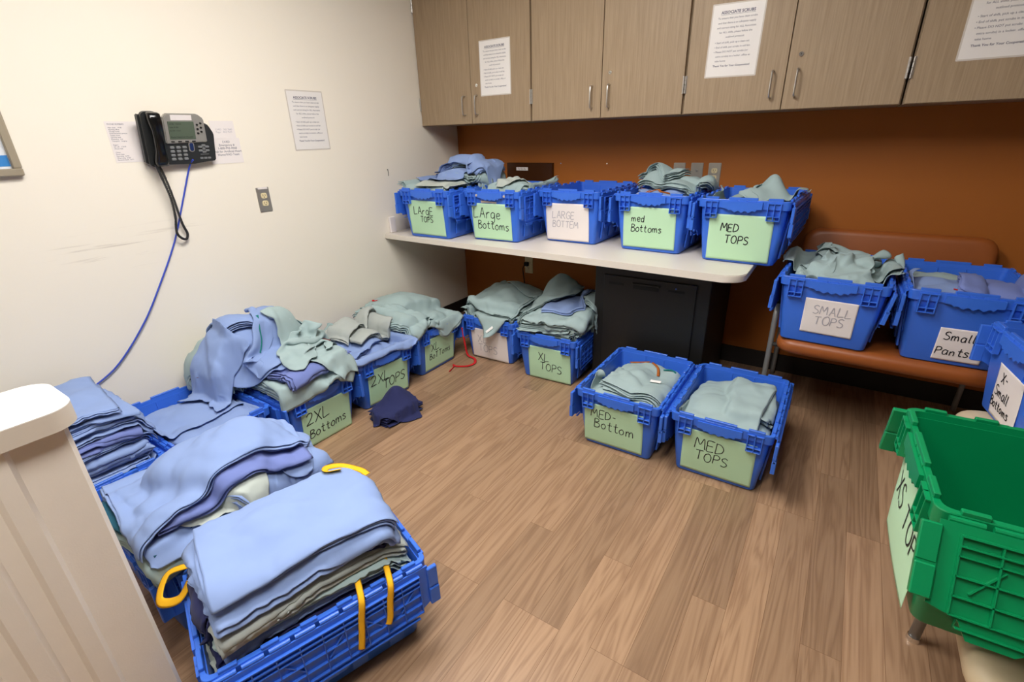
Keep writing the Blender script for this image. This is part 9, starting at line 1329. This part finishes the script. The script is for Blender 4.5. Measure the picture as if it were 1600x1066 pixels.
# SMALL TOPS (chair)
p = pile_for(['st'], 0, 16, [.26])
wad(p, 'st', 'f_sage', .24, .255, 'crumpled sage scrubs filling the SMALL TOPS crate below the rim', .01)
g(p, 'st', 'f_sage', .03, -.02, 4, .40, .46, crump=1, lib=25, label='widest crumpled sage scrubs across the front of the SMALL TOPS crate')
bump(p, 'st', -.12, .10, .08, .07)
g(p, 'st', 'f_sage', -.10, .06, 30, .34, .36, crump=1, lib=12, zs=1.4, label='sage scrubs bunched high at the left of the SMALL TOPS crate')
q = g(p, 'st', 'f_sage', .11, .04, -10, .34, .38, crump=1, lib=11, zs=1.3, label='sage scrubs reaching over the right rim of the SMALL TOPS crate')
strap_on(q, [(.92, .5), (.97, .55), (.99, .62)], 'red', .008)
g(p, 'st', 'f_sage', .03, .06, 100, .36, .36, crump=1, lib=26, zs=.75, label='topmost crumpled sage scrubs at the back of the SMALL TOPS crate')
g(p, 'st', 'f_sage', -.01, -.11, -8, .36, .28, crump=1, lib=25, zs=.7, label='folded-over sage scrubs along the front rim of the SMALL TOPS crate')
# Small Pants (chair)
p = pile_for(['sp'], 0, 17, [.24])
wad(p, 'sp', 'f_sage', .22, .235, 'sage scrubs filling the Small Pants crate', .01)
g(p, 'sp', 'f_sage', -.10, .0, 2, .20, .44, K=4, t=.006, label='sage scrubs at the left side of the Small Pants crate')
q = g(p, 'sp', 'f_blue', -.03, -.08, 4, .34, .34, crump=1, lib=30, zs=.6, label='flat blue scrubs at the left front of the Small Pants crate')
strap_on(q, [(.40, .25), (.5, .20), (.6, .26)], 'red', .007)
g(p, 'sp', 'f_peri', .10, -.10, -8, .30, .26, K=6, t=.006, wr=1.6, label='rumpled periwinkle scrubs rising over the front rim of the Small Pants crate')
# XL TOPS, white sign (floor)
p = pile_for(['xlw'], 0, 18, [.25], top=.75)
wad(p, 'xlw', 'f_sage', .24, .255, 'sage scrubs filling the white-signed XL TOPS crate', .03)
g(p, 'xlw', 'f_sage', -.02, -.03, 0, .42, .50, K=6, t=.007, label='lower folded sage scrubs of the white-signed XL TOPS crate', wr=1.4, edge=.02)
q2 = g(p, 'xlw', 'f_sage', .03, -.20, 45, .25, .25, K=2, t=.004, label='sage scrubs with a corner hanging over the front of the white-signed XL TOPS crate', far=.05, bend=.1)
g(p, 'xlw', 'f_sage', -.02, .02, 5, .42, .44, K=5, t=.008, label='middle sage scrubs of the white-signed XL TOPS heap', wr=1.4, edge=.02)
bump(p, 'xlw', -.02, .06, .17, .06)
q = g(p, 'xlw', 'f_sage', -.03, .0, -4, .44, .46, K=3, t=.005, label='upper broad sage scrubs heaped on the white-signed XL TOPS crate', edge=.016, sub=1, wr=2.2, far=.04, bend=.08)
care_tag(q2, .12, .12, .055, .02)
g(p, 'xlw', 'f_sage', .10, .12, 25, .34, .34, crump=1, lib=12, label='sage scrubs at the back right of the white-signed XL TOPS heap')
# XL TOPS, green sign (floor)
p = pile_for(['xlg'], 0, 19, [.27], top=.75)
wad(p, 'xlg', 'f_sage', .25, .265, 'sage scrubs filling the green-signed XL TOPS crate', .01)
for i, (dx, dy, ya, nm) in enumerate(((.02, -.03, 2, 'lowest'), (.03, -.01, -4, 'second'), (.02, -.03, 5, 'third'), (.035, -.02, -2, 'fourth'))):
    g(p, 'xlg', 'f_sage', dx, dy, ya, .40, .46, K=6, t=.0048, edge=.022, wr=1.8, label=nm + ' folded sage scrubs in the stack on the green-signed XL TOPS crate')
g(p, 'xlg', 'f_sage', .15, .06, 14, .17, .42, K=8, t=.006, edge=.022, wr=2.0, label='narrow sage bundle at the right of the green-signed XL TOPS stack')
g(p, 'xlg', 'f_blue', .04, .04, 12, .28, .38, K=3, t=.005, label='blue scrubs showing between sage ones on the green-signed XL TOPS crate')
bump(p, 'xlg', -.15, .22, .14, .12)
g(p, 'xlg', 'f_sage', -.16, .20, 55, .50, .36, crump=1, lib=25, label='sage scrubs leaning up the wall behind the green-signed XL TOPS crate')
g(p, 'xlg', 'f_sage', -.13, .04, 66, .50, .24, K=3, t=.005, label='sage scrubs slanting across the top of the green-signed XL TOPS stack', taper=-.5, far=.08, bend=.1, sub=1, wr=1.4)
# MED Bottom (floor)
p = pile_for(['mb'], 0, 20, [.19])
wad(p, 'mb', 'f_sage', .18, .19, 'sage scrubs low inside the MED Bottom crate', .02)
g(p, 'mb', 'f_sage', -.01, -.02, 2, .31, .40, K=6, t=.006, edge=.012, label='lower folded sage scrubs in the MED Bottom crate', wr=1.6)
g(p, 'mb', 'f_sage', -.09, -.10, -25, .22, .30, crump=1, lib=11, label='crumpled sage scrubs in the left front corner of the MED Bottom crate', zs=.8)
q = g(p, 'mb', 'f_sage', .02, .02, -6, .30, .38, K=6, t=.006, edge=.02, label='upper folded sage scrubs with orange and green ties in the MED Bottom crate', tilt=(-.12, 0), wr=1.6, sub=1)
strap_on(q, [(.08, .80), (.20, .90), (.36, .88)], 'orange', .008); strap_on(q, [(.42, .90), (.54, .82), (.60, .66)], 'orange', .007); strap_on(q, [(.62, .86), (.76, .90), (.88, .84)], 'tealtape', .007)
care_tag(q, .60, .40, .05, .02)
# MED TOPS (floor)
p = pile_for(['mt'], 0, 21, [.17])
wad(p, 'mt', 'f_sage', .16, .17, 'sage scrubs low inside the MED TOPS crate on the floor', .02)
for i, (dx, dy, ya, nm) in enumerate(((.0, -.02, 2, 'lower'), (.01, -.025, -3, 'middle'))):
    g(p, 'mt', 'f_sage', dx, dy, ya, .32, .40, K=6, t=.006, edge=.012, label=nm + ' folded sage scrubs in the MED TOPS crate on the floor', wr=1.4)
bump(p, 'mt', .16, .06, .05, .035, .15)
g(p, 'mt', 'f_sage', .085, .03, 8, .17, .38, K=6, t=.006, edge=.02, label='sage bundle climbing the right rim of the floor MED TOPS crate', wr=1.6)
g(p, 'mt', 'f_sage', -.01, -.04, -8, .35, .38, K=3, t=.005, label='uppermost smooth sage scrubs in the MED TOPS crate on the floor', sub=1, wr=1.2, far=.08)
# XL BOTTOMS and 2XL TOPS (cream wall)
p = pile_for(['xlb', '2xt'], 0, 22, [.26, .26])
wad(p, 'xlb', 'f_sage', .25, .26, 'sage scrubs filling the XL BOTTOMS crate', .03)
wad(p, '2xt', 'f_blue', .25, .26, 'blue scrubs filling the 2XL TOPS crate', .03)
g(p, 'xlb', 'f_sage', -.03, .03, 3, .42, .46, K=6, t=.008, label='thick folded sage scrubs inside the XL BOTTOMS heap', wr=1.4)
g(p, 'xlb', 'f_sage', .03, .10, -4, .40, .34, K=6, t=.009, label='sage scrubs against the cream wall at the back of the XL BOTTOMS heap', wr=1.4)
g(p, '2xt', 'f_blue', .02, -.075, -4, .46, .50, K=2, t=.004, label='blue scrubs hanging over the front of the 2XL TOPS crate', far=.03, bend=.08, wr=2.0)
g(p, '2xt', 'f_sage', -.04, .14, 8, .36, .32, crump=1, lib=25, zs=.8, label='sage scrubs at the back of the 2XL TOPS crate by the cream wall')
g(p, '2xt', 'f_blue', -.09, .02, 10, .26, .40, K=5, t=.006, label='blue scrubs folded at the left of the 2XL TOPS crate', wr=1.6)
bump(p, 'xlb', .02, .12, .18, .03)
q = g(p, 'xlb', 'f_sage', .05, -.03, 14, .46, .64, K=2, t=.004, label='large smooth sage scrubs draped over the front of the XL BOTTOMS crate', far=.06, bend=.12, sub=1, wr=1.3)
strap_on(q, [(.45, .93), (.42, .97), (.46, .99)], 'red', .008)
g(p, 'xlb', 'f_sage', -.16, -.08, 8, .22, .40, K=8, t=.006, edge=.022, label='sage bundle with rolled folds between the XL BOTTOMS and 2XL TOPS crates', wr=2.0)
g(p, '2xt', 'f_grey', .10, .00, 96, .24, .36, K=7, t=.005, edge=.018, label='lower warm grey scrubs folded across the 2XL TOPS crate', wr=1.3)
g(p, '2xt', 'f_grey', .07, .08, 104, .20, .42, K=5, t=.006, edge=.02, label='upper warm grey scrubs folded across the 2XL TOPS crate', wr=1.3)
# red cord on the floor by the XL BOTTOMS crate
bm = B(); tube(bm, smooth_path([(-1.985, 2.345, .22), (-1.975, 2.352, .10), (-1.96, 2.356, .02), (-1.90, 2.35, .008), (-1.86, 2.30, .006), (-1.87, 2.24, .006), (-1.93, 2.20, .006), (-1.95, 2.19, .014), (-1.945, 2.18, .004), (-1.925, 2.12, .006)], 8), .009, 8, True, .003)
tag(obj('drawstring', bm, M['red']), 'red drawstring trailing on the floor beside the XL BOTTOMS crate', 'drawstring')
# 2XL Bottoms: the tall heap, with the crate beside it
p = pile_for(['2xb', 'w8'], 0, 23, [.28, .25])
wad(p, '2xb', 'f_sage', .27, .285, 'sage scrubs filling the 2XL Bottoms crate', .03)
wad(p, 'w8', 'f_blue', .23, .245, 'blue scrubs filling the crate whose back rim shows by the wall', .02)
g(p, 'w8', 'f_blue', .02, -.06, 4, .34, .42, K=5, t=.006, label='lower blue scrubs in the crate whose back rim shows by the wall', wr=1.6, edge=.02)
g(p, 'w8', 'f_blue', -.02, -.02, 8, .32, .38, crump=1, lib=30, zs=.8, label='blue scrubs folded in the middle of the crate with the visible back rim')
g(p, '2xb', 'f_sage', .0, -.02, 2, .42, .52, K=6, t=.008, label='lowest sage scrubs of the tall 2XL Bottoms heap', wr=1.5)
g(p, '2xb', 'f_sage', .0, -.175, -4, .44, .34, K=3, t=.006, label='sage scrubs rolled over the front rim of the 2XL Bottoms crate', far=.06, bend=.1, wr=1.6, sub=1)
g(p, '2xb', 'f_sage', -.08, .16, 5, .44, .30, K=8, t=.011, edge=.02, label='sage stack against the cream wall, back of the tall heap', wr=1.6)
q = g(p, '2xb', 'f_sage', -.13, .14, -4, .44, .34, K=8, t=.011, edge=.02, label='upper sage stack with maroon ties against the cream wall', wr=1.6)
strap_on(q, [(.06, .30), (.02, .36), (.04, .44)], 'maroon', .010)
g(p, '2xb', 'f_peri', .0, -.16, 6, .36, .24, K=8, t=.005, edge=.018, label='periwinkle scrubs with a ruffled waistband at the front of the tall heap', wr=2.0)
bump(p, '2xb', -.12, .06, .14, .05)
g(p, '2xb', 'f_blue', -.13, -.03, 4, .44, .46, crump=1, lib=12, label='large blue scrubs hanging down the left side of the tall heap', flip=0)
q = g(p, '2xb', 'f_blue', -.02, .12, -10, .42, .34, K=5, t=.009, label='blue scrubs under the rumpled ones near the top of the tall heap', wr=2.0, sub=1)
q = g(p, '2xb', 'f_blue', -.03, -.02, -20, .42, .40, crump=1, lib=25, label='rumpled blue scrubs with white neck label and teal tie on the tall heap', zs=.8)
strap_on(q, [(.30, .30), (.33, .42), (.32, .54), (.35, .64)], 'tealtape', .010)
care_tag(q, .55, .55, .06, .02)
q = g(p, '2xb', 'f_sage', .12, -.10, 74, .52, .50, crump=1, lib=12, label='crumpled sage scrubs spilling to the right of the tall heap', zs=1.3)
q = g(p, '2xb', 'f_sage', .08, -.09, 24, .36, .36, crump=1, lib=26, zs=.6, label='wrung sage scrubs with a maroon tie on the front of the tall heap')
strap_on(q, [(.20, .30), (.30, .36), (.38, .30)], 'maroon', .010)
g(p, 'w8', 'f_blue', .14, .0, -12, .26, .46, crump=1, lib=11, label='blue scrubs sloping up to the right rim of the crate by the wall')
bm = B(); x0, y0 = loc('2xb', -.16, -.17)
tube(bm, smooth_path([(x0 - .01, y0 + .02, .45), (x0 + .012, y0 - .01, .40), (x0 + .018, y0 - .02, .33), (x0 + .012, y0 - .035, .325)], 8), .008, 6, True, .0014)
# folded stack behind the partition
p = pile_for(['w9'], 0, 24, [.27])
wad(p, 'w9', 'f_blue', .25, .265, 'blue scrubs filling the crate behind the partition', .01)
bm.free()
for i in range(8):
    nm = ['lowest', 'second', 'third', 'fourth', 'fifth', 'sixth', 'seventh', 'topmost'][i]
    g(p, 'w9', 'f_peri' if i == 4 else 'f_blue', [.01, .02, .0, .015, .0, .03, .0, -.02][i], [-.02, -.01, -.025, -.01, -.02, -.015, -.02, .0][i], [1, -2, 1, 2, -1, 2, 0, -4][i], .36, .40, K=6, t=.005, edge=.020, wr=1.5,
      label=nm + ' folded scrubs, counted from below, in the neat blue stack behind the partition')
# sloping blue heap
p = pile_for(['f10'], 0, 25, [.28])
wad(p, 'f10', 'f_sage', .255, .27, 'sage scrubs filling the crate under the sloping blue heap', .01)
g(p, 'f10', 'f_sage', .03, -.10, 4, .42, .42, K=5, t=.006, label='sage scrubs at the near bottom of the sloping blue heap', wr=1.6)
g(p, 'f10', 'f_sage', .08, .16, -8, .34, .32, crump=1, lib=25, zs=.8, label='sage scrubs bunched at the far right of the sloping blue heap')
g(p, 'f10', 'f_teal', .0, -.08, 6, .40, .44, K=5, t=.006, label='dark teal scrubs low in the sloping blue heap', edge=.02)
g(p, 'f10', 'f_blue', .09, -.08, 10, .40, .36, crump=1, lib=25, zs=.6, label='blue scrubs rumpled on the near right side of the sloping heap')
g(p, 'f10', 'f_blue', .06, .10, 14, .42, .40, K=8, t=.007, edge=.022, wr=2.2, label='blue scrubs with many folds at the far right of the sloping heap')
g(p, 'f10', 'f_pale', .12, -.03, -10, .32, .30, crump=1, lib=25, zs=.55, label='pale sage scrubs with loose folds in the sloping blue heap', wr=1.8)
g(p, 'f10', 'f_blue', .10, .16, -20, .30, .28, crump=1, lib=25, zs=.7, label='ruffled blue scrubs at the far right corner of the sloping heap')
g(p, 'f10', 'f_peri', .03, .01, 84, .48, .38, K=4, t=.005, edge=.022, label='periwinkle scrubs peeking out under the top of the sloping heap', wr=1.5)
bump(p, 'f10', .0, .20, .14, .035)
q = g(p, 'f10', 'f_blue', -.01, .01, 81, .54, .46, K=4, t=.006, label='large smooth blue scrubs with a yellow tie on top of the sloping heap', far=.22, bend=.3, sub=1, taper=-.45, wr=1.4, grav=8)
strap_on(q, [(.30, .98), (.22, .99), (.12, .98)], 'yellow', .007); care_tag(q, .10, .93, .03, .02)
# nearest crate
p = pile_for(['f11'], 0, 26, [.235])
wad(p, 'f11', 'f_blue', .22, .23, 'blue scrubs low inside the nearest crate', .01)
g(p, 'f11', 'f_pale', .03, -.05, 3, .31, .42, K=6, t=.0045, edge=.018, label='lowest pale sage scrubs showing at the flap side of the nearest crate', wr=1.5)
g(p, 'f11', 'f_navy', .0, -.02, -2, .33, .46, K=5, t=.0055, edge=.016, label='lower navy scrubs in the stack of the nearest crate', wr=1.5)
g(p, 'f11', 'f_blue', .01, -.01, 2, .32, .44, K=3, t=.005, label='thin blue scrubs between navy and sage in the nearest crate')
g(p, 'f11', 'f_sage', .01, .01, -2, .33, .46, K=6, t=.0045, edge=.02, label='sage scrubs in the middle of the nearest stack', wr=1.4)
g(p, 'f11', 'f_grey', .0, -.01, 4, .32, .46, K=5, t=.005, edge=.02, label='warm grey scrubs with a drooping corner in the nearest stack', wr=1.4)
q = g(p, 'f11', 'f_navy', -.02, -.03, -4, .32, .45, K=4, t=.006, edge=.016, label='upper navy scrubs with a yellow loop under the top blue ones', wr=1.5)
o_, P_, N_ = q
a0 = onto(P_, N_, .12, .02, -.01); a1 = onto(P_, N_, .36, .0, -.01)
strap(o_, [a0, a0 + Vector((-.03, -.045, -.01)), (a0 + a1) / 2 + Vector((-.02, -.075, -.04)), a1 + Vector((.0, -.035, -.03)), a1], 'yellow', .012)
g(p, 'f11', 'f_blue', .005, -.01, 2, .31, .44, K=6, t=.0055, edge=.018, label='second blue scrubs from the top of the nearest stack', wr=1.6)
q = g(p, 'f11', 'f_blue', -.01, .0, -1, .31, .44, K=5, t=.0048, edge=.010, label='topmost smooth blue scrubs with a yellow tie on the nearest stack', sub=1, wr=.9)
strap_on(q, [(.30, .985), (.16, .95), (.05, .88), (.04, .80), (.12, .78), (.14, .86)], 'yellow', .011)
# two yellow ties hanging over the flap
cx, cy, cz, yw = CRATES['f11']
mw = place(cx, cy, cz, yw)
for ly, dz in ((.075, .15), (.155, .12)):
    bm = B()
    tube(bm, [mw @ Vector(v) for v in smooth_path([(.150, ly + .02, .335), (.192, ly + .012, .322), (.2230, ly + .004, .300), (.2245, ly - .005, .25), (.226, ly - .012, .20), (.226, ly - .02, .30 - dz)], 8)], .0085, 6, True, .0013)
    tag(obj('drawstring', bm, M['yellow']), 'yellow tie hanging over the ribbed flap of the nearest crate, ' + ('left and longer one' if ly < .1 else 'right and shorter one'), 'drawstring', 'yellow ties over the flap')
# navy garment on the floor
p = Pile(-2.2, -1.5, 1.2, 2.0, 0.0, 27)
garment(p, 'f_navy', -1.835, 1.56, 85, .24, .15, K=6, t=.009, edge=.02, label='lower part of the navy scrubs pile on the floor before the 2XL TOPS crate', wr=1.5)
p.bump(-1.86, 1.60, .07, .09)
garment(p, 'f_navy', -1.835, 1.56, 70, .30, .24, crump=1, lib=11, label='navy scrubs dropped on the floor before the 2XL TOPS crate')
